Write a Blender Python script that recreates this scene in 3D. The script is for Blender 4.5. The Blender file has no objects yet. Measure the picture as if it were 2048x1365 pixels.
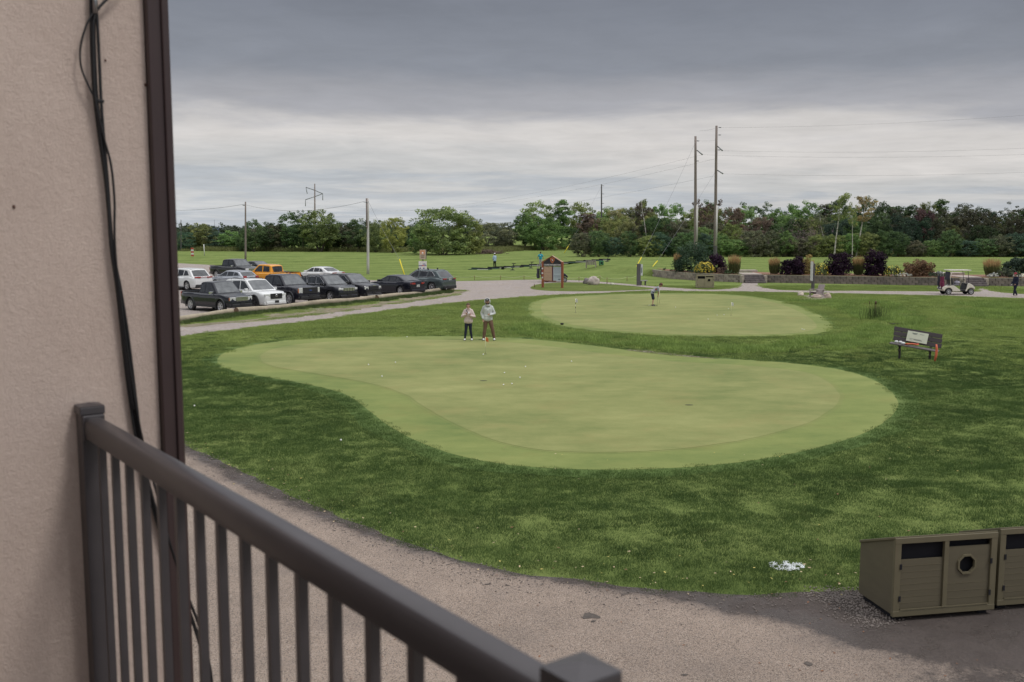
import bpy, bmesh, math, random
import numpy as np
from mathutils import Vector, Matrix, Euler, noise
from mathutils.geometry import delaunay_2d_cdt

R = math.radians
random.seed(7)
rng = np.random.default_rng(7)
scene = bpy.context.scene
COL = scene.collection

# ------------------------------------------------------------------ camera
EYE = 5.0
PITCH = R(6.5)
FPX = 1991.0            # focal length in photo pixels (2048 wide) = 35 mm lens
cam_data = bpy.data.cameras.new('camera')
cam = bpy.data.objects.new('camera', cam_data)
COL.objects.link(cam)
cam.location = (0, 0, EYE)
cam.rotation_euler = (R(90) - PITCH, 0, 0)
cam_data.sensor_width = 36
cam_data.lens = 35.0
cam_data.clip_start = 0.05
cam_data.clip_end = 6000
cam_data.dof.use_dof = True
cam_data.dof.focus_distance = 34
cam_data.dof.aperture_fstop = 5.0
scene.camera = cam

# ------------------------------------------------------------------ light
SUN_EL, SUN_AZ = R(58), R(118)      # azimuth from +Y towards +X
world = bpy.data.worlds.new('World')
scene.world = world
world.use_nodes = True
wn, wl = world.node_tree.nodes, world.node_tree.links
wn.clear()
def wnode(t, **kw):
    n = wn.new(t)
    for k, v in kw.items():
        setattr(n, k, v)
    return n
w_out = wnode('ShaderNodeOutputWorld')
w_bg_sky = wnode('ShaderNodeBackground')
w_bg_cl = wnode('ShaderNodeBackground')
w_mix = wnode('ShaderNodeMixShader')
w_sky = wnode('ShaderNodeTexSky', sky_type='NISHITA', sun_disc=False)
w_sky.sun_elevation = SUN_EL
w_sky.sun_rotation = SUN_AZ
w_bg_sky.inputs['Strength'].default_value = 0.1
wl.new(w_sky.outputs[0], w_bg_sky.inputs['Color'])
w_tc = wnode('ShaderNodeTexCoord')
w_sep = wnode('ShaderNodeSeparateXYZ')
wl.new(w_tc.outputs['Generated'], w_sep.inputs[0])
def wmath(op, a, b=None, c=None):
    n = wnode('ShaderNodeMath', operation=op)
    for i, v in enumerate((a, b, c)):
        if v is None: continue
        if isinstance(v, (int, float)): n.inputs[i].default_value = v
        else: wl.new(v, n.inputs[i])
    return n.outputs[0]
# project the view direction on a cloud deck: long streaks near the horizon
zc_ = wmath('ADD', wmath('MAXIMUM', w_sep.outputs['Z'], 0.0), 0.055)
w_comb = wnode('ShaderNodeCombineXYZ')
wl.new(wmath('DIVIDE', w_sep.outputs['X'], zc_), w_comb.inputs[0])
wl.new(wmath('DIVIDE', w_sep.outputs['Y'], zc_), w_comb.inputs[1])
def wnoise(scale, detail, rough, off, dist=0.0):
    m = wnode('ShaderNodeMapping')
    m.inputs['Location'].default_value = off
    wl.new(w_comb.outputs[0], m.inputs['Vector'])
    n = wnode('ShaderNodeTexNoise')
    n.inputs['Scale'].default_value = scale
    n.inputs['Detail'].default_value = detail
    n.inputs['Roughness'].default_value = rough
    n.inputs['Distortion'].default_value = dist
    wl.new(m.outputs[0], n.inputs['Vector'])
    return n.outputs['Fac']
n_big = wnoise(0.22, 5, 0.55, (3.1, 1.7, 0), 0.3)
n_mid = wnoise(0.75, 7, 0.6, (11.2, 6.3, 0), 0.5)
n_fine = wnoise(2.4, 6, 0.62, (1.2, 16.3, 0), 0.4)
# shift the elevation ramp by the noise so the cloud edge is ragged
sh = wmath('ADD', w_sep.outputs['Z'], wmath('MULTIPLY', wmath('SUBTRACT', n_big, 0.5), 0.11))
sh = wmath('ADD', sh, wmath('MULTIPLY', wmath('SUBTRACT', n_mid, 0.5), 0.05))
sh = wmath('ADD', sh, wmath('MULTIPLY', w_sep.outputs['X'], 0.030))
ramp = wnode('ShaderNodeValToRGB')
wl.new(sh, ramp.inputs[0])
cr = ramp.color_ramp
cr.interpolation = 'EASE'
stops = [(0.000, (.54, .58, .63)), (0.020, (.68, .69, .70)), (0.036, (.53, .56, .60)), (0.050, (.62, .62, .62)),
         (0.085, (.72, .69, .67)), (0.112, (.42, .42, .45)), (0.150, (.27, .285, .325)), (0.215, (.225, .24, .28)),
         (0.300, (.32, .34, .38)), (0.500, (.95, .97, 1.02)), (1.000, (1.55, 1.56, 1.60))]
cr.elements[0].position, cr.elements[0].color = stops[0][0], (*stops[0][1], 1)
cr.elements[1].position, cr.elements[1].color = stops[-1][0], (*stops[-1][1], 1)
for p_, c_ in stops[1:-1]:
    e = cr.elements.new(p_); e.color = (*c_, 1)
w_mul = wnode('ShaderNodeMix', data_type='RGBA', blend_type='MULTIPLY')
w_mul.inputs['Factor'].default_value = 1.0
wl.new(ramp.outputs[0], w_mul.inputs['A'])
mod = wmath('MULTIPLY_ADD', wmath('SUBTRACT', n_mid, 0.5), 0.38, 1.0)
mod = wmath('ADD', mod, wmath('MULTIPLY', wmath('SUBTRACT', n_fine, 0.5), 0.30))
wl.new(mod, w_mul.inputs['B'])
wl.new(w_mul.outputs['Result'], w_bg_cl.inputs['Color'])
w_bg_cl.inputs['Strength'].default_value = 1.0
w_mix.inputs[0].default_value = 0.95
wl.new(w_bg_sky.outputs[0], w_mix.inputs[1])
wl.new(w_bg_cl.outputs[0], w_mix.inputs[2])
wl.new(w_mix.outputs[0], w_out.inputs['Surface'])

sun_data = bpy.data.lights.new('sun', 'SUN')
sun_data.energy = 1.5
sun_data.angle = R(11)
sun_data.color = (1.0, 0.965, 0.92)
sun = bpy.data.objects.new('sun', sun_data)
COL.objects.link(sun)
sd = Vector((math.sin(SUN_AZ) * math.cos(SUN_EL), math.cos(SUN_AZ) * math.cos(SUN_EL), math.sin(SUN_EL)))
sun.rotation_euler = sd.to_track_quat('Z', 'Y').to_euler()
sun.location = sd * 60

scene.view_settings.view_transform = 'Standard'
scene.view_settings.look = 'None'
scene.view_settings.gamma = 1
scene.view_settings.use_curve_mapping = False
scene.view_settings.exposure = -0.1
scene.render.engine = 'CYCLES'
scene.cycles.use_denoising = True
scene.cycles.max_bounces = 5
scene.cycles.diffuse_bounces = 3
scene.cycles.glossy_bounces = 3
scene.cycles.transmission_bounces = 3
scene.cycles.transparent_max_bounces = 6

# ------------------------------------------------------------------ photo pixel -> world
def ray(px, py):
    dx, dy = (px - 1024) / FPX, -(py - 682.5) / FPX
    return Vector((dx, math.cos(PITCH) + dy * math.sin(PITCH), -math.sin(PITCH) + dy * math.cos(PITCH)))
def P(px, py, z=0.0):
    d = ray(px, py); t = (z - EYE) / d.z
    return Vector((d.x * t, d.y * t, z))
def at_y(px, py, y):
    d = ray(px, py); t = y / d.y
    return Vector((d.x * t, y, EYE + d.z * t))

def smooth(t):
    t = np.clip(t, 0, 1)
    return t * t * (3 - 2 * t)
WALL_PX = [(1305, 553), (1345, 558), (1400, 562), (1485, 565.5), (1525, 565.5), (1600, 567), (1700, 568.5), (1880, 572), (2048, 573), (2300, 575)]
WALL = [P(a, b) for a, b in WALL_PX]
XW = np.array([-60, -20, 5] + [p.x for p in WALL] + [90.0])
YW = np.array([135, 130, 118] + [p.y for p in WALL] + [WALL[-1].y])
WX0 = WALL[0].x
WALL_H = 0.70
def yw(x):
    return np.interp(x, XW, YW)
def Hs(x, y):
    x = np.asarray(x, float); y = np.asarray(y, float)
    t = y - yw(x)
    w = 0.12 + np.clip((WX0 - x) * 2.2, 0, 30)
    h = WALL_H * smooth((t - 0.12) / w)
    return h
def H(x, y):
    return float(Hs(x, y))
def G(px, py):
    z = 0.0
    for _ in range(25):
        p = P(px, py, z)
        z = 0.5 * z + 0.5 * H(p.x, p.y)
    p = P(px, py, z); p.z = H(p.x, p.y)
    return p

# ------------------------------------------------------------------ materials
def new_mat(name):
    m = bpy.data.materials.new(name); m.use_nodes = True
    nt = m.node_tree
    b = nt.nodes['Principled BSDF']
    return m, nt, b
def nnode(nt, t, **kw):
    n = nt.nodes.new(t)
    for k, v in kw.items(): setattr(n, k, v)
    return n
def setin(n, **kw):
    for k, v in kw.items(): n.inputs[k.replace('_', ' ')].default_value = v
def ntex(nt, scale, detail=4, rough=0.55, vec=None, kind='noise', stretch=None):
    if vec is None:
        g = nnode(nt, 'ShaderNodeTexCoord'); vec = g.outputs['Object']
    if stretch:
        mp = nnode(nt, 'ShaderNodeMapping'); mp.inputs['Scale'].default_value = stretch
        nt.links.new(vec, mp.inputs['Vector']); vec = mp.outputs[0]
    if kind == 'noise':
        n = nnode(nt, 'ShaderNodeTexNoise'); setin(n, Scale=scale, Detail=detail, Roughness=rough)
    else:
        n = nnode(nt, 'ShaderNodeTexVoronoi'); setin(n, Scale=scale)
    nt.links.new(vec, n.inputs['Vector'])
    return n.outputs['Fac'] if kind == 'noise' else n.outputs['Distance']
def rampf(nt, fac, stops):
    r = nnode(nt, 'ShaderNodeValToRGB')
    nt.links.new(fac, r.inputs[0])
    e = r.color_ramp.elements
    e[0].position = stops[0][0]; e[0].color = (*stops[0][1], 1)
    e[1].position = stops[-1][0]; e[1].color = (*stops[-1][1], 1)
    for p, c in stops[1:-1]:
        k = e.new(p); k.color = (*c, 1)
    return r.outputs[0]
def mixc(nt, fac, a, b, blend='MIX'):
    n = nnode(nt, 'ShaderNodeMix', data_type='RGBA', blend_type=blend)
    for s, v in (('Factor', fac), ('A', a), ('B', b)):
        inp = n.inputs[s] if s == 'Factor' else [i for i in n.inputs if i.name == s and i.type == 'RGBA'][0]
        if isinstance(v, (int, float)): inp.default_value = v
        elif isinstance(v, tuple): inp.default_value = (*v, 1)
        else: nt.links.new(v, inp)
    return [o for o in n.outputs if o.type == 'RGBA'][0]
def mth(nt, op, a, b=None, clamp=False):
    n = nnode(nt, 'ShaderNodeMath', operation=op); n.use_clamp = clamp
    for i, v in enumerate((a, b)):
        if v is None: continue
        if isinstance(v, (int, float)): n.inputs[i].default_value = v
        else: nt.links.new(v, n.inputs[i])
    return n.outputs[0]
def bump(nt, b, h, strength, dist):
    n = nnode(nt, 'ShaderNodeBump'); setin(n, Strength=strength, Distance=dist)
    nt.links.new(h, n.inputs['Height']); nt.links.new(n.outputs[0], b.inputs['Normal'])
_mc = {}
def M(name, col=(.5, .5, .5), rough=.6, metal=0.0, var=.15, scale=6.0, bmp=0.0, bdist=.01, bscale=40.0, coat=0.0, spec=.5, stretch=None):
    """generic procedural material: base colour with noise wear and optional relief"""
    if name in _mc: return _mc[name]
    m, nt, b = new_mat(name)
    f = ntex(nt, scale, 5, .6, stretch=stretch)
    lo = tuple(c * (1 - var) for c in col); hi = tuple(min(1, c * (1 + var)) for c in col)
    nt.links.new(rampf(nt, f, [(.3, lo), (.7, hi)]), b.inputs['Base Color'])
    setin(b, Roughness=rough, Metallic=metal)
    b.inputs['Specular IOR Level'].default_value = spec
    b.inputs['Coat Weight'].default_value = coat
    b.inputs['Coat Roughness'].default_value = .06
    if bmp: bump(nt, b, ntex(nt, bscale, 4, .6, stretch=stretch), bmp, bdist)
    _mc[name] = m
    return m

# ------------------------------------------------------------------ mesh helpers
class MB:
    def __init__(s): s.v = []; s.f = []; s.sm = []
    def add(s, vs, fs, smooth=False):
        o = len(s.v); s.v += [tuple(v) for v in vs]
        s.f += [tuple(i + o for i in f) for f in fs]; s.sm += [smooth] * len(fs)
        return s
    def box(s, c, size, rot=None, taper=1.0):
        hx, hy, hz = (k / 2 for k in size)
        vs = [Vector((x * (taper if z > 0 else 1), y * (taper if z > 0 else 1), z)) for z in (-hz, hz) for x, y in ((-hx, -hy), (hx, -hy), (hx, hy), (-hx, hy))]
        if rot is not None:
            m = Euler(rot).to_matrix() if not isinstance(rot, Matrix) else rot
            vs = [m @ v for v in vs]
        vs = [v + Vector(c) for v in vs]
        return s.add(vs, [(3, 2, 1, 0), (4, 5, 6, 7), (0, 1, 5, 4), (1, 2, 6, 5), (2, 3, 7, 6), (3, 0, 4, 7)])
    def tube(s, pts, rad, n=8, caps=True, smooth=True):
        pts = [Vector(p) for p in pts]
        rads = rad if isinstance(rad, (list, tuple)) else [rad] * len(pts)
        vs = []; up0 = None
        for i, p in enumerate(pts):
            d = (pts[min(i + 1, len(pts) - 1)] - pts[max(i - 1, 0)]).normalized()
            if up0 is None:
                a = Vector((0, 0, 1)) if abs(d.z) < .9 else Vector((1, 0, 0))
                up0 = (a - d * a.dot(d)).normalized()
            else:
                up0 = (up0 - d * up0.dot(d)).normalized()
            b = d.cross(up0)
            for k in range(n):
                t = 2 * math.pi * k / n
                vs.append(p + (up0 * math.cos(t) + b * math.sin(t)) * rads[i])
        fs = [(i * n + k, i * n + (k + 1) % n, (i + 1) * n + (k + 1) % n, (i + 1) * n + k) for i in range(len(pts) - 1) for k in range(n)]
        s.add(vs, fs, smooth)
        if caps:
            o = len(s.v) - len(vs)
            s.f += [tuple(o + k for k in range(n))[::-1], tuple(o + (len(pts) - 1) * n + k for k in range(n))]; s.sm += [False, False]
        return s
    def ball(s, c, r, nu=12, nv=8, fn=None):
        if not isinstance(r, (tuple, list)): r = (r, r, r)
        vs = []
        for j in range(nv + 1):
            ph = math.pi * j / nv
            for i in range(nu):
                t = 2 * math.pi * i / nu
                d = Vector((math.sin(ph) * math.cos(t), math.sin(ph) * math.sin(t), math.cos(ph)))
                k = fn(d) if fn else 1
                vs.append((c[0] + d.x * r[0] * k, c[1] + d.y * r[1] * k, c[2] + d.z * r[2] * k))
        fs = [(j * nu + i, j * nu + (i + 1) % nu, (j + 1) * nu + (i + 1) % nu, (j + 1) * nu + i)[::-1] for j in range(nv) for i in range(nu)]
        return s.add(vs, fs, True)
    def prism(s, poly, axis, a, b, smooth=False):
        """poly: 2-D points; axis 'y' -> (x,z), 'x' -> (y,z), 'z' -> (x,y); extruded from a to b"""
        def q(p, t):
            return {'y': (p[0], t, p[1]), 'x': (t, p[0], p[1]), 'z': (p[0], p[1], t)}[axis]
        n = len(poly)
        vs = [q(p, a) for p in poly] + [q(p, b) for p in poly]
        fs = [tuple(range(n)), tuple(range(n, 2 * n))[::-1]] + [(i, i + n, (i + 1) % n + n, (i + 1) % n) for i in range(n)]
        return s.add(vs, fs, smooth)
    def lathe(s, prof, c=(0, 0, 0), axis='y', n=20, smooth=True):
        """prof: (offset along axis, radius)"""
        vs = []
        for a, r in prof:
            for k in range(n):
                t = 2 * math.pi * k / n
                u, w = r * math.cos(t), r * math.sin(t)
                vs.append({'y': (c[0] + u, c[1] + a, c[2] + w), 'z': (c[0] + u, c[1] + w, c[2] + a), 'x': (c[0] + a, c[1] + u, c[2] + w)}[axis])
        fs = [(i * n + k, i * n + (k + 1) % n, (i + 1) * n + (k + 1) % n, (i + 1) * n + k) for i in range(len(prof) - 1) for k in range(n)]
        return s.add(vs, fs, smooth)
    def mesh(s, name, fixn=True):
        me = bpy.data.meshes.new(name)
        me.from_pydata(s.v, [], s.f)
        me.polygons.foreach_set('use_smooth', s.sm)
        me.update()
        if fixn:
            bm = bmesh.new(); bm.from_mesh(me)
            bmesh.ops.recalc_face_normals(bm, faces=bm.faces)
            bm.to_mesh(me); bm.free()
        return me
    def build(s, name, mat, parent=None, loc=None, rot=None, bevel=0, fixn=True, seg=2):
        me = s.mesh(name, fixn)
        me.materials.append(mat)
        o = bpy.data.objects.new(name, me); COL.objects.link(o)
        if parent: o.parent = parent
        if loc is not None: o.location = loc
        if rot is not None: o.rotation_euler = rot
        if bevel:
            b = o.modifiers.new('bevel', 'BEVEL'); b.width = bevel; b.segments = seg; b.limit_method = 'ANGLE'; b.angle_limit = R(35)
        return o
def tag(o, label=None, cat=None, group=None, kind=None):
    if label: o['label'] = label
    if cat: o['category'] = cat
    if group: o['group'] = group
    if kind: o['kind'] = kind
    return o
def thing(name, label, cat, loc=(0, 0, 0), rotz=0, group=None):
    o = bpy.data.objects.new(name, None); COL.objects.link(o)
    o.empty_display_size = .2
    o.location = loc; o.rotation_euler = (0, 0, rotz)
    return tag(o, label, cat, group)
def inst(name, me, parent=None, loc=(0, 0, 0), rot=(0, 0, 0), scale=(1, 1, 1)):
    o = bpy.data.objects.new(name, me); COL.objects.link(o)
    if parent: o.parent = parent
    o.location = loc; o.rotation_euler = rot; o.scale = scale
    return o
KIDS = {}
def dup(root, loc, rotz, label=None, group=None, scale=None):
    kids = {}
    for o in COL.objects:
        if o.parent: kids.setdefault(o.parent.name, []).append(o)
    def cp(o, par):
        c = o.copy(); COL.objects.link(c)
        if par: c.parent = par
        for k in kids.get(o.name, []): cp(k, c)
        return c
    r = cp(root, None)
    r.location = loc; r.rotation_euler = (0, 0, rotz)
    if scale: r.scale = scale
    if label: r['label'] = label
    if group: r['group'] = group
    return r
def struct(o): o['kind'] = 'structure'; return o

# ------------------------------------------------------------------ ground sheets
def resample(pts, step, closed=True, sub=6):
    """Catmull-Rom through the points, then even spacing"""
    pts = [Vector((p[0], p[1], 0)) for p in pts]; n = len(pts); out = []
    for i in range(n if closed else n - 1):
        p0, p1, p2, p3 = (pts[(i + k) % n] if closed else pts[min(max(i + k, 0), n - 1)] for k in (-1, 0, 1, 2))
        L = (p2 - p1).length; m = max(2, int(L / step))
        for j in range(m):
            t = j / m
            out.append(.5 * ((2 * p1) + (-p0 + p2) * t + (2 * p0 - 5 * p1 + 4 * p2 - p3) * t * t + (-p0 + 3 * p1 - 3 * p2 + p3) * t ** 3))
    if not closed: out.append(pts[-1])
    return [(p.x, p.y) for p in out]
def inside(poly, X, Y):
    poly = np.asarray(poly); x0, y0 = poly[:, 0], poly[:, 1]
    x1, y1 = np.roll(x0, -1), np.roll(y0, -1)
    res = np.zeros(X.shape, bool)
    for a, b, c, d in zip(x0, y0, x1, y1):
        k = ((b > Y) != (d > Y)) & (X < (c - a) * (Y - b) / ((d - b) if d != b else 1e-9) + a)
        res ^= k
    return res
def pdist(poly, X, Y):
    poly = np.asarray(poly); D = np.full(X.shape, 1e9)
    q = np.roll(poly, -1, axis=0)
    for (a, b), (c, d) in zip(poly, q):
        vx, vy = c - a, d - b
        t = np.clip(((X - a) * vx + (Y - b) * vy) / (vx * vx + vy * vy + 1e-12), 0, 1)
        D = np.minimum(D, (X - a - t * vx) ** 2 + (Y - b - t * vy) ** 2)
    return np.sqrt(D)
def inset(poly, d):
    n = len(poly); out = []
    area = sum(poly[i][0] * poly[(i + 1) % n][1] - poly[(i + 1) % n][0] * poly[i][1] for i in range(n))
    s = 1 if area > 0 else -1
    for i in range(n):
        a, b = poly[i - 2], poly[(i + 2) % n]
        tx, ty = b[0] - a[0], b[1] - a[1]; L = math.hypot(tx, ty) or 1
        out.append((poly[i][0] - s * ty / L * d, poly[i][1] + s * tx / L * d))
    return out
def jitter(poly, amp, sc=1.3, seed=0):
    out = []
    for x, y in poly:
        v = noise.noise_vector(Vector((x * sc, y * sc, seed))); w = noise.noise_vector(Vector((x * sc * 4, y * sc * 4, seed + 5)))
        out.append((x + (v.x + .5 * w.x) * amp, y + (v.y + .5 * w.y) * amp))
    return out
def sheet(name, poly, mat, lift, grid=1.5, zf=None):
    pts = [Vector(p) for p in poly]; n = len(pts)
    P_ = np.array(poly); lo, hi = P_.min(0), P_.max(0)
    X, Y = np.meshgrid(np.arange(lo[0] + grid / 2, hi[0], grid), np.arange(lo[1] + grid / 2, hi[1], grid))
    X = X.ravel(); Y = Y.ravel()
    k = inside(poly, X, Y); X, Y = X[k], Y[k]
    k = pdist(poly, X, Y) > grid * .35; X, Y = X[k], Y[k]
    pts += [Vector((a, b)) for a, b in zip(X, Y)]
    vs, es, fs, *_ = delaunay_2d_cdt(pts, [(i, (i + 1) % n) for i in range(n)], [], 1, 1e-5)
    mb = MB()
    vx = np.array([v.x for v in vs]); vy = np.array([v.y for v in vs])
    z = Hs(vx, vy) + lift
    if zf is not None: z = z + zf(vx, vy)
    mb.add(list(zip(vx, vy, z)), [tuple(f) for f in fs], True)
    o = mb.build(name, mat, fixn=False)
    me = o.data
    # make every face point up
    bm = bmesh.new(); bm.from_mesh(me)
    for f in bm.faces:
        f.normal_update()
        if f.normal.z < 0: f.normal_flip()
    bm.to_mesh(me); bm.free()
    return struct(o)
def pxpoly(pp, step=.5, z=None):
    w = [G(a, b) if z is None else P(a, b, z) for a, b in pp]
    return resample([(p.x, p.y) for p in w], step)

# ================================================================== THE GROUND
GREEN1_PX = [(436, 727), (444, 709), (490, 694), (580, 681), (700, 675), (850, 673), (960, 674), (1060, 679), (1170, 690), (1280, 704), (1390, 715), (1500, 721),
             (1600, 729), (1690, 742), (1755, 765), (1793, 797), (1788, 828), (1740, 862), (1660, 890), (1560, 913), (1440, 930), (1300, 939), (1160, 940),
             (1020, 931), (925, 914), (845, 888), (785, 857), (745, 828), (712, 802), (672, 783), (600, 767), (520, 753), (462, 741)]
GREEN2_PX = [(1056, 618), (1072, 602), (1130, 594), (1220, 589), (1320, 587), (1420, 588), (1500, 593), (1570, 605), (1625, 624), (1660, 645), (1663, 660),
             (1620, 670), (1530, 673), (1400, 674), (1290, 670), (1190, 662), (1115, 651), (1070, 637)]
green1 = pxpoly(GREEN1_PX, .45)
green2 = pxpoly(GREEN2_PX, .6)
PATH_PX = [(60, 720), (370, 672), (500, 656), (640, 640), (760, 623), (880, 609), (1000, 598), (1100, 591), (1200, 587), (1300, 582), (1400, 583.5), (1500, 584), (1700, 588), (1880, 592), (2060, 598), (2300, 606),
           (2250, 594), (2060, 589), (1995, 584), (1962, 577), (1945, 584.5), (1880, 583.5), (1700, 582), (1600, 581.5), (1555, 580), (1520, 573), (1513, 565.8), (1488, 565.8), (1478, 573), (1440, 579.5), (1390, 578.5),
           (1310, 573.5), (1250, 568), (1180, 562.5), (1130, 560.5), (1060, 560), (905, 563), (760, 562), (620, 548), (500, 535), (360, 528), (200, 524),
           (200, 640), (360, 645), (470, 627), (620, 612), (748, 599.5), (905, 581), (930, 583), (905, 592), (800, 607), (700, 622), (560, 639), (370, 653.5), (250, 664)]
path_poly = jitter(pxpoly(PATH_PX, .5, 0), .10, 1.1, 3)
ISLE_PX = [(1061, 577), (1072, 570), (1100, 566.5), (1150, 565.2), (1200, 567.5), (1260, 572), (1300, 576), (1306, 578), (1290, 580), (1200, 583), (1120, 583), (1080, 581)]
isle = jitter(pxpoly(ISLE_PX, .5, 0), .08, 1.0, 8)
EDGE_PX = [(150, 785), (300, 850), (375, 893), (450, 926), (560, 981), (700, 1041), (850, 1098), (1000, 1138), (1100, 1153), (1200, 1166), (1320, 1181), (1400, 1187), (1500, 1189), (1600, 1187), (1680, 1185), (1800, 1180), (2048, 1168), (2400, 1155)]
edge = [P(a, b) for a, b in EDGE_PX]
edge_line = resample([(p.x, p.y) for p in edge], .25, closed=False)
edge_line = jitter(edge_line, .09, 1.6, 2)
apron = edge_line + [(26, edge_line[-1][1]), (26, -12), (-30, -12), (-30, edge_line[0][1] + 3)]
WET_PX = [(2400, 1400), (2200, 1330), (2048, 1318), (1900, 1322), (1800, 1308), (1700, 1290), (1640, 1262), (1580, 1243), (1500, 1228), (1400, 1208), (1330, 1192), (1250, 1180), (1180, 1166), (1090, 1152), (1000, 1132), (930, 1118), (850, 1103), (750, 1072), (650, 1033), (560, 1000), (470, 958), (390, 912), (300, 868), (150, 798)]
wl_ = [P(a, b) for a, b in WET_PX]
wet_line = jitter(resample([(p.x, p.y) for p in wl_], .25, closed=False), .10, 1.4, 6)
wet = edge_line + wet_line
EDGE_LINE = np.array(edge_line)

SHEETS = [green1, green2, path_poly, apron]

# --- the ground as one heightfield to the horizon
ys = list(np.concatenate([np.arange(-15, 8, 3.), np.arange(8, 74, .8), np.arange(74, 93.5, 1.5), [94, 94.6, 94.95, 95.0, 95.10, 95.16, 95.20, 95.25, 95.4, 96, 97, 98.5], np.arange(100, 150, 2.5), np.arange(150, 260, 8),
                          [275, 300, 340, 400, 500, 700, 1000, 1600, 3000, 5200]]))
xs = list(np.concatenate([[-3500, -1500, -700, -400, -250, -180, -140, -110, -95, -85, -75], np.arange(-68, -24, 3.), np.arange(-24, 26, .8), np.arange(26, 56, 1.3), [60, 66, 75, 85, 100, 120, 150, 190, 250, 400, 700, 1500, 3500]]))
YG, XG = np.meshgrid(np.array(ys), np.array(xs), indexing='ij')
shift = np.interp(YG, [70, 92, 99, 150], [0, 1, 1, 0]) * (yw(XG) - 95.0)
YG = YG + shift
ZG = Hs(XG, YG)
XF, YF = XG.ravel(), YG.ravel()
near = (YF > 10) & (YF < 82) & (np.abs(XF) < 60)
D = np.full(XF.shape, 0.0)
dd = np.full(near.sum(), 1e9); ins = np.zeros(near.sum(), bool)
for s_ in SHEETS:
    dd = np.minimum(dd, pdist(s_[::2], XF[near], YF[near])); ins |= inside(s_[::2], XF[near], YF[near])
dd[ins] = 0
amp = np.clip((dd - .8) / 2.5, 0, 1)
lump = np.array([noise.fractal(Vector((x * .23, y * .30, 4.2)), 1, 2, 4) for x, y in zip(XF[near], YF[near])])
Zf = ZG.ravel().copy()
LUMP_AMP = .20
Zf[near] += amp * lump * LUMP_AMP * smooth((82 - YF[near]) / 6)
# ground stays below the sheets
ny, nx = YG.shape
gv = list(zip(XF, YF, Zf))
gf = [(j * nx + i, j * nx + i + 1, (j + 1) * nx + i + 1, (j + 1) * nx + i) for j in range(ny - 1) for i in range(nx - 1)]

def turf_mat(name, dark, mid, light, fine=9.0, strength=.8, dist=.06, stripe=0, rough=.9, blotch=.28, dry=(.17, .15, .06), dryamt=.5):
    m, nt, b = new_mat(name)
    f1 = ntex(nt, blotch, 5, .6); f2 = ntex(nt, fine, 6, .7); f3 = ntex(nt, 1.7, 5, .6)
    s = mth(nt, 'ADD', mth(nt, 'MULTIPLY', f1, .42), mth(nt, 'ADD', mth(nt, 'MULTIPLY', f2, .28), mth(nt, 'MULTIPLY', f3, .30)))
    c = rampf(nt, s, [(.38, dark), (.5, mid), (.62, light)])
    fd = ntex(nt, .55, 6, .7, stretch=(1, .8, 1.7))
    dm = mth(nt, 'MULTIPLY', mth(nt, 'MULTIPLY', mth(nt, 'SUBTRACT', fd, .56, clamp=True), 5, clamp=True), dryamt)
    c = mixc(nt, dm, c, dry)
    if stripe:
        w = nnode(nt, 'ShaderNodeTexWave'); setin(w, Scale=stripe, Distortion=1.5, Detail=2.0)
        tc = nnode(nt, 'ShaderNodeTexCoord'); mp = nnode(nt, 'ShaderNodeMapping'); mp.inputs['Rotation'].default_value = (0, 0, R(90 - 8))
        nt.links.new(tc.outputs['Object'], mp.inputs[0]); nt.links.new(mp.outputs[0], w.inputs['Vector'])
        c = mixc(nt, mth(nt, 'MULTIPLY', w.outputs['Fac'], .22), c, tuple(k * 1.45 for k in light))
    nt.links.new(c, b.inputs['Base Color'])
    setin(b, Roughness=rough); b.inputs['Specular IOR Level'].default_value = .04
    bump(nt, b, mth(nt, 'ADD', f2, mth(nt, 'MULTIPLY', ntex(nt, fine * 4, 4, .7), .5)), strength, dist)
    return m
m_ground = turf_mat('turf', (.095, .138, .038), (.150, .200, .058), (.205, .250, .080), stripe=.05, dist=.08, dryamt=.35)
mb = MB(); mb.add(gv, gf, True)
ground = mb.build('ground', m_ground, fixn=False); struct(ground)
from mathutils.bvhtree import BVHTree
GB = BVHTree.FromPolygons([Vector(v) for v in gv], gf)
def ground_z(x, y):
    r = GB.ray_cast(Vector((x, y, 30)), Vector((0, 0, -1)))
    return r[0].z if r[0] is not None else H(x, y)
def Hg(x, y):
    """height of the lumpy lawn at a point (for things standing on it)"""
    return ground_z(x, y)
def GG(px, py):
    p = G(px, py); p.z = Hg(p.x, p.y); return p

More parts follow.
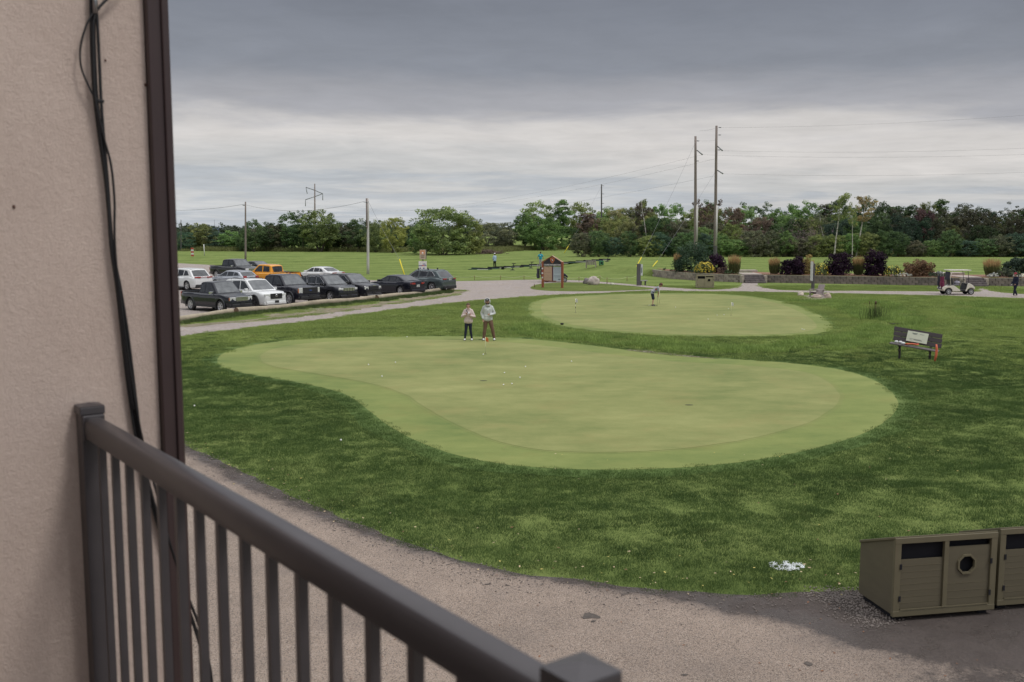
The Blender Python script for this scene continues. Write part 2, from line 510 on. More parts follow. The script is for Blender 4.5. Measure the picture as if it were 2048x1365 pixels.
# --- greens
def green_mat(name, dark, mid, light, ring=None):
    m, nt, b = new_mat(name)
    f1 = ntex(nt, .22, 6, .62); f2 = ntex(nt, 1.4, 7, .7, stretch=(.55, 1, 1)); f3 = ntex(nt, 24, 3, .6)
    s = mth(nt, 'ADD', mth(nt, 'MULTIPLY', f1, .5), mth(nt, 'ADD', mth(nt, 'MULTIPLY', f2, .4), mth(nt, 'MULTIPLY', f3, .10)))
    c = rampf(nt, s, [(.36, dark), (.5, mid), (.64, light)])
    f4 = ntex(nt, .5, 5, .65)
    c = mixc(nt, mth(nt, 'MULTIPLY', mth(nt, 'SUBTRACT', f4, .52, clamp=True), 2.2, clamp=True), c, (mid[0] * 1.20, mid[1] * .95, mid[2] * 1.03))
    w = nnode(nt, 'ShaderNodeTexWave'); setin(w, Scale=.16, Distortion=2.2, Detail=3.0)
    tc = nnode(nt, 'ShaderNodeTexCoord'); mp = nnode(nt, 'ShaderNodeMapping'); mp.inputs['Rotation'].default_value = (0, 0, R(70))
    nt.links.new(tc.outputs['Object'], mp.inputs[0]); nt.links.new(mp.outputs[0], w.inputs['Vector'])
    c = mixc(nt, mth(nt, 'MULTIPLY', w.outputs['Fac'], .16), c, dark)
    nt.links.new(c, b.inputs['Base Color'])
    setin(b, Roughness=.85); b.inputs['Specular IOR Level'].default_value = .2
    bump(nt, b, f3, .25, .01)
    return m
m_green = green_mat('putting_turf', (.140, .172, .054), (.212, .226, .080), (.275, .280, .108))
m_collar = green_mat('collar_turf', (.115, .160, .044), (.178, .212, .062), (.235, .262, .084))
m_fringe = green_mat('first_cut_turf', (.060, .105, .024), (.090, .140, .034), (.125, .175, .045))
dome1 = lambda x, y: .14 * smooth(pdist(green1[::3], x, y) / 5)
sheet('green_fringe', jitter(inset(green1, -.6), .2, .5, 1), m_fringe, .004, 1.2)
sheet('green_collar', jitter(green1, .03, 1.5, 1), m_collar, .008, .9)
m_line = green_mat('mower_line_turf', (.120, .165, .046), (.180, .206, .064), (.235, .255, .086))
sheet('mower_line', jitter(inset(green1, 1.48), .05, .8, 2), m_line, .010, 1.2)
sheet('putting_green', jitter(inset(green1, 1.60), .05, .8, 2), m_green, .014, .9)
sheet('green_fringe', jitter(inset(green2, -.6), .2, .5, 4), m_fringe, .004, 1.4)
sheet('green_collar', jitter(green2, .03, 1.5, 4), m_collar, .008, 1.2)
sheet('putting_green', inset(green2, .8), m_green, .012, 1.2)

# --- gravel / asphalt
def gravel_mat(name, base, var=.2, speck=(.45, .40, .35), dark=(.04, .035, .035), sc=38, rough=.92, patch=.5, pc=None, spec=.3, wetness=False):
    m, nt, b = new_mat(name)
    f1 = ntex(nt, .35, 6, .65); f2 = ntex(nt, 3.2, 5, .7)
    s = mth(nt, 'ADD', mth(nt, 'MULTIPLY', f1, .55), mth(nt, 'MULTIPLY', f2, .45))
    lo = tuple(k * (1 - var) for k in base); hi = tuple(k * (1 + var) for k in base)
    c = rampf(nt, s, [(.36, lo), (.5, base), (.64, hi)])
    v = nnode(nt, 'ShaderNodeTexVoronoi'); setin(v, Scale=sc)
    tc = nnode(nt, 'ShaderNodeTexCoord'); nt.links.new(tc.outputs['Object'], v.inputs['Vector'])
    sp = nnode(nt, 'ShaderNodeSeparateColor'); nt.links.new(v.outputs['Color'], sp.inputs[0])
    c = mixc(nt, mth(nt, 'MULTIPLY', mth(nt, 'GREATER_THAN', sp.outputs[0], .80), .50), c, speck)
    c = mixc(nt, mth(nt, 'MULTIPLY', mth(nt, 'LESS_THAN', sp.outputs[1], .24), .60), c, dark)
    if pc:
        c = mixc(nt, mth(nt, 'MULTIPLY', mth(nt, 'MULTIPLY', mth(nt, 'SUBTRACT', ntex(nt, .8, 6, .7), .5, clamp=True), 5, clamp=True), patch), c, pc)
    nt.links.new(c, b.inputs['Base Color'])
    b.inputs['Specular IOR Level'].default_value = spec
    if wetness:
        f = ntex(nt, 1.5, 5, .65, stretch=(.6, .6, 1))
        rr = nnode(nt, 'ShaderNodeMapRange'); setin(rr, From_Min=.47, From_Max=.56, To_Min=.62, To_Max=.07)
        nt.links.new(f, rr.inputs['Value']); nt.links.new(rr.outputs[0], b.inputs['Roughness'])
        h = mth(nt, 'MULTIPLY', v.outputs['Distance'], rr.outputs[0])
        bump(nt, b, h, .8, .02)
    else:
        setin(b, Roughness=rough)
        bump(nt, b, mth(nt, 'ADD', v.outputs['Distance'], ntex(nt, sc * 2.4, 3, .6)), .8, .012)
    return m
m_apron = gravel_mat('worn_asphalt', (.325, .255, .205), .20, speck=(.52, .44, .38), sc=95, pc=(.16, .133, .118), patch=.55)
m_path = gravel_mat('pale_path', (.33, .285, .26), .10, sc=30, speck=(.5, .45, .42), pc=(.30, .235, .165), patch=.55)
m_lot = M('lot', (1, 1, 1)) if False else None
for sx, sy, sr in ((1178, 1233, .16), (1188, 1244, .05), (1250, 1190, .07), (1370, 1352, .06), (975, 1170, .06), (1015, 1172, .05), (820, 1190, .06), (1620, 1330, .10)):
    c_ = P(sx, sy); sp_ = jitter([(c_.x + math.cos(a_) * sr * .6, c_.y + math.sin(a_) * sr * .4) for a_ in np.linspace(0, 6.28, 18)[:-1]], sr * .6, 6, sx)
    sheet('asphalt_stain', sp_, M('oil_stain', (.07, .055, .045), .7, var=.4, scale=20), .009, .5)
m_wet = gravel_mat('damp_asphalt', (.055, .046, .046), .35, speck=(.20, .17, .15), dark=(.02, .018, .02), sc=40, wetness=True, spec=.5, pc=(.10, .080, .072), patch=.5)
struct_apron = sheet('asphalt_apron', apron, m_apron, .004, .34)
# how damp each spot of the asphalt is: 1 along the lawn edge, fading over some decimetres at the far side
me = struct_apron.data; co = np.empty(len(me.vertices) * 3); me.vertices.foreach_get('co', co); co = co.reshape(-1, 3)
wx, wy = co[:, 0], co[:, 1]; wi = inside(wet, wx, wy) | (pdist(edge_line[::2], wx, wy) < .16); wd = pdist(wet_line, wx, wy)
damp = np.clip(.68 + np.where(wi, wd, -wd) / .55, 0, 1)
damp = np.maximum(damp, np.clip(1.1 - np.hypot((wx - 6.9) / 3.6, (wy - 10.6) / 2.2), 0, 1))
damp = np.maximum(damp, .55 * np.clip(1.2 - pdist(edge_line[::3], wx, wy) / 1.2, 0, 1) * wi)
at_ = me.attributes.new('damp', 'FLOAT', 'POINT'); at_.data.foreach_set('value', damp.astype(np.float32))
nt = m_apron.node_tree; b = nt.nodes['Principled BSDF']
old = b.inputs['Base Color'].links[0].from_socket
at_ = nnode(nt, 'ShaderNodeAttribute'); at_.attribute_name = 'damp'
nz = mth(nt, 'ADD', mth(nt, 'MULTIPLY', ntex(nt, 2.2, 7, .75), 1.2), mth(nt, 'MULTIPLY', ntex(nt, 14, 4, .7), .5))
k1 = mth(nt, 'MULTIPLY', mth(nt, 'SUBTRACT', mth(nt, 'ADD', at_.outputs['Fac'], mth(nt, 'MULTIPLY', mth(nt, 'SUBTRACT', nz, .85), .9)), .27), 2.6, clamp=True)
k0 = mth(nt, 'MULTIPLY', at_.outputs['Fac'], .78)
kk = mth(nt, 'MAXIMUM', k1, k0)
dampc = mixc(nt, .86, old, mixc(nt, ntex(nt, 3.0, 6, .7), (.016, .013, .014), (.085, .070, .066)))
nt.links.new(mixc(nt, kk, old, dampc), b.inputs['Base Color'])
rr_ = nnode(nt, 'ShaderNodeMapRange'); setin(rr_, From_Min=.45, From_Max=.58, To_Min=0.0, To_Max=.70)
nt.links.new(ntex(nt, 1.3, 5, .6, stretch=(.7, .7, 1)), rr_.inputs['Value'])
nt.links.new(mth(nt, 'SUBTRACT', .92, mth(nt, 'MULTIPLY', rr_.outputs[0], kk)), b.inputs['Roughness'])
sheet('gravel_path', path_poly, m_path, .004, 2.0)
sheet('path_island', isle, turf_mat('island_turf', (.075, .105, .030), (.125, .158, .044), (.175, .205, .062)), .009, 1.0)
# gravelly patch beside the bins, strip of dirt beside the logs
GP = [(1610, 1186), (1660, 1181), (1722, 1178), (1790, 1176), (1800, 1215), (1775, 1250), (1740, 1258), (1700, 1240), (1660, 1212)]
PADP = [(1585, 594), (1600, 588), (1625, 586), (1655, 588), (1662, 594), (1640, 599), (1600, 599)]
sheet('gravel_pad', jitter(pxpoly(PADP, .3, 0), .05, 2, 4), m_path, .008, .6)
DIRT = [(372, 655), (470, 646), (600, 632), (700, 621), (800, 606), (880, 594), (930, 585), (905, 583), (860, 590), (800, 597), (760, 604), (720, 611), (660, 616), (600, 626), (540, 630), (480, 640), (372, 650)]
dirt_poly = jitter(pxpoly(DIRT, .4, 0), .22, 1.2, 9)
sheet('dirt_strip', dirt_poly, gravel_mat('dry_dirt', (.21, .175, .105), .25, sc=20, pc=(.10, .125, .045), patch=1.0), .010, 1.2)
MUD = [(1762, 634), (1775, 631), (1815, 632), (1832, 637), (1822, 645), (1790, 650), (1768, 646)]
sheet('mud_patch', jitter(pxpoly(MUD, .3, 0), .15, 1.5, 9), M('mud', (.045, .033, .027), .55, var=.4, bmp=.6, bdist=.04, bscale=4), .05, .6)
WORN = [(1250, 701), (1300, 707), (1350, 712), (1400, 716), (1440, 719), (1390, 713), (1330, 706), (1280, 701)]
sheet('worn_strip', jitter(pxpoly(WORN, .3, 0), .05, 2, 9), gravel_mat('worn_turf', (.16, .14, .075), .25, sc=14, pc=(.10, .13, .05), patch=.7), .014, .5)

# --- mulch bed behind the retaining wall
def bedpoly(x0, x1, back):
    xs_ = np.arange(x0, x1, .8)
    f = [(x, float(yw(x)) + .31) for x in xs_]
    b = [(x, float(yw(x)) + back + .5 * math.sin(x * .9)) for x in xs_[::-1]]
    return f + b
m_mulch = gravel_mat('bark_mulch', (.24, .13, .085), .3, speck=(.36, .22, .15), dark=(.05, .03, .02), sc=16, pc=(.12, .075, .05), patch=.6)
XS0, XS1 = P(1485, 565.5).x, P(1525, 565.5).x
sheet('planting_bed', bedpoly(WX0 + .8, XS0 - .15, 5.5), m_mulch, .02, 1.0)
sheet('planting_bed', bedpoly(XS1 + .15, 55, 5.5), m_mulch, .02, 1.0)

# ================================================================== GRASS (stuff)
def blade_patch(name, r, n, h, w, lean=.5):
    a = rng.uniform(0, 2 * np.pi, n); d = r * np.sqrt(rng.uniform(0, 1, n))
    x, y = d * np.cos(a), d * np.sin(a)
    hh = h * rng.uniform(.5, 1.2, n); t = rng.uniform(0, 2 * np.pi, n)
    # clumps
    hh *= .7 + .6 * np.array([noise.noise(Vector((p * 9, q * 9, n * .1))) * .5 + .5 for p, q in zip(x, y)])
    lx, ly = rng.normal(0, lean, n) * hh, rng.normal(0, lean, n) * hh
    wx, wy = np.cos(t) * w / 2, np.sin(t) * w / 2
    v = np.empty((n * 3, 3))
    v[0::3] = np.c_[x - wx, y - wy, np.full(n, -.01)]; v[1::3] = np.c_[x + wx, y + wy, np.full(n, -.01)]
    v[2::3] = np.c_[x + lx, y + ly, hh]
    me = bpy.data.meshes.new(name)
    me.vertices.add(n * 3); me.vertices.foreach_set('co', v.ravel())
    me.loops.add(n * 3); me.loops.foreach_set('vertex_index', np.arange(n * 3))
    me.polygons.add(n); me.polygons.foreach_set('loop_start', np.arange(0, n * 3, 3)); me.polygons.foreach_set('loop_total', np.full(n, 3))
    me.update(calc_edges=True)
    return me
def leafy_mat(name, dark, light, blotch=.28, trans=.3, rnd=.3, tint=None):
    """blade / leaf material: colour from world-space noise and a per-copy random value"""
    m, nt, b = new_mat(name)
    g = nnode(nt, 'ShaderNodeNewGeometry'); oi = nnode(nt, 'ShaderNodeObjectInfo')
    f1 = ntex(nt, blotch, 5, .6, vec=g.outputs['Position']); f2 = ntex(nt, 5, 5, .7, vec=g.outputs['Position'])
    s = mth(nt, 'ADD', mth(nt, 'MULTIPLY', f1, .55), mth(nt, 'MULTIPLY', f2, .45))
    s = mth(nt, 'ADD', s, mth(nt, 'MULTIPLY', mth(nt, 'SUBTRACT', oi.outputs['Random'], .5), rnd * .35))
    c = rampf(nt, s, [(.28, dark), (.72, light)])
    if tint:
        fd = ntex(nt, .55, 6, .7, vec=g.outputs['Position'])
        c = mixc(nt, mth(nt, 'MULTIPLY', mth(nt, 'MULTIPLY', mth(nt, 'SUBTRACT', fd, .55, clamp=True), 5, clamp=True), .5), c, tint)
    nt.links.new(c, b.inputs['Base Color']); setin(b, Roughness=.6)
    b.inputs['Specular IOR Level'].default_value = .25
    tr = nnode(nt, 'ShaderNodeBsdfTranslucent'); nt.links.new(c, tr.inputs[0])
    mx = nnode(nt, 'ShaderNodeMixShader'); mx.inputs[0].default_value = trans
    nt.links.new(b.outputs[0], mx.inputs[1]); nt.links.new(tr.outputs[0], mx.inputs[2])
    nt.links.new(mx.outputs[0], nt.nodes['Material Output'].inputs['Surface'])
    return m
m_blade = leafy_mat('dimmed_lawn_blades', (.032, .066, .017), (.108, .172, .045), blotch=.26, tint=(.105, .115, .038))  # darker than the far blades: vignette falloff put into the colour
m_blade2 = leafy_mat('rough_blades', (.130, .190, .052), (.370, .450, .130), blotch=.3, tint=(.33, .30, .12))
def scatter(name, label, protos, mat, pts, scales, cat='grass'):
    col = bpy.data.collections.new(name + '_clumps')
    for i, me in enumerate(protos):
        me.materials.append(mat)
        o = bpy.data.objects.new(name + '_clump', me); col.objects.link(o)
    me = bpy.data.meshes.new(name)
    me.vertices.add(len(pts)); me.vertices.foreach_set('co', np.asarray(pts, dtype=np.float32).ravel())
    a = me.attributes.new('sc', 'FLOAT', 'POINT'); a.data.foreach_set('value', np.asarray(scales, dtype=np.float32))
    ob = bpy.data.objects.new(name, me); COL.objects.link(ob)
    ng = bpy.data.node_groups.new(name, 'GeometryNodeTree')
    ng.interface.new_socket('Geometry', in_out='INPUT', socket_type='NodeSocketGeometry')
    ng.interface.new_socket('Geometry', in_out='OUTPUT', socket_type='NodeSocketGeometry')
    N, L = ng.nodes, ng.links
    gi, go = N.new('NodeGroupInput'), N.new('NodeGroupOutput')
    ip = N.new('GeometryNodeInstanceOnPoints'); ci = N.new('GeometryNodeCollectionInfo'); ci.inputs[0].default_value = col
    ci.inputs['Separate Children'].default_value = True; ci.inputs['Reset Children'].default_value = True
    m2p = N.new('GeometryNodeMeshToPoints')
    rv = N.new('FunctionNodeRandomValue'); rv.data_type = 'FLOAT_VECTOR'
    rv.inputs[0].default_value = (0, 0, 0); rv.inputs[1].default_value = (0, 0, 6.283)
    at = N.new('GeometryNodeInputNamedAttribute'); at.data_type = 'FLOAT'; at.inputs[0].default_value = 'sc'
    L.new(gi.outputs[0], m2p.inputs[0]); L.new(m2p.outputs[0], ip.inputs['Points']); L.new(ci.outputs[0], ip.inputs['Instance'])
    ip.inputs['Pick Instance'].default_value = True
    L.new(rv.outputs[0], ip.inputs['Rotation']); L.new(at.outputs[0], ip.inputs['Scale']); L.new(ip.outputs[0], go.inputs[0])
    mod = ob.modifiers.new('scatter', 'NODES'); mod.node_group = ng
    return tag(ob, label, cat, kind='stuff')
def scatter_pts(x0, x1, y0, y1, step, keep, jit=.5):
    X, Y = np.meshgrid(np.arange(x0, x1, step), np.arange(y0, y1, step))
    X = X.ravel() + rng.uniform(-jit, jit, X.size) * step; Y = Y.ravel() + rng.uniform(-jit, jit, Y.size) * step
    k = np.abs(X) < Y * .56 + 2.5; X, Y = X[k], Y[k]
    k = keep(X, Y); X, Y = X[k], Y[k]
    return X, Y
def lumpy(X, Y):
    dd = np.full(X.shape, 1e9)
    return np.array([ground_z(x, y) for x, y in zip(X, Y)]), dd
fr1, fr2 = jitter(inset(green1, -.08)[::2], .10, 2.0, 7), jitter(inset(green2, -.05)[::2], .12, 2.0, 7)
def on_lawn(X, Y):
    k = np.ones(X.shape, bool)
    for s_ in (fr1, fr2, path_poly[::2], apron, dirt_poly): k &= ~inside(s_, X, Y)
    return k
X, Y = scatter_pts(-24, 30, 12, 54, .24, on_lawn)
k = rng.random(X.size) < 1 - smooth((Y - 32) / 21); X, Y = X[k], Y[k]
Z, dl = lumpy(X, Y)
scatter('lawn_grass', 'short mown grass of the lawn round the near putting green', [blade_patch('lawn_clump', .25, 300, .042, .0075, .6) for _ in range(6)], m_blade,
        np.c_[X, Y, Z - .004], .75 + .5 * rng.random(X.size))
X, Y = scatter_pts(-26, 42, 31, 86, .40, on_lawn)
k = rng.random(X.size) < smooth((Y - 31) / 18); X, Y = X[k], Y[k]
Z, dl = lumpy(X, Y)
scatter('far_lawn_grass', 'paler mown grass between the far green and the parking lot', [blade_patch('far_lawn_clump', .42, 230, .062, .017) for _ in range(6)], m_blade2,
        np.c_[X, Y, Z - .004], .75 + .5 * rng.random(X.size))
# longer tufts in the hollow between the greens and towards the armchair
ROUGH = [[(1000, 664), (1060, 650), (1120, 660), (1200, 672), (1300, 680), (1400, 683), (1500, 682), (1620, 680), (1700, 668), (1720, 640), (1650, 612), (1580, 602), (1700, 604), (1780, 610), (1850, 640),
          (1840, 670), (1740, 695), (1600, 712), (1500, 712), (1380, 706), (1240, 692), (1120, 679)],
         [(1900, 615), (1960, 604), (2080, 610), (2100, 630), (2000, 640), (1920, 630)]]
rp = [pxpoly(r_, .8, 0) for r_ in ROUGH]
def in_rough(X, Y):
    k = np.zeros(X.shape, bool)
    for r_ in rp: k |= inside(r_, X, Y)
    k &= on_lawn(X, Y)
    nz = np.array([noise.noise(Vector((x * .55, y * .45, 2))) for x, y in zip(X, Y)])
    return k & (nz > -.12)
X, Y = scatter_pts(-8, 44, 40, 76, .40, in_rough)
Z, dl = lumpy(X, Y)
m_tuft = leafy_mat('tuft_blades', (.070, .135, .032), (.38, .50, .135), blotch=.9)
scatter('rough_grass', 'longer tufted rough grass between the two putting greens', [blade_patch('rough_tuft', .34, 150, .17, .022, .45) for _ in range(6)], m_tuft,
        np.c_[X, Y, Z - .01], .6 + .8 * rng.random(X.size))
# unmown weeds along the logs, at the foot of the wood and on the island edge
def strip_pts(pp, n, spread, z=None):
    w = [(G(a, b)) for a, b in pp]; out = []
    L = [0]
    for a, b in zip(w, w[1:]): L.append(L[-1] + (b - a).length)
    for _ in range(n):
        s = random.random() * L[-1]
        i = max(k for k in range(len(w) - 1) if L[k] <= s)
        p = w[i].lerp(w[i + 1], (s - L[i]) / max(1e-6, L[i + 1] - L[i]))
        p = p + Vector((random.gauss(0, spread), random.gauss(0, spread), 0)); p.z = H(p.x, p.y)
        out.append(p)
    return out
pts = strip_pts([(365, 648), (470, 632), (600, 618), (750, 603), (900, 584)], 520, .28) + strip_pts([(400, 640), (470, 632), (500, 628)], 90, .35)
m_weed = leafy_mat('weed_leaves', (.035, .065, .02), (.12, .16, .05), blotch=1.2)
scatter('verge_weeds', 'ragged green weeds along the parking lot logs', [blade_patch('weed_tuft', .26, 90, .16, .03, .7) for _ in range(4)], m_weed,
        np.array([tuple(p) for p in pts]), .5 + .8 * rng.random(len(pts)), cat='weeds')
pts = strip_pts([(1290, 504), (1500, 511), (1700, 512), (2100, 512)], 600, 2.2) + strip_pts([(820, 502), (960, 505), (1050, 499), (1150, 499), (1290, 504)], 420, 1.6) + strip_pts([(360, 502), (820, 504)], 120, 1.2)
m_tall = leafy_mat('tall_grass_blades', (.11, .13, .045), (.27, .28, .11), blotch=.15)
scatter('tall_meadow_grass', 'tall unmown grass along the foot of the trees', [blade_patch('tall_tuft', 1.1, 260, .75, .07, .35) for _ in range(4)], m_tall,
        np.array([tuple(p) for p in pts]), .5 + .7 * rng.random(len(pts)))

# ================================================================== THE BUILDING AND ITS BALCONY
RP1, RP2 = Vector((-1.27, 2.95, 0)), Vector((.083, 1.150, 0))
U = (RP2 - RP1).normalized()                    # along the railing, towards the camera side
O = Vector((-U.y, U.x, 0))
if O.x < 0: O = -O                              # outward over the lawn
YAWR = math.atan2(U.y, U.x)                     # local x = along the rail; local y = outward
ZR = 4.47
SLAB = ZR - 1.09
# local frame of the building: origin at post 1, x along U, y outward (O)
m_stucco, nt, b = new_mat('stucco')
f1 = ntex(nt, 1.1, 5, .6); f2 = ntex(nt, 60, 6, .75); f3 = ntex(nt, 170, 4, .7)
c = rampf(nt, mth(nt, 'ADD', mth(nt, 'MULTIPLY', f1, .6), mth(nt, 'MULTIPLY', f2, .4)), [(.36, (.52, .415, .360)), (.64, (.66, .545, .480))])
nt.links.new(c, b.inputs['Base Color']); setin(b, Roughness=.95); b.inputs['Specular IOR Level'].default_value = .15
bump(nt, b, mth(nt, 'ADD', f2, mth(nt, 'MULTIPLY', f3, .6)), .75, .006)
m_rail = M('rail_paint', (.055, .049, .053), .38, var=.10, scale=9, bmp=.05, bscale=300, bdist=.001, spec=.5)
m_trim = M('brown_trim', (.042, .024, .024), .45, var=.12, scale=4)
m_deck = M('deck_boards', (.12, .10, .09), .8, var=.2, scale=5)
m_cable = M('cable_rubber', (.010, .010, .012), .45, var=.1)

bld = thing('clubhouse', 'pinkish stucco clubhouse wall with brown corner trim at the left edge of the frame', 'building', RP1, YAWR)
CORNER = .219
mb = MB(); mb.box((-1.54, -2.5 + CORNER / 2, 3.2), (3.0, 5 + CORNER, 6.4)); w1 = mb.build('wall', m_stucco, bld)
mb = MB(); mb.box((1.6, -1.9 - .15, 3.2), (3.28, .3, 6.4)); mb.build('wall', m_stucco, bld, loc=(0, 0, 0))
mb = MB(); mb.box((4.25, -1.9 - .15, 3.2), (2.0, .3, 6.4)); mb.build('wall', m_stucco, bld)
mb = MB(); mb.box((1.9, -1.62, 6.47), (8.5, .9, .14)); mb.build('soffit', m_trim, bld)
mb = MB(); mb.box((1.9, -1.62, 6.66), (8.7, 1.1, .22)); mb.build('eave', m_trim, bld)
# downspout-like corner trim: box section with a fold line
mb = MB()
mb.box((-.045, CORNER + .035, 3.2), (.07, .066, 6.4))
mb.box((-.006, CORNER + .052, 3.2), (.012, .020, 6.38))
mb.build('corner_trim', m_trim, bld, bevel=.004)
mb = MB(); mb.box((2.4, -.925, SLAB - .09), (4.78, 1.94, .18)); mb.build('balcony_slab', m_trim, bld)
mb = MB()
for i in range(13):
    mb.box((2.4, -1.82 + i * .15, SLAB + .012), (4.76, .142, .024))
mb.build('deck_board', m_deck, bld)['kind'] = 'stuff'
# wall marks: a rusty fixing and small chips
def wall_pt(px, py, off=.0):
    """point on the stucco face (local x = -.04 + off)"""
    d = ray(px, py); o = Vector((0, 0, EYE))
    n = U; p0 = RP1 + U * (-.04 + off)
    t = (p0 - Vector((0, 0, 0))).dot(n) / d.dot(n)
    w = d * t
    return Vector((w.x, w.y, EYE + w.z))
for px, py, r_ in [(28, 414, .0045), (291, 170, .004), (211, 121, .003), (304, 425, .003), (187, 808, .005)]:
    w = wall_pt(px, py, .001)
    l = w - RP1; lx = l.dot(U); ly = l.dot(O)
    mb = MB(); mb.ball((lx, ly, w.z), (.004, r_, r_ * 1.2), 8, 5, fn=lambda d: 1 + .3 * noise.noise(d * 5)); mb.build('fixing', M('rust', (.10, .045, .03), .8), bld)

# railing -----------------------------------------------------------
rail = thing('balcony_railing', 'dark brown metal balcony railing with square balusters in the foreground', 'railing', (RP1.x, RP1.y, 0), YAWR)
def post(x, y, parent):
    mb = MB(); mb.box((x, y, (SLAB + .02 + ZR - .02) / 2), (.064, .064, ZR - .04 - SLAB)); mb.build('post', m_rail, parent, bevel=.004)
    mb = MB(); mb.box((x, y, ZR - .012), (.072, .072, .024))
    s = .036
    mb.add([(x - s, y - s, ZR + .001), (x + s, y - s, ZR + .001), (x + s, y + s, ZR + .001), (x - s, y + s, ZR + .001), (x, y, ZR + .009)], [(0, 1, 4), (1, 2, 4), (2, 3, 4), (3, 0, 4)])
    mb.build('post_cap', m_rail, parent, bevel=.003)
SPAN = (RP2 - RP1).length
RZ = ZR - .030                                     # top of the handrail
sec = [(-.026, -.062), (.026, -.062), (.028, -.030), (.027, -.012), (.021, -.003), (.011, 0), (-.011, 0), (-.021, -.003), (-.027, -.012), (-.028, -.030)]
def handrail(a, b, y, parent, axis='x'):
    mb = MB(); mb.prism([(y + p, RZ + q) for p, q in sec], 'x', a, b)
    o = mb.build('handrail', m_rail, parent, bevel=.002, seg=1)
    o.data.polygons.foreach_set('use_smooth', [True] * len(o.data.polygons))
    mb = MB(); mb.box(((a + b) / 2, y, SLAB + .09), (b - a, .036, .04)); mb.build('bottom_rail', m_rail, parent, bevel=.003)
post(0, 0, rail); post(SPAN, 0, rail); post(SPAN + 1.9, 0, rail)
handrail(.034, SPAN - .034, 0, rail)
handrail(SPAN + .034, SPAN + 1.86, 0, rail)
for x in (.040, SPAN - .040):
    mb = MB(); mb.box((x, 0, RZ - .031), (.010, .064, .074)); mb.build('rail_bracket', m_rail, rail, bevel=.004)
bz0, bz1 = SLAB + .09, RZ - .055
me = MB().box((0, 0, (bz0 + bz1) / 2), (.0195, .0195, bz1 - bz0)).mesh('baluster'); me.materials.append(m_rail)
s = .120
while s < SPAN - .04:
    inst('baluster', me, rail, (s, 0, 0)); s += .1345
s = SPAN + .13
while s < SPAN + 1.85:
    inst('baluster', me, rail, (s, 0, 0)); s += .1345

# cables down the wall ---------------------------------------------
def cable(pts, rad, off=.02, sag=None):
    w = []
    for i, (a, b_) in enumerate(pts):
        w.append(wall_pt(a, b_, off))
    out = []
    n = len(w)
    for i in range(n - 1):
        p0, p1, p2, p3 = w[max(i - 1, 0)], w[i], w[i + 1], w[min(i + 2, n - 1)]
        for j in range(8):
            t = j / 8
            out.append(.5 * ((2 * p1) + (-p0 + p2) * t + (2 * p0 - 5 * p1 + 4 * p2 - p3) * t * t + (-p0 + 3 * p1 - 3 * p2 + p3) * t ** 3))
    out.append(w[-1])
    return MB().tube(out, rad, 8)
cab = thing('cable_bundle', 'bundle of black cables hanging loosely down the stucco wall', 'cables', wall_pt(190, 0, .02))
def addc(name, pts, rad, off):
    mb = cable(pts, rad, off)
    o = cab.location
    mb.v = [(v[0] - o.x, v[1] - o.y, v[2] - o.z) for v in mb.v]
    mb.build(name, m_cable, cab)
main = [(186, -25), (188, 60), (190, 130), (194, 200), (203, 280), (213, 360), (219, 430), (224, 500), (236, 580), (246, 660), (256, 740), (268, 820), (276, 868), (290, 940), (308, 1010), (330, 1085), (352, 1150), (378, 1220), (398, 1280), (414, 1345), (420, 1400)]
addc('cable', main, .0052, .014)
addc('cable', [(a + 5 + 4 * math.sin(b_ / 90), b_) for a, b_ in main], .0048, .024)
addc('cable', [(a - 4 - 2 * math.sin(b_ / 130 + 1), b_) for a, b_ in main], .0042, .018)
addc('cable', [(235, -30), (215, -5), (195, 18), (178, 40), (165, 75), (160, 110), (164, 140), (176, 170), (190, 200), (196, 235)] + [(a - 1, b_) for a, b_ in main[4:12]], .0030, .026)
addc('cable', [(250, -35), (222, -8), (200, 14), (190, 32), (186, 60), (187, 130), (191, 200), (209, 280), (222, 330), (229, 400), (229, 460), (232, 520), (240, 590), (249, 660), (262, 750), (277, 840), (283, 870), (300, 940), (320, 1010), (338, 1080), (360, 1150)], .0036, .030)
mb = MB(); w = wall_pt(201, 203, .02) - cab.location; mb.box(w, (.020, .018, .008), rot=(0, .1, .4)); mb.build('cable_tie', m_cable, cab, bevel=.001)
mb = MB(); w = wall_pt(190, 3, .03) - cab.location; mb.tube([w + Vector((0, 0, .03)), w - Vector((0, 0, .035))], .007, 8); mb.build('connector', M('steel', (.30, .30, .31), .3, 1.0), cab)

# ================================================================== VEHICLES
def paint(name, col, metal=.0, rough=.17, coat=.4):
    if max(col) < .06: col = tuple(c * .62 for c in col)
    return M(name, col, rough, metal, .05, 2.0, coat=coat, spec=.35)
m_glass, nt, b = new_mat('car_glass'); setin(b, Roughness=.06); b.inputs['Specular IOR Level'].default_value = .9
nt.links.new(rampf(nt, ntex(nt, 2.5, 3, .6), [(.35, (.012, .014, .017)), (.7, (.05, .055, .06))]), b.inputs['Base Color'])
m_wind, nt, b = new_mat('windscreen_glass'); setin(b, Roughness=.08); b.inputs['Specular IOR Level'].default_value = 1.0
nt.links.new(rampf(nt, ntex(nt, 2.2, 3, .6), [(.35, (.045, .052, .058)), (.7, (.12, .13, .135))]), b.inputs['Base Color'])
m_tyre = M('tyre_rubber', (.018, .018, .019), .8, var=.2)
m_rim = M('alloy', (.52, .52, .54), .3, .7, .1)
m_rimd = M('dark_alloy', (.05, .05, .055), .35, .6, .1)
m_plast = M('black_plastic', (.020, .020, .022), .6, var=.15)
m_well = M('wheel_well', (.008, .008, .008), .95, var=.1)
m_chrome = M('chrome', (.62, .62, .64), .15, .9, .05)
m_head = M('headlamp', (.62, .63, .62), .12, .1, .15, 12, coat=1)
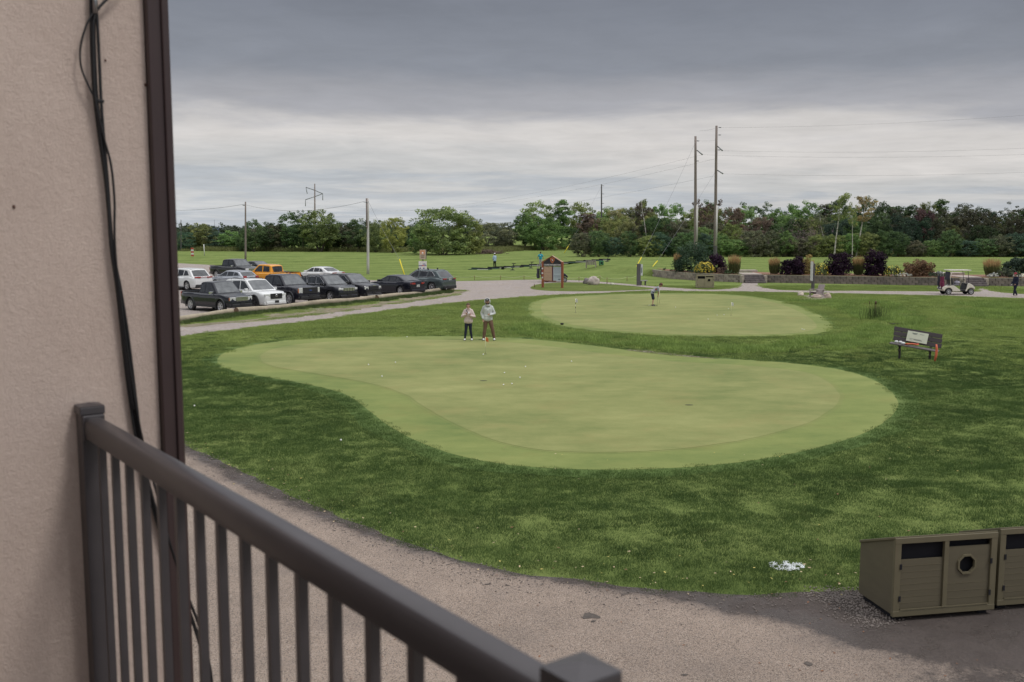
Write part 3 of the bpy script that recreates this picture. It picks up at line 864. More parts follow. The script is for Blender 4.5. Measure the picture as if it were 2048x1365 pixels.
m_tail = M('tail_lamp', (.30, .012, .014), .2, 0, .1, 8, coat=1)
m_amber = M('amber_lens', (.55, .16, .03), .3)
m_plate = M('number_plate', (.62, .62, .60), .5)
m_bed = M('bed_liner', (.014, .014, .015), .9)
def lin(tab, x):
    return float(np.interp(x, [t[0] for t in tab], [t[1] for t in tab]))
WHEELS = {}
def wheel_meshes(r, w, rim, spokes):
    k = (r, w, rim, spokes)
    if k in WHEELS: return WHEELS[k]
    ri = r * .66
    t = MB().lathe([(-w / 2 + .02, ri), (-w / 2, ri + .03), (-w / 2 + .01, r - .03), (-w / 2 + .04, r), (w / 2 - .04, r), (w / 2 - .01, r - .03), (w / 2, ri + .03), (w / 2 - .02, ri)], n=24).mesh('wheel')
    t.materials.append(m_tyre)
    mb = MB().lathe([(w / 2 - .015, ri), (w / 2 - .005, ri - .02), (w / 2 - .05, ri - .035)], n=24)
    for i in range(spokes):
        a = 2 * math.pi * i / spokes
        c, s_ = math.cos(a), math.sin(a)
        mb.box((c * ri * .5, w / 2 - .028, s_ * ri * .5), (ri * .98, .025, ri * (.34 if spokes < 7 else .2)), rot=Matrix(((c, 0, -s_), (0, 1, 0), (s_, 0, c))))
    mb.lathe([(w / 2 - .01, 0.001), (w / 2 - .01, ri * .22), (w / 2 - .04, ri * .24)], n=12)
    g = mb.mesh('rim'); g.materials.append(m_rim if rim == 'bright' else m_rimd)
    d = MB().lathe([(w / 2 - .075, 0.001), (w / 2 - .075, ri)], n=20).mesh('brake_disc'); d.materials.append(m_well)
    WHEELS[k] = (t, g, d)
    return WHEELS[k]

def car(name, label, cat, body, L=4.7, W=1.86, wb=2.75, fo=.9, wr=.35, clear=.24, top=(), cab=(), side_win=(), kind='suv',
        rim='bright', spokes=5, group='cars and trucks parked in the gravel lot', trim=None, face=None, rear=None, bed=None, rails=False, flare=False, lowdark=True, mirror=None, wt=.245, cabtaper=.76):
    """local frame: +x forward, origin on the ground midway between the axles.
    top: (x,z) upper edge of the lower body from rear to front.  cab: (x,z) side outline of the cabin, rear foot -> front foot"""
    t = thing(name, label, cat, group=group)
    xr, xf = -wb / 2, wb / 2
    x0, x1 = xr - (L - wb - fo), xf + fo
    hw = W / 2
    xs_ = sorted(set([round(v, 3) for v in list(np.linspace(x0, x1, 44)) + [xr - wr - .07, xr + wr + .07, xf - wr - .07, xf + wr + .07, xr, xf] + [p[0] for p in top] + ([bed[0], bed[1]] if bed else [])]))
    xs_ = [x for x in xs_ if x0 <= x <= x1]
    ra = wr + .065
    def zb(x):
        z = clear + .05 * (abs(x - (x0 + x1) / 2) / (L / 2)) ** 4
        for c in (xr, xf):
            if abs(x - c) < ra: z = max(z, wr + math.sqrt(max(0, ra * ra - (x - c) ** 2)) - .0)
        return z
    def plan(x):
        k = 1.0
        for e, r_, a in ((x1, .90, .27), (x0, .65, .17)):
            d = abs(x - e)
            if d < r_: k = min(k, 1 - a * ((r_ - d) / r_) ** 2.4)
        return k
    NZ = 7
    vs, fs = [], []
    for sgn in (-1, 1):
        for x in xs_:
            a, c = zb(x), lin(top, x)
            for j in range(NZ + 1):
                tt = j / NZ; z = a + (c - a) * tt
                zz = (z - clear) / (c - clear + 1e-6)
                k = 1 - .055 * max(0, (zz - .62) / .38) ** 2 - .05 * max(0, (.25 - zz) / .25) ** 2 + .012 * math.exp(-((zz - .66) / .05) ** 2)
                vs.append((x, sgn * hw * plan(x) * k, z))
    n = len(xs_); q = NZ + 1
    for s_ in (0, 1):
        for i in range(n - 1):
            for j in range(NZ):
                a = s_ * n * q + i * q + j
                fs.append((a, a + q, a + q + 1, a + 1))
    # pull the nose and the tail in towards the top and the bottom
    for i_ in range(len(vs)):
        x, y, z = vs[i_]
        kf = max(0, (x - (x1 - .45)) / .45); kr_ = max(0, ((x0 + .35) - x) / .35)
        vs[i_] = (x - kf * (.16 * max(0, (z - .68) / .4) ** 1.6 + .10 * max(0, (.45 - z) / .3) ** 2) + kr_ * (.10 * max(0, (z - .8) / .4) ** 1.6 + .08 * max(0, (.5 - z) / .3) ** 2), y, z)
    # top skin with a slight crown (left out over an open pickup bed)
    NT = 6; base = len(vs)
    for i, x in enumerate(xs_):
        l = vs[i * q + NZ]; r_ = vs[n * q + i * q + NZ]
        for j in range(1, NT):
            u = j / NT; cr_ = .035 * math.sin(math.pi * u) if not (bed and x < bed[1] + .01) else 0
            vs.append((x, l[1] + (r_[1] - l[1]) * u, l[2] + cr_))
    def tv(i, j):
        return i * q + NZ if j == 0 else (n * q + i * q + NZ if j == NT else base + i * (NT - 1) + j - 1)
    for i in range(n - 1):
        if bed and xs_[i] >= bed[0] - .001 and xs_[i + 1] <= bed[1] + .001:
            rng_ = (0, NT - 1)
        else: rng_ = range(NT)
        for j in rng_: fs.append((tv(i, j), tv(i + 1, j), tv(i + 1, j + 1), tv(i, j + 1)))
    # end caps
    for i in (0, n - 1):
        for j in range(NZ):
            a, b_ = i * q + j, n * q + i * q + j
            fs.append((a, b_, b_ + 1, a + 1))
        fs.append(tuple(tv(i, j) for j in range(NT + 1)))
    mb = MB(); mb.add(vs, fs, True)
    bo = mb.build('body', body, t); bo.modifiers.new('w', 'WEIGHTED_NORMAL')
    bo.data.set_sharp_from_angle(angle=R(38)) if hasattr(bo.data, 'set_sharp_from_angle') else None
    # underside
    mb = MB(); mb.box(((x0 + x1) / 2, 0, clear + .26), (L - .45, W - .50, .56)); mb.build('underbody', m_well, t)
    if bed:
        zt = lin(top, (bed[0] + bed[1]) / 2)
        mb = MB(); bw = W * .62
        xa, xb = bed
        v = [(xa, -bw / 2, zt - .5), (xb, -bw / 2, zt - .5), (xb, bw / 2, zt - .5), (xa, bw / 2, zt - .5), (xa, -bw / 2, zt), (xb, -bw / 2, zt), (xb, bw / 2, zt), (xa, bw / 2, zt)]
        mb.add(v, [(0, 1, 2, 3), (0, 4, 5, 1), (1, 5, 6, 2), (2, 6, 7, 3), (3, 7, 4, 0)])
        mb.build('cargo_bed', m_bed, t)
        for s_ in (-1, 1):
            mb = MB(); mb.box(((xa + xb) / 2, s_ * hw * .86, zt + .012), (xb - xa, .08, .03)); mb.build('bed_rail', m_bed, t)
    # dark sill / bumper skirts
    if lowdark:
        mb = MB()
        for s_ in (-1, 1):
            mb.box((0, s_ * (hw - .045), clear + .02), (wb - 2 * ra, .10, .13))
        mb.build('sill', m_plast, t, bevel=.01)
    # cabin -----------------------------------------------------------
    zbelt = min(p[1] for p in cab); zroof = max(p[1] for p in cab)
    wbt, wtp = hw * .93, hw * cabtaper
    def cw(z): return wbt + (wtp - wbt) * ((z - zbelt) / (zroof - zbelt)) ** 1.15
    ocab = cab
    if len(cab) > 4:
        nc = [cab[0]]
        for i in range(1, len(cab) - 2):
            p0, p1, p2, p3 = cab[i - 1], cab[i], cab[i + 1], cab[i + 2]
            for j in range(4):
                u = j / 4
                nc.append(tuple((1 - u) * p1[k] + u * p2[k] for k in range(2)))
        nc += [cab[-2], cab[-1]]
        # corner rounding: two smoothing passes over the roof points
        for _ in range(3):
            nc = [nc[0]] + [nc[i] if i in (len(nc) - 1,) else tuple(.25 * nc[i - 1][k] + .5 * nc[i][k] + .25 * nc[i + 1][k] for k in range(2)) if 1 < i < len(nc) - 2 else nc[i] for i in range(1, len(nc) - 1)] + [nc[-1]]
        cab2 = nc
    else: cab2 = cab
    mb = MB(); cvs = []
    NCX = 5
    nl = len(cab2)
    for (x, z) in cab2:
        for j in range(NCX + 1):
            u = -1 + 2 * j / NCX
            crown = .035 * (1 - u * u) * ((z - zbelt) / (zroof - zbelt))
            bow = .06 * (1 - u * u) * (1 if (x > np.mean([p[0] for p in cab])) else -1) * (1 - (z - zbelt) / (zroof - zbelt) * .5)
            cvs.append((x + bow, u * cw(z), z + crown))
    cf = []
    for i in range(nl - 1):
        for j in range(NCX):
            a = i * (NCX + 1) + j
            cf.append((a, a + 1, a + NCX + 2, a + NCX + 1))
    cf.append(tuple(i * (NCX + 1) for i in range(nl))); cf.append(tuple(i * (NCX + 1) + NCX for i in range(nl)))
    mb.add(cvs, cf)
    co_ = mb.build('cabin', body, t, bevel=.06, seg=3); co_.data.polygons.foreach_set('use_smooth', [True] * len(co_.data.polygons)); co_.modifiers.new('w', 'WEIGHTED_NORMAL')
    # side windows: (x,z) polygons
    for poly in side_win:
        for s_ in (-1, 1):
            mb = MB()
            vv = [(x, s_ * (cw(z) + .004), z) for x, z in poly] 
            cx = sum(p[0] for p in poly) / len(poly); cz = sum(p[1] for p in poly) / len(poly)
            vv += [(cx + (x - cx) * 1.0, s_ * (cw(z) - .03), z) for x, z in poly]
            k = len(poly)
            mb.add(vv, [tuple(range(k))] + [(i, i + k, (i + 1) % k + k, (i + 1) % k) for i in range(k)])
            w_ = mb.build('side_window', m_glass, t)
            if trim:
                mb = MB(); pts = [Vector((x, s_ * (cw(z) + .008), z)) for x, z in poly]
                mb.tube(pts + [pts[0]], .010, 5, smooth=False); mb.build('window_trim', trim, w_)
    # windscreen and rear window on the sloping ends of the outline
    def slope_glass(a, b_, nm, m_, inw=.90, lo=.10, hi=.88):
        pa, pb = Vector((a[0], 0, a[1])), Vector((b_[0], 0, b_[1]))
        nrm = Vector((pb.z - pa.z, 0, -(pb.x - pa.x))).normalized()
        if nrm.z < 0: nrm = -nrm
        mb = MB(); vv = []
        for r_ in (lo, hi):
            p = pa.lerp(pb, r_)
            for j in range(NCX + 1):
                u = -1 + 2 * j / NCX
                kz = (p.z - zbelt) / (zroof - zbelt)
                bow = .06 * (1 - u * u) * (1 if nm == 'windscreen' else -1) * (1 - kz * .5)
                q_ = Vector((p.x + bow, u * (cw(p.z) * inw - .02), p.z + .035 * (1 - u * u) * kz)) + nrm * .012
                vv.append(q_)
        k = NCX + 1
        mb.add(vv, [(j, j + 1, k + j + 1, k + j) for j in range(NCX)], True)
        g = mb.build(nm, m_, t)
        if nm == 'windscreen':
            mb = MB()
            for yy in (-.15, .35):
                p = pa.lerp(pb, lo + .02) + nrm * .02; p2 = pa.lerp(pb, lo + .2) + nrm * .02
                mb.tube([(p.x + .03, yy, p.z), (p2.x + .02, yy + .45, p2.z - .05)], .010, 4)
            mb.build('wiper', m_plast, g)
    # find rear foot..rear top and front top..front foot
    slope_glass(cab[0], cab[1], 'rear_window', m_glass, lo=.12 if cab[1][0]-cab[0][0]<.7 else .18, hi=.93, inw=.86)
    slope_glass(cab[-1], cab[-2], 'windscreen', m_wind, lo=.08, hi=.93)
    # wheels
    tm, gm, dm = wheel_meshes(wr, wt, rim, spokes)
    for x in (xr, xf):
        for s_ in (-1, 1):
            w_ = inst('wheel', tm, t, (x, s_ * (hw - wt / 2 - .005), wr), (0, 0, 0 if s_ > 0 else math.pi))
            inst('rim', gm, w_); inst('brake_disc', dm, w_)
    if flare:
        for x in (xr, xf):
            for s_ in (-1, 1):
                mb = MB(); pts = [(x + (ra + .02) * math.cos(a), s_ * (hw * .985 * plan(x) + .005), wr + (ra + .02) * math.sin(a)) for a in np.linspace(-.35, math.pi + .35, 14)]
                mb.tube(pts, .045, 6, smooth=False); mb.build('wheel_flare', m_plast if flare is True else flare, t)
    # mirrors, handles
    mz = zbelt + .10; mx = cab[-1][0] - (.42 if kind != 'pickup' else .38)
    for s_ in (-1, 1):
        mb = MB(); mb.box((mx, s_ * (hw + .10), mz), (.13, .22, .16)); mb.box((mx, s_ * (hw - .01), mz - .05), (.05, .1, .04))
        mb.build('wing_mirror', mirror or body, t, bevel=.03)
    for i, x in enumerate([p for p in (side_win and [np.mean([q_[0] for q_ in w_]) - .30 for w_ in side_win[-2:]])]):
        for s_ in (-1, 1):
            mb = MB(); mb.box((x, s_ * (hw * .965 + .012), zbelt - .14), (.16, .03, .03)); mb.build('door_handle', trim or body, t, bevel=.008)
    # door seams (thin proud strips)
    if side_win:
        ws = sorted(set([round(max(p[0] for p in w_), 2) for w_ in side_win] + [round(min(p[0] for p in side_win[0]), 2)]))
    # nose --------------------------------------------------------------
    f = dict(grille=(.9, .28), gz=.72, gmat=m_plast, lamp=(.34, .16), lz=.76, bump=True, bar=None, skid=None)
    f.update(face or {})
    gw, gh = f['grille']
    mb = MB(); mb.box((x1 + .004, 0, f['gz']), (.05, gw, gh)); g = mb.build('grille', f['gmat'], t, bevel=.012)
    mb = MB()
    if f.get('vert'):
        for i in range(7):
            mb.box((x1 + .034, -gw / 2 + gw * (i + .5) / 7, f['gz']), (.012, .035, gh * .86))
        mb.build('grille_slot', m_plast, g)
    else:
        nb = max(2, int(gh / .07))
        for i in range(nb):
            mb.box((x1 + .034, 0, f['gz'] - gh / 2 + gh * (i + .5) / nb), (.012, gw * .94, .018))
        mb.build('grille_bar', f['bar'] or m_plast, g)
    if f.get('badge'):
        mb = MB()
        if f['badge'] == 'round': mb.lathe([(0, .085), (.012, .085), (.012, .05)], (x1 + .035, 0, f['gz'] + .02), 'x', 16)
        elif f['badge'] == 'oval': mb.ball((x1 + .04, 0, f['gz']), (.012, .12, .045), 12, 6)
        else: mb.box((x1 + .04, 0, f['gz'] + .16), (.012, .24, .045))
        mb.build('badge', m_chrome if f['badge'] != 'oval' else M('blue_badge', (.03, .06, .18), .3), t)
    lw, lh = f['lamp']
    for s_ in (-1, 1):
        yy = s_ * (hw * .755 - lw / 2 + .06); ang = s_ * -.38
        mb = MB(); mb.box((x1 - .055, yy, f['lz']), (.14, lw, lh), rot=(0, 0, -ang if False else s_ * -.34 * -1)) if False else mb.box((x1 - .098, yy, f['lz']), (.13, lw, lh), rot=(0, 0, s_ * .26))
        hl = mb.build('headlight', m_head, t, bevel=.02)
        if f.get('amber'):
            mb = MB(); mb.box((x1 - .19, s_ * (hw * .80), f['lz'] - .01), (.12, .05, lh * .8), rot=(0, 0, s_ * .5)); mb.build('turn_lens', m_amber, hl)
        mb = MB(); mb.lathe([(0, .001), (0, .05), (.02, .055)], (x1 - .03, s_ * hw * .66, clear + .22), 'x', 12); mb.build('fog_lamp', m_head, t)
    mb = MB(); mb.box((x1 - .04, 0, clear + .11), (.20, W * .74, .22)); mb.box((x1 - .17, 0, clear + .10), (.2, W * .84, .20)); mb.build('front_bumper', f.get('bmat') or m_plast, t, bevel=.04)
    if f['skid']:
        mb = MB(); mb.box((x1 + .045, 0, clear + .06), (.05, W * .7, .05)); mb.build('skid_plate', f['skid'], t, bevel=.01)
    mb = MB(); mb.box((x1 + .07, 0, clear + .20), (.012, .30, .15)); mb.build('number_plate', m_plate if f.get('plate') else m_plast, t)
    # tail ----------------------------------------------------------------
    r_ = dict(lamp=(.20, .30), lz=.95, bmat=m_plast, plate=.85, tailgate=False, pw=.30)
    r_.update(rear or {})
    lw, lh = r_['lamp']
    for s_ in (-1, 1):
        yy = s_ * (hw * .85 - lw / 2)
        mb = MB(); mb.box((x0 + .05, yy, r_['lz']), (.12, lw, lh), rot=(0, 0, s_ * -.14)); mb.build('tail_light', m_tail, t, bevel=.015)
    if r_.get('bar'):
        mb = MB(); mb.box((x0 - .005, 0, r_['lz'] + .02), (.03, W * .55, .04)); mb.build('tail_bar', r_['bar'], t)
    mb = MB(); mb.box((x0 + .05, 0, clear + .15), (.22, W * .84, .24)); mb.build('rear_bumper', r_['bmat'], t, bevel=.04)
    mb = MB(); mb.box((x0 - .012, 0, r_['plate']), (.012, .32, .16)); pl = mb.build('number_plate', m_plate, t)
    mb = MB(); [mb.box((x0 - .02, -.10 + i * .04, r_['plate'] - .01), (.004, .022, .07)) for i in range(6)]; mb.build('plate_characters', m_plast, pl)
    if r_['tailgate']:
        mb = MB(); mb.box((x0 - .006, 0, .93), (.03, W * .70, .42)); mb.build('tailgate', body, t, bevel=.02)
        mb = MB(); mb.box((x0 - .026, 0, 1.05), (.02, .26, .07)); mb.build('tailgate_handle', m_plast, t)
    if r_.get('spoiler'):
        rt = rear_top(cab)
        mb = MB(); mb.box((rt[0] - .05, 0, rt[1] - .0), (.30, W * .66, .035), rot=(0, -.08, 0)); mb.build('spoiler', body, t, bevel=.012)
    if r_.get('exhaust'):
        for s_ in (-1, 1):
            mb = MB(); mb.tube([(x0 + .1, s_ * .55, clear + .04), (x0 - .06, s_ * .55, clear + .04)], .05, 10); mb.build('tail_pipe', m_chrome, t)
    if rails:
        for s_ in (-1, 1):
            ft, rt = front_top(cab), rear_top(cab)
            mb = MB(); y = s_ * (wtp - .06)
            mb.tube([(rt[0] + .2, y, rt[1] - .02), (rt[0] + .35, y, rt[1] + .065), (ft[0] - .35, y, ft[1] + .075), (ft[0] - .2, y, ft[1] - .0)], .018, 6)
            mb.build('roof_rail', rails if rails is not True else m_plast, t)
    return t
def rear_top(cab):
    z = max(p[1] for p in cab); return next(p for p in cab if p[1] > z - .10)
def front_top(cab):
    z = max(p[1] for p in cab); return next(p for p in cab[::-1] if p[1] > z - .10)
FD = R(-40.0)
def place(t, px, py, wb, W, axle, nose_right=True, ang=0.0):
    """put a vehicle so that its near-side front or rear wheel touches the ground at the pixel"""
    h = FD + R(ang) if nose_right else FD + math.pi + R(ang)
    w = G(px, py)
    fwd = Vector((math.cos(h), math.sin(h), 0)); left = Vector((-fwd.y, fwd.x, 0))
    side = -left if nose_right else left            # side facing the camera
    if side.y > 0: side = -side
    c = w - side * (W / 2 - .12) - fwd * (wb / 2 if axle == 'f' else -wb / 2)
    t.location = (c.x, c.y, 0); t.rotation_euler = (0, 0, h)

# A: dark grey extended-cab pickup, nearest
a = car('parked_truck', 'dark grey extended cab pickup parked nearest the building corner', 'truck', paint('graphite_paint', (.030, .033, .044), .3), L=5.25, W=1.85, wb=3.15, fo=.88, wr=.38, clear=.34, kind='pickup',
        top=[(-2.7, 1.10), (-.62, 1.10), (-.60, 1.08), (1.10, 1.10), (1.55, 1.08), (2.30, .98), (2.44, .90)],
        cab=[(-.68, 1.06), (-.60, 1.70), (-.40, 1.77), (.35, 1.79), (.55, 1.76), (1.22, 1.10)],
        side_win=[[(-.52, 1.16), (-.45, 1.62), (-.12, 1.68), (-.12, 1.16)], [(.0, 1.16), (.0, 1.69), (.42, 1.68), (.88, 1.22), (.86, 1.16)]],
        bed=(-2.60, -.72), trim=None, mirror=m_chrome, flare=paint('graphite_paint', (.030, .033, .044)), spokes=6,
        face=dict(grille=(.80, .26), gz=.84, gmat=m_chrome, lamp=(.36, .20), lz=.84, amber=True), rear=dict(tailgate=True, plate=.55))
place(a, 444, 626.5, 3.15, 1.85, 'f')
# B: white SUV
suv_top = lambda z: [(-2.4, z), (-2.1, z + .02), (.9, z), (1.25, z), (1.9, z - .06), (2.3, z - .16), (2.42, z - .26)]
b_ = car('parked_car', 'white three-row SUV with black roof rails, second in the front row', 'car', paint('white_paint', (.66, .67, .67)), L=5.0, W=1.95, wb=2.9, fo=.95, wr=.38, clear=.24,
        top=[(-2.4, 1.02), (-1.9, 1.08), (.9, 1.06), (1.25, 1.07), (1.9, 1.02), (2.25, .92), (2.40, .80)],
        cab=[(-2.20, 1.05), (-1.92, 1.62), (-1.70, 1.71), (-.2, 1.76), (.30, 1.72), (1.20, 1.08)],
        side_win=[[(-1.95, 1.15), (-1.72, 1.54), (-1.18, 1.61), (-1.10, 1.15)], [(-1.00, 1.15), (-1.06, 1.62), (-.30, 1.66), (-.22, 1.15)], [(-.12, 1.15), (-.18, 1.66), (.18, 1.64), (.80, 1.20), (.78, 1.15)]],
        rails=True, rim='dark', spokes=5, flare=True,
        face=dict(grille=(.86, .32), gz=.78, lamp=(.38, .16), lz=.84, badge='round', bmat=paint('white_paint', (.66, .67, .67)), skid=m_chrome), rear=dict(spoiler=True))
place(b_, 512, 617.5, 2.9, 1.95, 'f', ang=-1)
# C: black full size pickup
def fullsize(name, label, p, rim='bright', **kw):
    d = dict(L=5.85, W=2.03, wb=3.65, fo=.93, wr=.41, clear=.38, kind='pickup',
        top=[(-3.1, 1.24), (-1.02, 1.24), (-1.0, 1.20), (1.15, 1.22), (1.6, 1.23), (2.45, 1.16), (2.72, 1.05)],
        cab=[(-1.02, 1.18), (-.92, 1.80), (-.72, 1.90), (.35, 1.94), (.66, 1.90), (1.32, 1.24)],
        side_win=[[(-.82, 1.30), (-.76, 1.78), (-.02, 1.84), (-.02, 1.30)], [(.10, 1.30), (.10, 1.84), (.52, 1.82), (.98, 1.36), (.96, 1.30)]],
        bed=(-2.95, -1.12), spokes=6, rim=rim, flare=p,
        face=dict(grille=(1.20, .40), gz=.96, lamp=(.30, .34), lz=.97, badge='oval', amber=True), rear=dict(tailgate=True, plate=.62))
    d.update(kw)
    return car(name, label, 'truck', p, **d)
c_ = fullsize('parked_truck', 'black crew cab pickup with squared clear headlights, between the white and the dark SUV', paint('black_paint', (.022, .022, .034), .1), spokes=6)
place(c_, 581, 611, 3.65, 2.03, 'f')
# D: dark SUV with chrome slotted grille
d_ = car('parked_car', 'dark grey SUV with a bright vertical-slot grille', 'car', paint('charcoal_paint', (.040, .042, .052), .3), L=4.82, W=1.94, wb=2.92, fo=.86, wr=.38, clear=.27,
        top=[(-2.4, 1.04), (-2.0, 1.10), (.9, 1.08), (1.2, 1.10), (1.85, 1.06), (2.2, .98), (2.33, .86)],
        cab=[(-2.15, 1.08), (-1.80, 1.62), (-1.55, 1.70), (-.2, 1.75), (.30, 1.72), (1.15, 1.11)],
        side_win=[[(-1.85, 1.18), (-1.60, 1.58), (-1.22, 1.62), (-1.15, 1.18)], [(-1.05, 1.18), (-1.10, 1.62), (-.28, 1.66), (-.22, 1.18)], [(-.12, 1.18), (-.16, 1.66), (.22, 1.64), (.80, 1.24), (.78, 1.18)]],
        rails=True, trim=m_chrome,
        face=dict(grille=(.98, .24), gz=.86, gmat=m_chrome, lamp=(.34, .15), lz=.88, vert=True, bmat=paint('charcoal_paint', (.040, .042, .052))))
place(d_, 662.5, 604.3, 2.92, 1.94, 'f', ang=-1)
# E: black boxy SUV
e_ = car('parked_car', 'black SUV with silver lower lip and chrome window line, beside the gap before the sedan', 'car', paint('night_paint', (.027, .027, .036), .1), L=4.85, W=1.90, wb=2.82, fo=.95, wr=.37, clear=.25,
        top=[(-2.4, 1.04), (-2.0, 1.08), (.9, 1.06), (1.2, 1.08), (1.9, 1.04), (2.25, .95), (2.34, .82)],
        cab=[(-2.20, 1.06), (-1.90, 1.60), (-1.62, 1.69), (-.2, 1.73), (.28, 1.70), (1.15, 1.09)],
        side_win=[[(-1.88, 1.16), (-1.66, 1.56), (-1.15, 1.60), (-1.10, 1.16)], [(-1.0, 1.16), (-1.04, 1.60), (-.28, 1.64), (-.22, 1.16)], [(-.12, 1.16), (-.16, 1.64), (.20, 1.62), (.78, 1.22), (.76, 1.16)]],
        trim=m_chrome,
        face=dict(grille=(.92, .26), gz=.80, lamp=(.30, .20), lz=.80, badge='word', skid=m_chrome))
place(e_, 712, 599, 2.82, 1.90, 'f', ang=2)
# F: black sedan, tail towards the path
def sedan(name, label, p, **kw):
    d = dict(L=4.65, W=1.80, wb=2.70, fo=.92, wr=.33, clear=.18,
        top=[(-2.3, .98), (-2.1, 1.02), (-1.6, 1.04), (-1.2, .98), (.9, .94), (1.2, .93), (1.85, .84), (2.2, .70)],
        cab=[(-1.92, 1.00), (-1.10, 1.36), (-.75, 1.42), (-.1, 1.43), (.15, 1.40), (1.15, .94)],
        side_win=[[(-1.38, 1.02), (-1.08, 1.27), (-.92, 1.31), (-.86, 1.01)], [(-.80, 1.01), (-.86, 1.32), (-.22, 1.35), (-.18, 1.00)], [(-.08, 1.0), (-.12, 1.35), (.12, 1.33), (.74, 1.03), (.72, 1.0)]],
        spokes=8, face=dict(grille=(.7, .18), gz=.52, lamp=(.38, .12), lz=.66), rear=dict(lamp=(.44, .13), lz=.86, plate=.68, bmat=p))
    d.update(kw)
    return car(name, label, 'car', p, **d)
f_ = sedan('parked_car', 'dark blue-black sedan parked tail-out between the black SUV and the grey-green SUV', paint('midnight_paint', (.018, .020, .034), .2))
place(f_, 802, 590.3, 2.70, 1.80, 'r', nose_right=False, ang=3)
# G: grey-green SUV with roof rack feet
g_ = car('parked_car', 'grey-green SUV with roof rack feet, last before the open gravel', 'car', paint('sage_paint', (.105, .130, .132), .5), L=4.98, W=1.95, wb=2.95, fo=.95, wr=.38, clear=.22,
        top=[(-2.45, 1.02), (-2.15, 1.10), (-1.4, 1.12), (.9, 1.02), (1.2, 1.02), (1.9, .96), (2.3, .80)],
        cab=[(-2.30, 1.08), (-1.78, 1.60), (-1.45, 1.68), (-.2, 1.72), (.25, 1.68), (1.25, 1.04)],
        side_win=[[(-1.72, 1.24), (-1.42, 1.56), (-1.10, 1.59), (-1.00, 1.17)], [(-.92, 1.16), (-1.02, 1.59), (-.26, 1.63), (-.20, 1.12)], [(-.10, 1.11), (-.16, 1.63), (.18, 1.60), (.85, 1.14), (.83, 1.09)]],
        trim=m_chrome, spokes=7, face=dict(lamp=(.34, .12)), rear=dict(lamp=(.36, .10), lz=1.02, plate=1.00, spoiler=True, bmat=m_plast, bar=m_chrome, exhaust=True))
place(g_, 865, 584.3, 2.95, 1.95, 'r', nose_right=False, ang=8)
for x in (-.9, .05):
    for s_ in (-1, 1):
        mb = MB(); mb.box((x, s_ * .62, 1.76), (.14, .07, .12), taper=.7); mb.build('rack_foot', m_plast, g_, bevel=.015)
# H white crossover at left, I silver hatch, J orange pickup, K white sedan
h_ = car('parked_car', 'white crossover with a wide red tail strip, partly behind the corner trim', 'car', bpy.data.materials['white_paint'], L=4.78, W=1.93, wb=2.85, fo=.95, wr=.38, clear=.22,
        top=[(-2.4, 1.00), (-2.1, 1.08), (-1.4, 1.10), (.9, 1.04), (1.2, 1.04), (1.9, .98), (2.25, .84)],
        cab=[(-2.15, 1.06), (-1.62, 1.62), (-1.35, 1.70), (-.2, 1.74), (.25, 1.70), (1.2, 1.06)],
        side_win=[[(-1.62, 1.22), (-1.34, 1.56), (-1.05, 1.60), (-.95, 1.18)], [(-.86, 1.18), (-.96, 1.60), (-.24, 1.64), (-.2, 1.14)], [(-.1, 1.14), (-.14, 1.64), (.18, 1.61), (.8, 1.16), (.78, 1.12)]],
        rear=dict(lamp=(.50, .11), lz=1.06, plate=.66, spoiler=True, bar=m_tail), spokes=5)
place(h_, 376, 581.5, 2.85, 1.93, 'r', nose_right=False, ang=4)
i_ = sedan('parked_car', 'silver hatchback parked tail-out behind the white three-row SUV', paint('silver_paint', (.42, .44, .47), .5), L=4.46, W=1.80, wb=2.64,
        top=[(-2.2, .98), (-1.9, 1.04), (-1.2, 1.02), (.9, .96), (1.2, .96), (1.85, .86), (2.2, .72)],
        cab=[(-2.02, 1.02), (-1.50, 1.38), (-1.25, 1.45), (-.2, 1.48), (.15, 1.45), (1.15, .98)],
        side_win=[[(-1.62, 1.12), (-1.38, 1.33), (-1.05, 1.36), (-.98, 1.08)], [(-.88, 1.06), (-.96, 1.37), (-.22, 1.40), (-.18, 1.04)], [(-.08, 1.04), (-.12, 1.40), (.12, 1.38), (.74, 1.07), (.72, 1.04)]],
        rear=dict(lamp=(.30, .20), lz=.98, plate=.70, spoiler=True, bmat=paint('silver_paint', (.42, .44, .47))))
place(i_, 474, 578.5, 2.64, 1.80, 'r', nose_right=False, ang=4)
m_or = paint('orange_paint', (.70, .30, .022))
j_ = fullsize('parked_truck', 'bright orange crew cab pickup parked in the second row', m_or, L=5.35, W=1.88, wb=3.22, fo=.90, wr=.39, clear=.34,
        top=[(-2.8, 1.18), (-.92, 1.18), (-.9, 1.14), (1.05, 1.12), (1.4, 1.13), (2.2, 1.06), (2.5, .95)],
        cab=[(-.95, 1.12), (-.86, 1.70), (-.66, 1.80), (.30, 1.83), (.55, 1.80), (1.22, 1.14)],
        side_win=[[(-.76, 1.22), (-.70, 1.66), (-.06, 1.73), (-.06, 1.22)], [(.06, 1.22), (.06, 1.73), (.46, 1.71), (.90, 1.27), (.88, 1.22)]],
        bed=(-2.68, -1.02), rear=dict(tailgate=True, plate=.60, lz=1.0))
place(j_, 556, 573, 3.22, 1.88, 'r', nose_right=False, ang=14)
for s_ in (1,):
    for nm, x, z, sz, m_ in [('decal', -1.25, .98, (.30, .01, .12), m_tail), ('decal', -.86, 1.02, (.26, .01, .05), m_plast), ('decal', -2.1, 1.08, (.12, .01, .05), m_plast), ('decal', -2.1, .92, (.12, .01, .06), m_plast)]:
        mb = MB(); mb.box((x, s_ * (.94 * .975 + .012), z), sz); mb.build(nm, m_, j_)
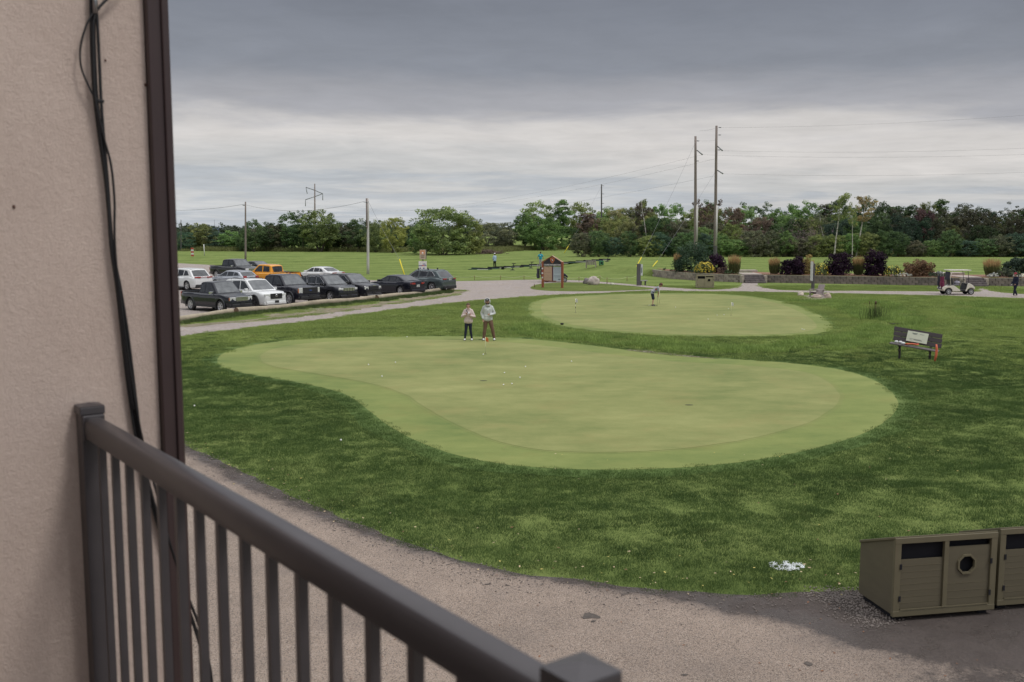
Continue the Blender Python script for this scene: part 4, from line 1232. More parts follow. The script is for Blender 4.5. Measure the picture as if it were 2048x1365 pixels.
k_ = sedan('parked_car', 'white sedan with red tail lights parked alone at the back by the grass', bpy.data.materials['white_paint'], L=4.9, W=1.86, wb=2.83,
        rear=dict(lamp=(.46, .12), lz=.90, plate=.70, bmat=bpy.data.materials['white_paint']))
place(k_, 648, 566.5, 2.83, 1.86, 'r', nose_right=False, ang=6)
l_ = fullsize('parked_truck', 'black crew cab pickup in the back row, its bed towards the corner trim', paint('jet_paint', (.024, .025, .030), .1), mirror=m_chrome, trim=None,
        face=dict(grille=(1.1, .36), gz=.92, gmat=m_chrome, lamp=(.34, .26), lz=.95))
place(l_, 480, 559.5, 3.65, 2.03, 'f', ang=2)
m_ = sedan('parked_car', 'black car in the farthest row, mostly hidden behind the orange pickup', paint('coal_paint', (.022, .023, .028), .1), L=4.7, W=1.82)
place(m_, 521, 551, 2.70, 1.82, 'f', ang=2)

# ================================================================== TREES AND SHRUBS
m_bark = M('bark', (.085, .070, .058), .9, var=.35, scale=3, bmp=.5, bdist=.02, bscale=9, stretch=(1, 1, .25))
m_birch, nt, b = new_mat('pale_bark')
nt.links.new(rampf(nt, ntex(nt, 2.2, 5, .7, stretch=(.6, .6, 2.5)), [(.36, (.08, .07, .06)), (.46, (.42, .39, .35)), (.7, (.55, .52, .48))]), b.inputs['Base Color']); setin(b, Roughness=.85)
m_dead = M('dead_wood', (.20, .165, .15), .9, var=.3, scale=3)

def crown_mat(name):
    m, nt, b = new_mat(name)
    oi = nnode(nt, 'ShaderNodeObjectInfo'); g = nnode(nt, 'ShaderNodeNewGeometry')
    at = nnode(nt, 'ShaderNodeAttribute'); at.attribute_name = 'hue'
    f1 = ntex(nt, .45, 4, .6, vec=g.outputs['Position'])
    s = mth(nt, 'ADD', mth(nt, 'MULTIPLY', at.outputs['Fac'], .75), mth(nt, 'MULTIPLY', f1, .8))
    c = mixc(nt, 1.0, oi.outputs['Color'], rampf(nt, s, [(.30, (.95, 1.0, 1.2)), (.66, (2.0, 1.95, 2.5)), (1.0, (3.9, 3.5, 3.8))]), 'MULTIPLY')
    nt.links.new(c, b.inputs['Base Color']); setin(b, Roughness=.65); b.inputs['Specular IOR Level'].default_value = .2
    tr = nnode(nt, 'ShaderNodeBsdfTranslucent'); nt.links.new(c, tr.inputs[0])
    mx = nnode(nt, 'ShaderNodeMixShader'); mx.inputs[0].default_value = .34
    nt.links.new(b.outputs[0], mx.inputs[1]); nt.links.new(tr.outputs[0], mx.inputs[2])
    nt.links.new(mx.outputs[0], nt.nodes['Material Output'].inputs['Surface'])
    return m
m_leaf = crown_mat('foliage')

def leaves_mesh(name, centers, radii, per, size, flat=.6, mat=None, droop=0):
    """leaf-sized quads spread through clumps"""
    cs = np.repeat(np.asarray(centers, float), per, axis=0); rs = np.repeat(np.asarray(radii, float), per)
    n = len(cs)
    d = rng.normal(size=(n, 3)); d /= np.linalg.norm(d, axis=1)[:, None]
    rr = rs * rng.uniform(.25, 1.0, n) ** .6
    p = cs + d * rr[:, None] * np.array([1, 1, flat])
    nn = d * .6 + rng.normal(size=(n, 3)) * .7 + np.array([0, 0, .5]); nn /= np.linalg.norm(nn, axis=1)[:, None]
    t = np.cross(nn, rng.normal(size=(n, 3))); t /= np.linalg.norm(t, axis=1)[:, None]
    bt = np.cross(nn, t)
    sz = size * rng.uniform(.55, 1.25, n)
    a, b_ = t * sz[:, None] * .5, bt * sz[:, None] * .32
    v = np.empty((n * 4, 3)); v[0::4] = p - a; v[1::4] = p - b_ * .9 + nn * sz[:, None] * .05; v[2::4] = p + a; v[3::4] = p + b_ * .9 + nn * sz[:, None] * .05
    me = bpy.data.meshes.new(name)
    me.vertices.add(n * 4); me.vertices.foreach_set('co', v.ravel())
    me.loops.add(n * 4); me.loops.foreach_set('vertex_index', np.arange(n * 4))
    me.polygons.add(n); me.polygons.foreach_set('loop_start', np.arange(0, n * 4, 4)); me.polygons.foreach_set('loop_total', np.full(n, 4))
    me.update(calc_edges=True)
    hc = np.repeat(rng.uniform(0, 1, len(centers)), per) * .6 + rng.uniform(0, 1, n) * .4
    at = me.attributes.new('hue', 'FLOAT', 'POINT'); at.data.foreach_set('value', np.repeat(hc, 4).astype(np.float32))
    me.materials.append(mat or m_leaf)
    return me

def limb(mb, p, d, L, r, depth, tips, wob=.25, kids=3, up=.25):
    """recursive branch; collects tips"""
    n = 5; pts = [Vector(p)]; rad = [r]; cur = Vector(d).normalized(); q = Vector(p)
    for i in range(n):
        cur = (cur + Vector((random.gauss(0, wob), random.gauss(0, wob), random.gauss(up * .5, wob * .6))) * .35).normalized()
        q = q + cur * L / n; pts.append(q.copy()); rad.append(r * (1 - .6 * (i + 1) / n))
    mb.tube(pts, rad, 6 if r > .05 else 4, caps=False)
    tips.append((pts[-1], L)); 
    if depth > 0:
        for k in range(kids):
            i = random.randint(2, n)
            a = random.uniform(0, 2 * math.pi)
            nd = (cur + Vector((math.cos(a), math.sin(a), random.uniform(.0, .6))) * random.uniform(.6, 1.1)).normalized()
            limb(mb, pts[i], nd, L * random.uniform(.5, .72), rad[i] * .62, depth - 1, tips, wob, kids, up)
        tips.append((pts[3], L * .6))

def tree_proto(kind, seed):
    """returns (trunk mesh, crown mesh) about 10 m tall, 7 m wide"""
    random.seed(seed); mb = MB(); tips = []
    if kind == 'broad':
        for k in range(random.choice((2, 3, 3))):
            a = random.uniform(0, 6.28)
            limb(mb, (math.cos(a) * .12, math.sin(a) * .12, -.2), (math.cos(a) * .35, math.sin(a) * .35, 1), random.uniform(3.0, 3.9), .20, 2, tips, kids=3)
        cs = [t[0] for t in tips]
        for _ in range(95):
            a = random.uniform(0, 6.28); u = random.uniform(-1, 1); r_ = random.uniform(.45, 1) ** .5
            k = 1 + .45 * noise.noise(Vector((math.cos(a) * 1.4, math.sin(a) * 1.4, u * 1.6 + seed)))
            cs.append(Vector((math.cos(a) * math.sqrt(1 - u * u) * 3.3 * r_ * k, math.sin(a) * math.sqrt(1 - u * u) * 3.3 * r_ * k, 5.4 + u * 4.2 * r_ * k)))
        rs = [random.uniform(.55, 1.0) for _ in cs]; per, size = 62, .36
    elif kind == 'bush':
        for k in range(5):
            a = random.uniform(0, 6.28)
            limb(mb, (math.cos(a) * .2, math.sin(a) * .2, -.2), (math.cos(a) * .8, math.sin(a) * .8, 1), random.uniform(3.0, 4), .13, 1, tips, kids=3)
        cs = [t[0] for t in tips]
        for _ in range(170):
            a = random.uniform(0, 6.28); u = random.uniform(-.85, 1); r_ = random.uniform(.35, 1) ** .45
            k = 1 + .38 * noise.noise(Vector((math.cos(a) * 1.6, math.sin(a) * 1.6, u * 1.6 + seed)))
            cs.append(Vector((math.cos(a) * math.sqrt(1 - u * u) * 4.6 * r_ * k, math.sin(a) * math.sqrt(1 - u * u) * 4.6 * r_ * k, max(.5, 4.2 + u * 5.2 * r_ * k))))
        rs = [random.uniform(.55, 1.05) for _ in cs]; per, size = 56, .37
    elif kind == 'poplar':
        limb(mb, (0, 0, -.2), (0, 0, 1), 8.6, .17, 0, tips, wob=.10, kids=7, up=.1)
        for _ in range(16):
            z = random.uniform(2.5, 8.5); a = random.uniform(0, 6.28)
            limb(mb, (0, 0, z), (math.cos(a), math.sin(a), .8), random.uniform(1, 2.2) * (1.15 - z / 11), .04, 0, tips)
        cs = [t[0] for t in tips]
        for _ in range(70):
            z = random.uniform(2.6, 9.6); w = 2.0 * math.sin(math.pi * min(1, (z - 1.2) / 9.2)) ** .7; a = random.uniform(0, 6.28); r_ = random.uniform(.2, 1)
            cs.append(Vector((math.cos(a) * w * r_, math.sin(a) * w * r_, z)))
        rs = [random.uniform(.45, .85) for _ in cs]; per, size = 50, .33
    elif kind == 'birch':
        limb(mb, (0, 0, -.2), (random.uniform(-.08, .08), 0, 1), 8.6, .13, 0, tips, wob=.12, up=.1)
        tx = tips[0][0]
        for _ in range(12):
            z = random.uniform(5.2, 8.6); a = random.uniform(0, 6.28)
            limb(mb, (tx.x * z / 8.6, tx.y * z / 8.6, z), (math.cos(a), math.sin(a), .7), random.uniform(.9, 2.2), .035, 1, tips, kids=2)
        cs = [t[0] for t in tips if t[0].z > 5]
        rs = [random.uniform(.35, .62) for _ in cs]; per, size = 26, .27
    elif kind == 'thin':
        limb(mb, (0, 0, -.2), (random.uniform(-.1, .1), 0, 1), 6.4, .15, 2, tips, wob=.22, kids=4, up=.2)
        cs = [t[0] for t in tips]
        for _ in range(55):
            a = random.uniform(0, 6.28); z = random.uniform(3, 9.3); r_ = random.uniform(.2, 2.6)
            cs.append(Vector((math.cos(a) * r_, math.sin(a) * r_, z)))
        rs = [random.uniform(.4, .8) for _ in cs]; per, size = 42, .32
    elif kind == 'dead':
        for k in range(16):
            a = random.uniform(0, 6.28)
            limb(mb, (math.cos(a) * .5, math.sin(a) * .5, -.2), (math.cos(a) * .9, math.sin(a) * .9, 1), random.uniform(2.6, 4.2), .075, 2, tips, wob=.45, kids=4, up=.1)
        cs = [t[0] for t in tips[::6]]; rs = [.5] * len(cs); per, size = 8, .2
    tm = mb.mesh('trunk', fixn=False); tm.materials.append(m_bark)
    zs = np.array([c[2] + r_ for c, r_ in zip(cs, rs)]); rad = np.array([math.hypot(c[0], c[1]) + r_ for c, r_ in zip(cs, rs)])
    zt, wt = np.percentile(zs, 99), np.percentile(rad, 94)
    kk = [i for i in range(len(cs)) if zs[i] <= zt * 1.03 and rad[i] < wt * 1.25]
    cm = leaves_mesh('crown', [tuple(cs[i]) for i in kk], [rs[i] for i in kk], per, size)
    tm['nw'] = float(wt * 2); tm['nh'] = float(zt)
    return tm, cm
PROTO = {}
for kd, cnt in (('broad', 4), ('bush', 4), ('poplar', 3), ('birch', 2), ('thin', 3), ('dead', 1)):
    PROTO[kd] = [tree_proto(kd, 100 + i * 7 + len(kd)) for i in range(cnt)]
random.seed(11)
def tree(name, label, kd, px, base, top, wide, col, cat='tree', group=None, bark=None, dy=0, var=None, sink=0):
    """base/top are photo rows of the trunk foot and the crown tip, wide the crown width in photo pixels"""
    p = G(px, base)
    if dy: p.y += dy; p.x *= (p.y) / (p.y - dy); p.z = H(p.x, p.y)
    ztop = at_y(px, top, p.y).z
    h = (ztop - p.z)
    w = wide / FPX * p.y
    tm, cm = random.choice(PROTO[kd]) if var is None else PROTO[kd][var % len(PROTO[kd])]
    nat_w, nat_h = tm['nw'], tm['nh']
    t = thing(name, label, cat, p - Vector((0, 0, sink)), random.uniform(0, 6.28), group)
    t.scale = (w / nat_w, w / nat_w, h / nat_h)
    tr = inst('trunk', tm, t)
    if bark:
        tr = tr; tr.material_slots[0].link = 'OBJECT'; tr.material_slots[0].material = bark
    c = inst('crown', cm, t)
    k = random.uniform(.85, 1.15)
    c.color = (col[0] * k, col[1] * random.uniform(.92, 1.08) * k, col[2] * k, 1)
    return t
DG, MG, OG, YG_, LG, BG, RB, GB_ = (.040, .068, .024), (.062, .105, .030), (.085, .105, .032), (.120, .130, .036), (.078, .110, .034), (.030, .055, .030), (.066, .052, .034), (.062, .070, .036)
# hedge-like row along the back of the practice field (left), one by one
row = [('bush', 366, 502, 464, 46, BG, 'dark low tree at the left end of the row, next to the corner trim'),
       ('broad', 404, 501, 446, 54, OG, 'olive green tree standing above the white stake in the field'),
       ('bush', 436, 501, 464, 44, BG, 'dark low tree right below the distant domed roof'),
       ('broad', 463, 502, 462, 52, MG, 'mid green rounded tree left of the nearer wooden net pole'),
       ('bush', 490, 503, 459, 34, DG, 'dark bushy tree straight behind the left net pole'),
       ('broad', 508, 504, 439, 40, DG, 'dark tree with a pointed tip just right of the left net pole'),
       ('broad', 537, 503, 444, 48, DG, 'dark green tree second from the left net pole'),
       ('bush', 556, 503, 449, 40, GB_, 'brownish green tree left of the two tallest trees of the row'),
       ('broad', 580, 503, 424, 54, DG, 'tall dark tree left of the distant steel pylon'),
       ('thin', 606, 503, 418, 42, DG, 'tall thin-topped tree left of the bright green one under the pylon'),
       ('broad', 640, 504, 418, 76, LG, 'tall fresh green tree directly below the distant steel pylon'),
       ('broad', 674, 503, 440, 52, DG, 'dark tree between the pylon tree and the gap in the row'),
       ('bush', 655, 503, 455, 40, DG, 'low dark tree under the fresh green pylon tree'),
       ('broad', 694, 503, 446, 40, GB_, 'olive tree left of the one with forked trunks'),
       ('broad', 714, 504, 436, 54, DG, 'dark tree on forked bare trunks left of the white net pole'),
       ('bush', 752, 505, 440, 48, LG, 'light green tree right of the white net pole'),
       ('bush', 786, 506, 433, 52, YG_, 'yellow-green tree at the right end of the row'),
       ('bush', 818, 500, 452, 44, DG, 'small dark tree in the distance beside the big round bush tree'),
       ('bush', 885, 510, 413, 122, LG, 'big round fresh green bush tree standing alone at the edge of the field'),
       ('bush', 850, 508, 440, 60, MG, 'green lower bush leaning on the left of the big round bush tree'),
       ('bush', 935, 509, 432, 70, (.095, .120, .034), 'yellowing bush on the right of the big round bush tree'),
       ('bush', 985, 501, 444, 84, GB_, 'dull brownish bush right of the big round bush tree')]
for kd, px, bs, tp, wd, cl, lb in row:
    tree('field_tree', lb, kd, px, bs, tp - 2, wd * 1.16, cl, group='trees along the back of the practice field')
random.seed(77)
for px, tp, w_, nm in [(380, 470, 44, 'the corner-side stake'), (422, 472, 44, 'the second field stake'), (450, 468, 40, 'the domed roof'), (478, 466, 40, 'the left net pole'), (524, 455, 44, 'the farthest black car'), (548, 455, 44, 'the orange pickup nose'), (568, 448, 46, 'the orange pickup roof'),
                      (594, 446, 46, 'the white sedan nose'), (622, 446, 46, 'the white sedan roof'), (660, 456, 44, 'the white sedan boot'), (700, 462, 36, 'the black SUV roof'), (732, 456, 40, 'the white net pole'), (770, 456, 44, 'the yellow-green tree'), (804, 462, 40, 'the lone guy wire cover')]:
    tree('field_tree', 'dark lower tree in the second rank of the row, behind ' + nm, 'bush' if px % 3 else 'broad', px, 502, tp, w_ * 1.2, random.choice([DG, BG, GB_, DG]), group='trees along the back of the practice field', dy=7)
# the middle group
for kd, px, bs, tp, wd, cl, lb in [
       ('broad', 1078, 499, 398, 96, LG, 'tall full green tree with a spiky top left of the slim dark pole'),
       ('bush', 1088, 501, 432, 96, MG, 'round green bush tree in front of the tall spiky-topped tree'),
       ('poplar', 1125, 499, 397, 52, MG, 'narrow tall green tree right of the round green bush tree'),
       ('broad', 1048, 500, 420, 52, MG, 'green tree at the left end of the middle group'),
       ('broad', 1163, 497, 402, 70, OG, 'airy olive green tree next to the slim dark pole, on its left'),
       ('bush', 1150, 499, 455, 60, DG, 'low dark bush at the foot of the airy olive tree'),
       ('broad', 1212, 497, 412, 62, (.085, .112, .036), 'yellowish green tree right behind the slim dark pole'),
       ('poplar', 1240, 497, 414, 44, (.095, .118, .04), 'slender yellow-green tree right of the slim dark pole'),
       ('bush', 1015, 500, 455, 44, GB_, 'small dull bush left of the middle group')]:
    tree('grove_tree', lb, kd, px, bs, tp, wd, cl, group='trees of the middle grove')
# the wood on the right: three ranks
random.seed(23)
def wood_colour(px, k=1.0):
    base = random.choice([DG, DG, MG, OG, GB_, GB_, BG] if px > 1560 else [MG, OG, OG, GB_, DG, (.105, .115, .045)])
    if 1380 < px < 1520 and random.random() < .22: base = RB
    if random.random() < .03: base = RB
    d = 1.0 if px < 1600 else 1.0 - min(.5, (px - 1560) / 800)  # vignette darkening towards the right, put into the leaf colour
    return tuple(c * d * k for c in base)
LM = [(1183, 'the range bench'), (1203, 'the slim dark pole'), (1225, 'the small island stone'), (1250, 'the rope fence end'), (1277, 'the dark signpost'), (1310, 'the yellow guy covers'), (1335, 'the left wall tip'), (1360, 'the left tan grass'), (1385, 'the large dark shrub'), (1409, 'the round yellow bush'),
      (1430, 'the taller power pole'), (1450, 'the poles purple shrub'), (1470, 'the grass left of the steps'), (1505, 'the middle steps'), (1548, 'the right-hand tan grass'), (1586, 'the wide purple shrub'), (1622, 'the tall narrow panel'), (1655, 'the armchair boulder'), (1680, 'the tall round purple shrub'),
      (1716, 'the green reed clump'), (1750, 'the second tall purple shrub'), (1786, 'the sprawling yellow bush'), (1812, 'the silvery plants'), (1835, 'the reddish barberry'), (1872, 'the low cart-side shrub'), (1895, 'the cream cart bags'), (1917, 'the cream cart roof'), (1950, 'the nose of the cream cart'), (1983, 'the rusty-topped grass'), (2010, 'the low edge shrub'), (2030, 'the red-capped person'), (2075, 'the right frame edge')]
USED = {}
def where(px):
    x, n = min(LM, key=lambda q_: abs(q_[0] - px))
    rel = 'behind' if abs(px - x) < 6 else ('right of' if px > x else 'left of')
    return rel + ' ' + n
def cname(c):
    if c[0] > c[1] * 1.1: return 'rusty brown'
    if c[0] > .08: return 'yellowish olive'
    if c[1] > .095: return 'mid green'
    if c[0] > .05: return 'dull olive'
    return 'dark green'
def uniq(l):
    USED[l] = USED.get(l, 0) + 1
    return l if USED[l] == 1 else l + [', farther right', ', rightmost'][min(USED[l] - 2, 1)]
GRP = 'trees of the wood behind the right-hand fairway'
TOPL = [(1180, 412), (1250, 408), (1300, 406), (1360, 414), (1440, 404), (1520, 404), (1600, 402), (1700, 404), (1760, 398), (1850, 406), (1950, 408), (2050, 403), (2200, 400)]
for rank, (bs, kds, stp, toff, lbl) in enumerate([(503, ['thin', 'broad', 'poplar', 'broad'], 30, 0, 'tree, back rank, '),
                                             (507, ['broad', 'thin', 'bush', 'broad'], 30, 12, 'tree, middle rank, '),
                                             (511, ['bush', 'broad', 'bush'], 30, 34, 'tree, front rank, ')]):
    px = 1175 + rank * 9
    while px < 2130:
        kd = random.choice(kds)
        tp = np.interp(px, [t[0] for t in TOPL], [t[1] for t in TOPL]) + toff + random.uniform(-12, 16)
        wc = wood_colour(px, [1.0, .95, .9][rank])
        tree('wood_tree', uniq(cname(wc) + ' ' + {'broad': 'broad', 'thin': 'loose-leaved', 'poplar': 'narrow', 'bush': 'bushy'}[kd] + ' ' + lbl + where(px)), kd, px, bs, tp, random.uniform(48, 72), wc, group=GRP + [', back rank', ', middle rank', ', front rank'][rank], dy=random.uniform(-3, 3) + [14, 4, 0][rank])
        px += stp * random.uniform(.75, 1.2)
px = 1165
while px < 2120:
    tree('wood_bush', uniq('low bush at the foot of the wood, ' + where(px)), 'bush', px, 512.5, 466 + random.uniform(-10, 14), random.uniform(46, 66), tuple(c * 1.05 for c in random.choice([DG, GB_, BG, OG, MG])), cat='bush', group='undergrowth at the foot of the wood', dy=-4)
    px += random.uniform(26, 38)
# trees that stand out
tree('reddish_tree', 'rust brown topped tree rising between the two tall wooden poles', 'thin', 1412, 507, 392, 66, RB, group=None)
tree('reddish_tree', 'dark red-brown tree left of the tall wooden poles', 'thin', 1290, 506, 404, 60, (.060, .048, .034))
tree('reddish_tree', 'rusty brown tree just right of the taller wooden pole', 'broad', 1468, 508, 410, 60, (.070, .052, .034))
tree('reddish_tree', 'dark rusty tree deep in the wood above the golf cart', 'broad', 1845, 506, 412, 58, (.050, .032, .028))
tree('dead_shrub', 'leafless grey-brown shrub with a haze of bare twigs in front of the wood', 'dead', 1612, 513, 432, 120, (.10, .08, .07), cat='shrub', bark=m_dead)
tree('dead_shrub', 'smaller bare twiggy shrub left of the large leafless one', 'dead', 1520, 513, 452, 90, (.06, .06, .04), cat='shrub', bark=m_dead)
tree('birch_tree', 'tall pale-barked tree with a flat tuft of leaves, left of the leaning pair', 'birch', 1668, 514, 384, 60, OG, bark=m_birch, var=0, dy=-6)
tree('birch_tree', 'pale-trunked tree of the leaning pair, left one', 'birch', 1704, 514, 404, 40, OG, bark=m_birch, var=1, dy=-6)
tb = tree('birch_tree', 'pale-trunked tree of the leaning pair, right one', 'birch', 1712, 512, 388, 58, (.10, .09, .035), bark=m_birch, var=0, dy=-6)
tb.rotation_euler = (0, R(9), 0)
for px, y0, y1, lb in [(1622, 470, 436, 'bare pale stem poking out of the leafless shrub'), (1645, 468, 434, 'crooked pale dead stem left of the tall pale-barked tree'), (1288, 440, 400, 'bare pale stem in the wood left of the poles')]:
    p = G(px, 511); p.y -= 3; a, c_ = at_y(px, y0, p.y), at_y(px - 5, y1, p.y)
    mb = MB(); mb.tube([(0, 0, -.3), (a - p) * .6 + Vector((.15, 0, 0)), (a - p), (a - p).lerp(c_ - p, .5) + Vector((-.1, 0, 0)), c_ - p], [.07, .065, .06, .04, .02], 6)
    o = mb.build('dead_tree', m_birch, loc=p); tag(o, lb, 'dead tree')
# brush piles
for px, bs, w_, h_, lb in [(1150, 498, 90, 14, 'pile of cut brown branches under the airy olive tree'), (1320, 510, 120, 22, 'heap of bare brown branches behind the yellow guy-wire covers'), (975, 508, 50, 8, 'low pile of dark branches by the brownish bush')]:
    p = G(px, bs); s_ = p.y / FPX; mb = MB()
    for _ in range(110):
        x = random.gauss(0, w_ * s_ * .26); y = random.gauss(0, .8); z = abs(random.gauss(0, h_ * s_ * .45)) * math.exp(-(x / (w_ * s_ * .4)) ** 2)
        a = random.uniform(0, 3.14); L = random.uniform(.8, 2.4); d = Vector((math.cos(a), math.sin(a) * .6, random.uniform(-.25, .45))) * L / 2
        c_ = Vector((x, y, z + .1)); mb.tube([c_ - d, c_ + Vector((0, 0, random.uniform(-.1, .15))), c_ + d], [.05, .04, .02], 4, caps=False)
    o = mb.build('brush_pile', M('cut_branches', (.12, .085, .065), .9, var=.4, scale=2), loc=p, fixn=False); tag(o, lb, 'brush pile', kind='stuff')

# ------------------------------------------------------------ planting in the raised bed
def bed_pt(px, back):
    """a point in the bed at photo column px, 'back' metres behind the wall face"""
    x = 0; y = 90.0
    for _ in range(8):
        y = float(yw(x)) + back; x = at_y(px, 560, y).x
    return Vector((x, y, H(x, y) + (.02 if back < 6 else 0)))
def shrub_mesh(w, h, n, per, size, seed, base=.1):
    random.seed(seed); cs = []; rs = []
    for _ in range(n):
        a = random.uniform(0, 6.28); u = random.uniform(0, 1); r_ = random.uniform(.3, 1) ** .5
        k = 1 + .30 * noise.noise(Vector((math.cos(a) * 1.8, math.sin(a) * 1.8, u * 2 + seed)))
        hh = u * h * r_
        ww = w / 2 * math.sqrt(max(0, 1 - (u * .92) ** 2)) * r_ * k * (1 if u > .15 else .9)
        cs.append((math.cos(a) * ww, math.sin(a) * ww, max(base, hh))); rs.append(random.uniform(.12, .24) * min(w, h))
    return leaves_mesh('foliage', cs, rs, per, size, flat=.9)
def stems(w, h, n, r_=.02):
    mb = MB()
    for _ in range(n):
        a = random.uniform(0, 6.28)
        mb.tube([(math.cos(a) * .08, math.sin(a) * .08, -.06), (math.cos(a) * w * .15, math.sin(a) * w * .15, h * .4), (math.cos(a) * w * .3, math.sin(a) * w * .3, h * .75)], [r_, r_ * .8, r_ * .4], 5, caps=False)
    return mb
def shrub(name, label, px, top, wide, back, col, cat='shrub', size=.10, seed=1, n=60, flowers=None, group='shrubs in the raised bed', per=75):
    p = bed_pt(px, back); h = at_y(px, top, p.y).z - p.z; w = wide / FPX * p.y
    t = thing(name, label, cat, p, random.uniform(0, 6), group)
    f = inst('foliage', shrub_mesh(w, h, n, per, size, seed), t); f.color = (*col, 1)
    stems(w, h, 7).build('stem', m_bark, t)['kind'] = 'stuff'
    if flowers:
        mb = MB(); random.seed(seed + 50)
        for _ in range(flowers[0]):
            a = random.uniform(0, 6.28); u = random.random() ** .8
            ww = w / 2 * math.sqrt(max(0, 1 - (u * .95) ** 2)) * 1.0
            c_ = Vector((math.cos(a) * ww, math.sin(a) * ww, u * h * .98 + .05)); d = Vector((c_.x, c_.y, c_.z * .7)).normalized()
            q = d.to_track_quat('Z', 'Y').to_matrix(); r_ = flowers[2] * random.uniform(.7, 1.2)
            pts = [c_ + q @ Vector((math.cos(k * 1.256) * r_, math.sin(k * 1.256) * r_, .03)) for k in range(5)]
            mb.add(pts, [(0, 1, 2, 3, 4)])
        mb.build('flowers', M('petal_' + flowers[1], flowers[3], .6, var=.15), t, fixn=False)['kind'] = 'stuff'
    return t
YEL = ('yellow', .05, (.62, .47, .03))
shrub('dark_shrub', 'large dark green shrub at the left end of the raised bed', 1385, 486, 68, 3.3, (.022, .040, .020), seed=3, n=90, size=.18)
shrub('purple_shrub', 'purple-leaved shrub right of the large dark green one', 1430, 508, 40, 2.9, (.016, .008, .014), seed=4, n=60, size=.17)
shrub('flowering_shrub', 'round bush covered in yellow flowers in front of the purple shrub', 1409, 525, 42, 1.1, (.040, .060, .022), seed=5, n=60, size=.08, flowers=(430, 'yellow', .042, (.58, .44, .03)), cat='flower bush')
shrub('purple_shrub', 'wide purple shrub right of the upper steps', 1586, 514, 54, 1.7, (.012, .006, .011), seed=6, n=80, size=.17)
shrub('purple_shrub', 'tall round purple shrub right of the tall narrow panel', 1680, 506, 54, 1.9, (.012, .006, .011), seed=7, n=80, size=.17)
shrub('purple_shrub', 'tall dark purple shrub second right of the tall narrow panel', 1750, 502, 44, 1.9, (.011, .0055, .010), seed=8, n=80, size=.17)
shrub('golden_shrub', 'golden green shrub behind the tall narrow panel', 1612, 512, 34, 2.6, (.12, .10, .035), seed=9, n=45, size=.15)
shrub('flowering_shrub', 'low bush with yellow flowers right of the tall narrow panel', 1640, 527, 32, 1.0, (.045, .060, .022), seed=10, n=45, size=.08, flowers=(210, 'yellow', .040, (.55, .42, .03)), cat='flower bush')
shrub('flowering_shrub', 'sprawling yellow-flowered bush between the purple shrub and the reddish barberry', 1786, 532, 36, .9, (.045, .060, .022), seed=11, n=45, size=.08, flowers=(150, 'yellow', .040, (.50, .38, .03)), cat='flower bush')
shrub('barberry_shrub', 'reddish green rounded shrub left of the golf cart', 1835, 517, 58, 2.0, (.075, .050, .026), seed=12, n=80, size=.15)
shrub('low_shrub', 'low dark shrub behind the back of the golf cart', 1872, 542, 36, 1.5, (.035, .050, .025), seed=13, n=40, size=.09)
shrub('dark_shrub', 'dark green shrub at the right edge of the frame behind the red-capped person', 2040, 510, 60, 3.2, (.022, .036, .020), seed=14, n=80, size=.18)
shrub('low_shrub', 'low green shrub right of the ornamental grass near the right edge', 2010, 536, 48, 1.6, (.040, .052, .028), seed=15, n=50, size=.09)
shrub('low_shrub', 'brown low shrub between the flowering bush and the ornamental grass', 1446, 534, 30, 1.4, (.075, .055, .035), seed=16, n=36, size=.08)
shrub('low_shrub', 'small green shrub at the foot of the tall tan grass by the steps', 1458, 540, 20, .9, (.045, .075, .030), seed=17, n=24, size=.07)
shrub('low_shrub', 'blue-green low shrub left of the round yellow bush', 1385, 541, 22, 1.0, (.035, .060, .040), seed=18, n=24, size=.07)
for px, lb in [(1328, 'tiny green clump at the very left end of the bed'), (1342, 'tiny green clump second from the left end of the bed'), (1361, 'small green clump in the bare mulch left of the large dark shrub')]:
    shrub('bed_plant', lb, px, 539 if px != 1328 else 536, 9, 1.3 + (px == 1328) * 1.0, (.05, .075, .035), seed=px, n=14, size=.06, cat='plant', group='small plants in the mulch')
for px, lb in [(1795, 'silvery low plant spilling over the wall below the yellow-flowered bush'), (1815, 'silvery low plant left of the reddish shrub'), (1985, 'silvery spiky plant right of the golf cart'), (2038, 'silvery low plant behind the red-capped person')]:
    shrub('silver_plant', lb, px, 546, 26, .6, (.26, .28, .22), seed=px, n=20, size=.07, cat='plant', group='silvery plants along the wall top')
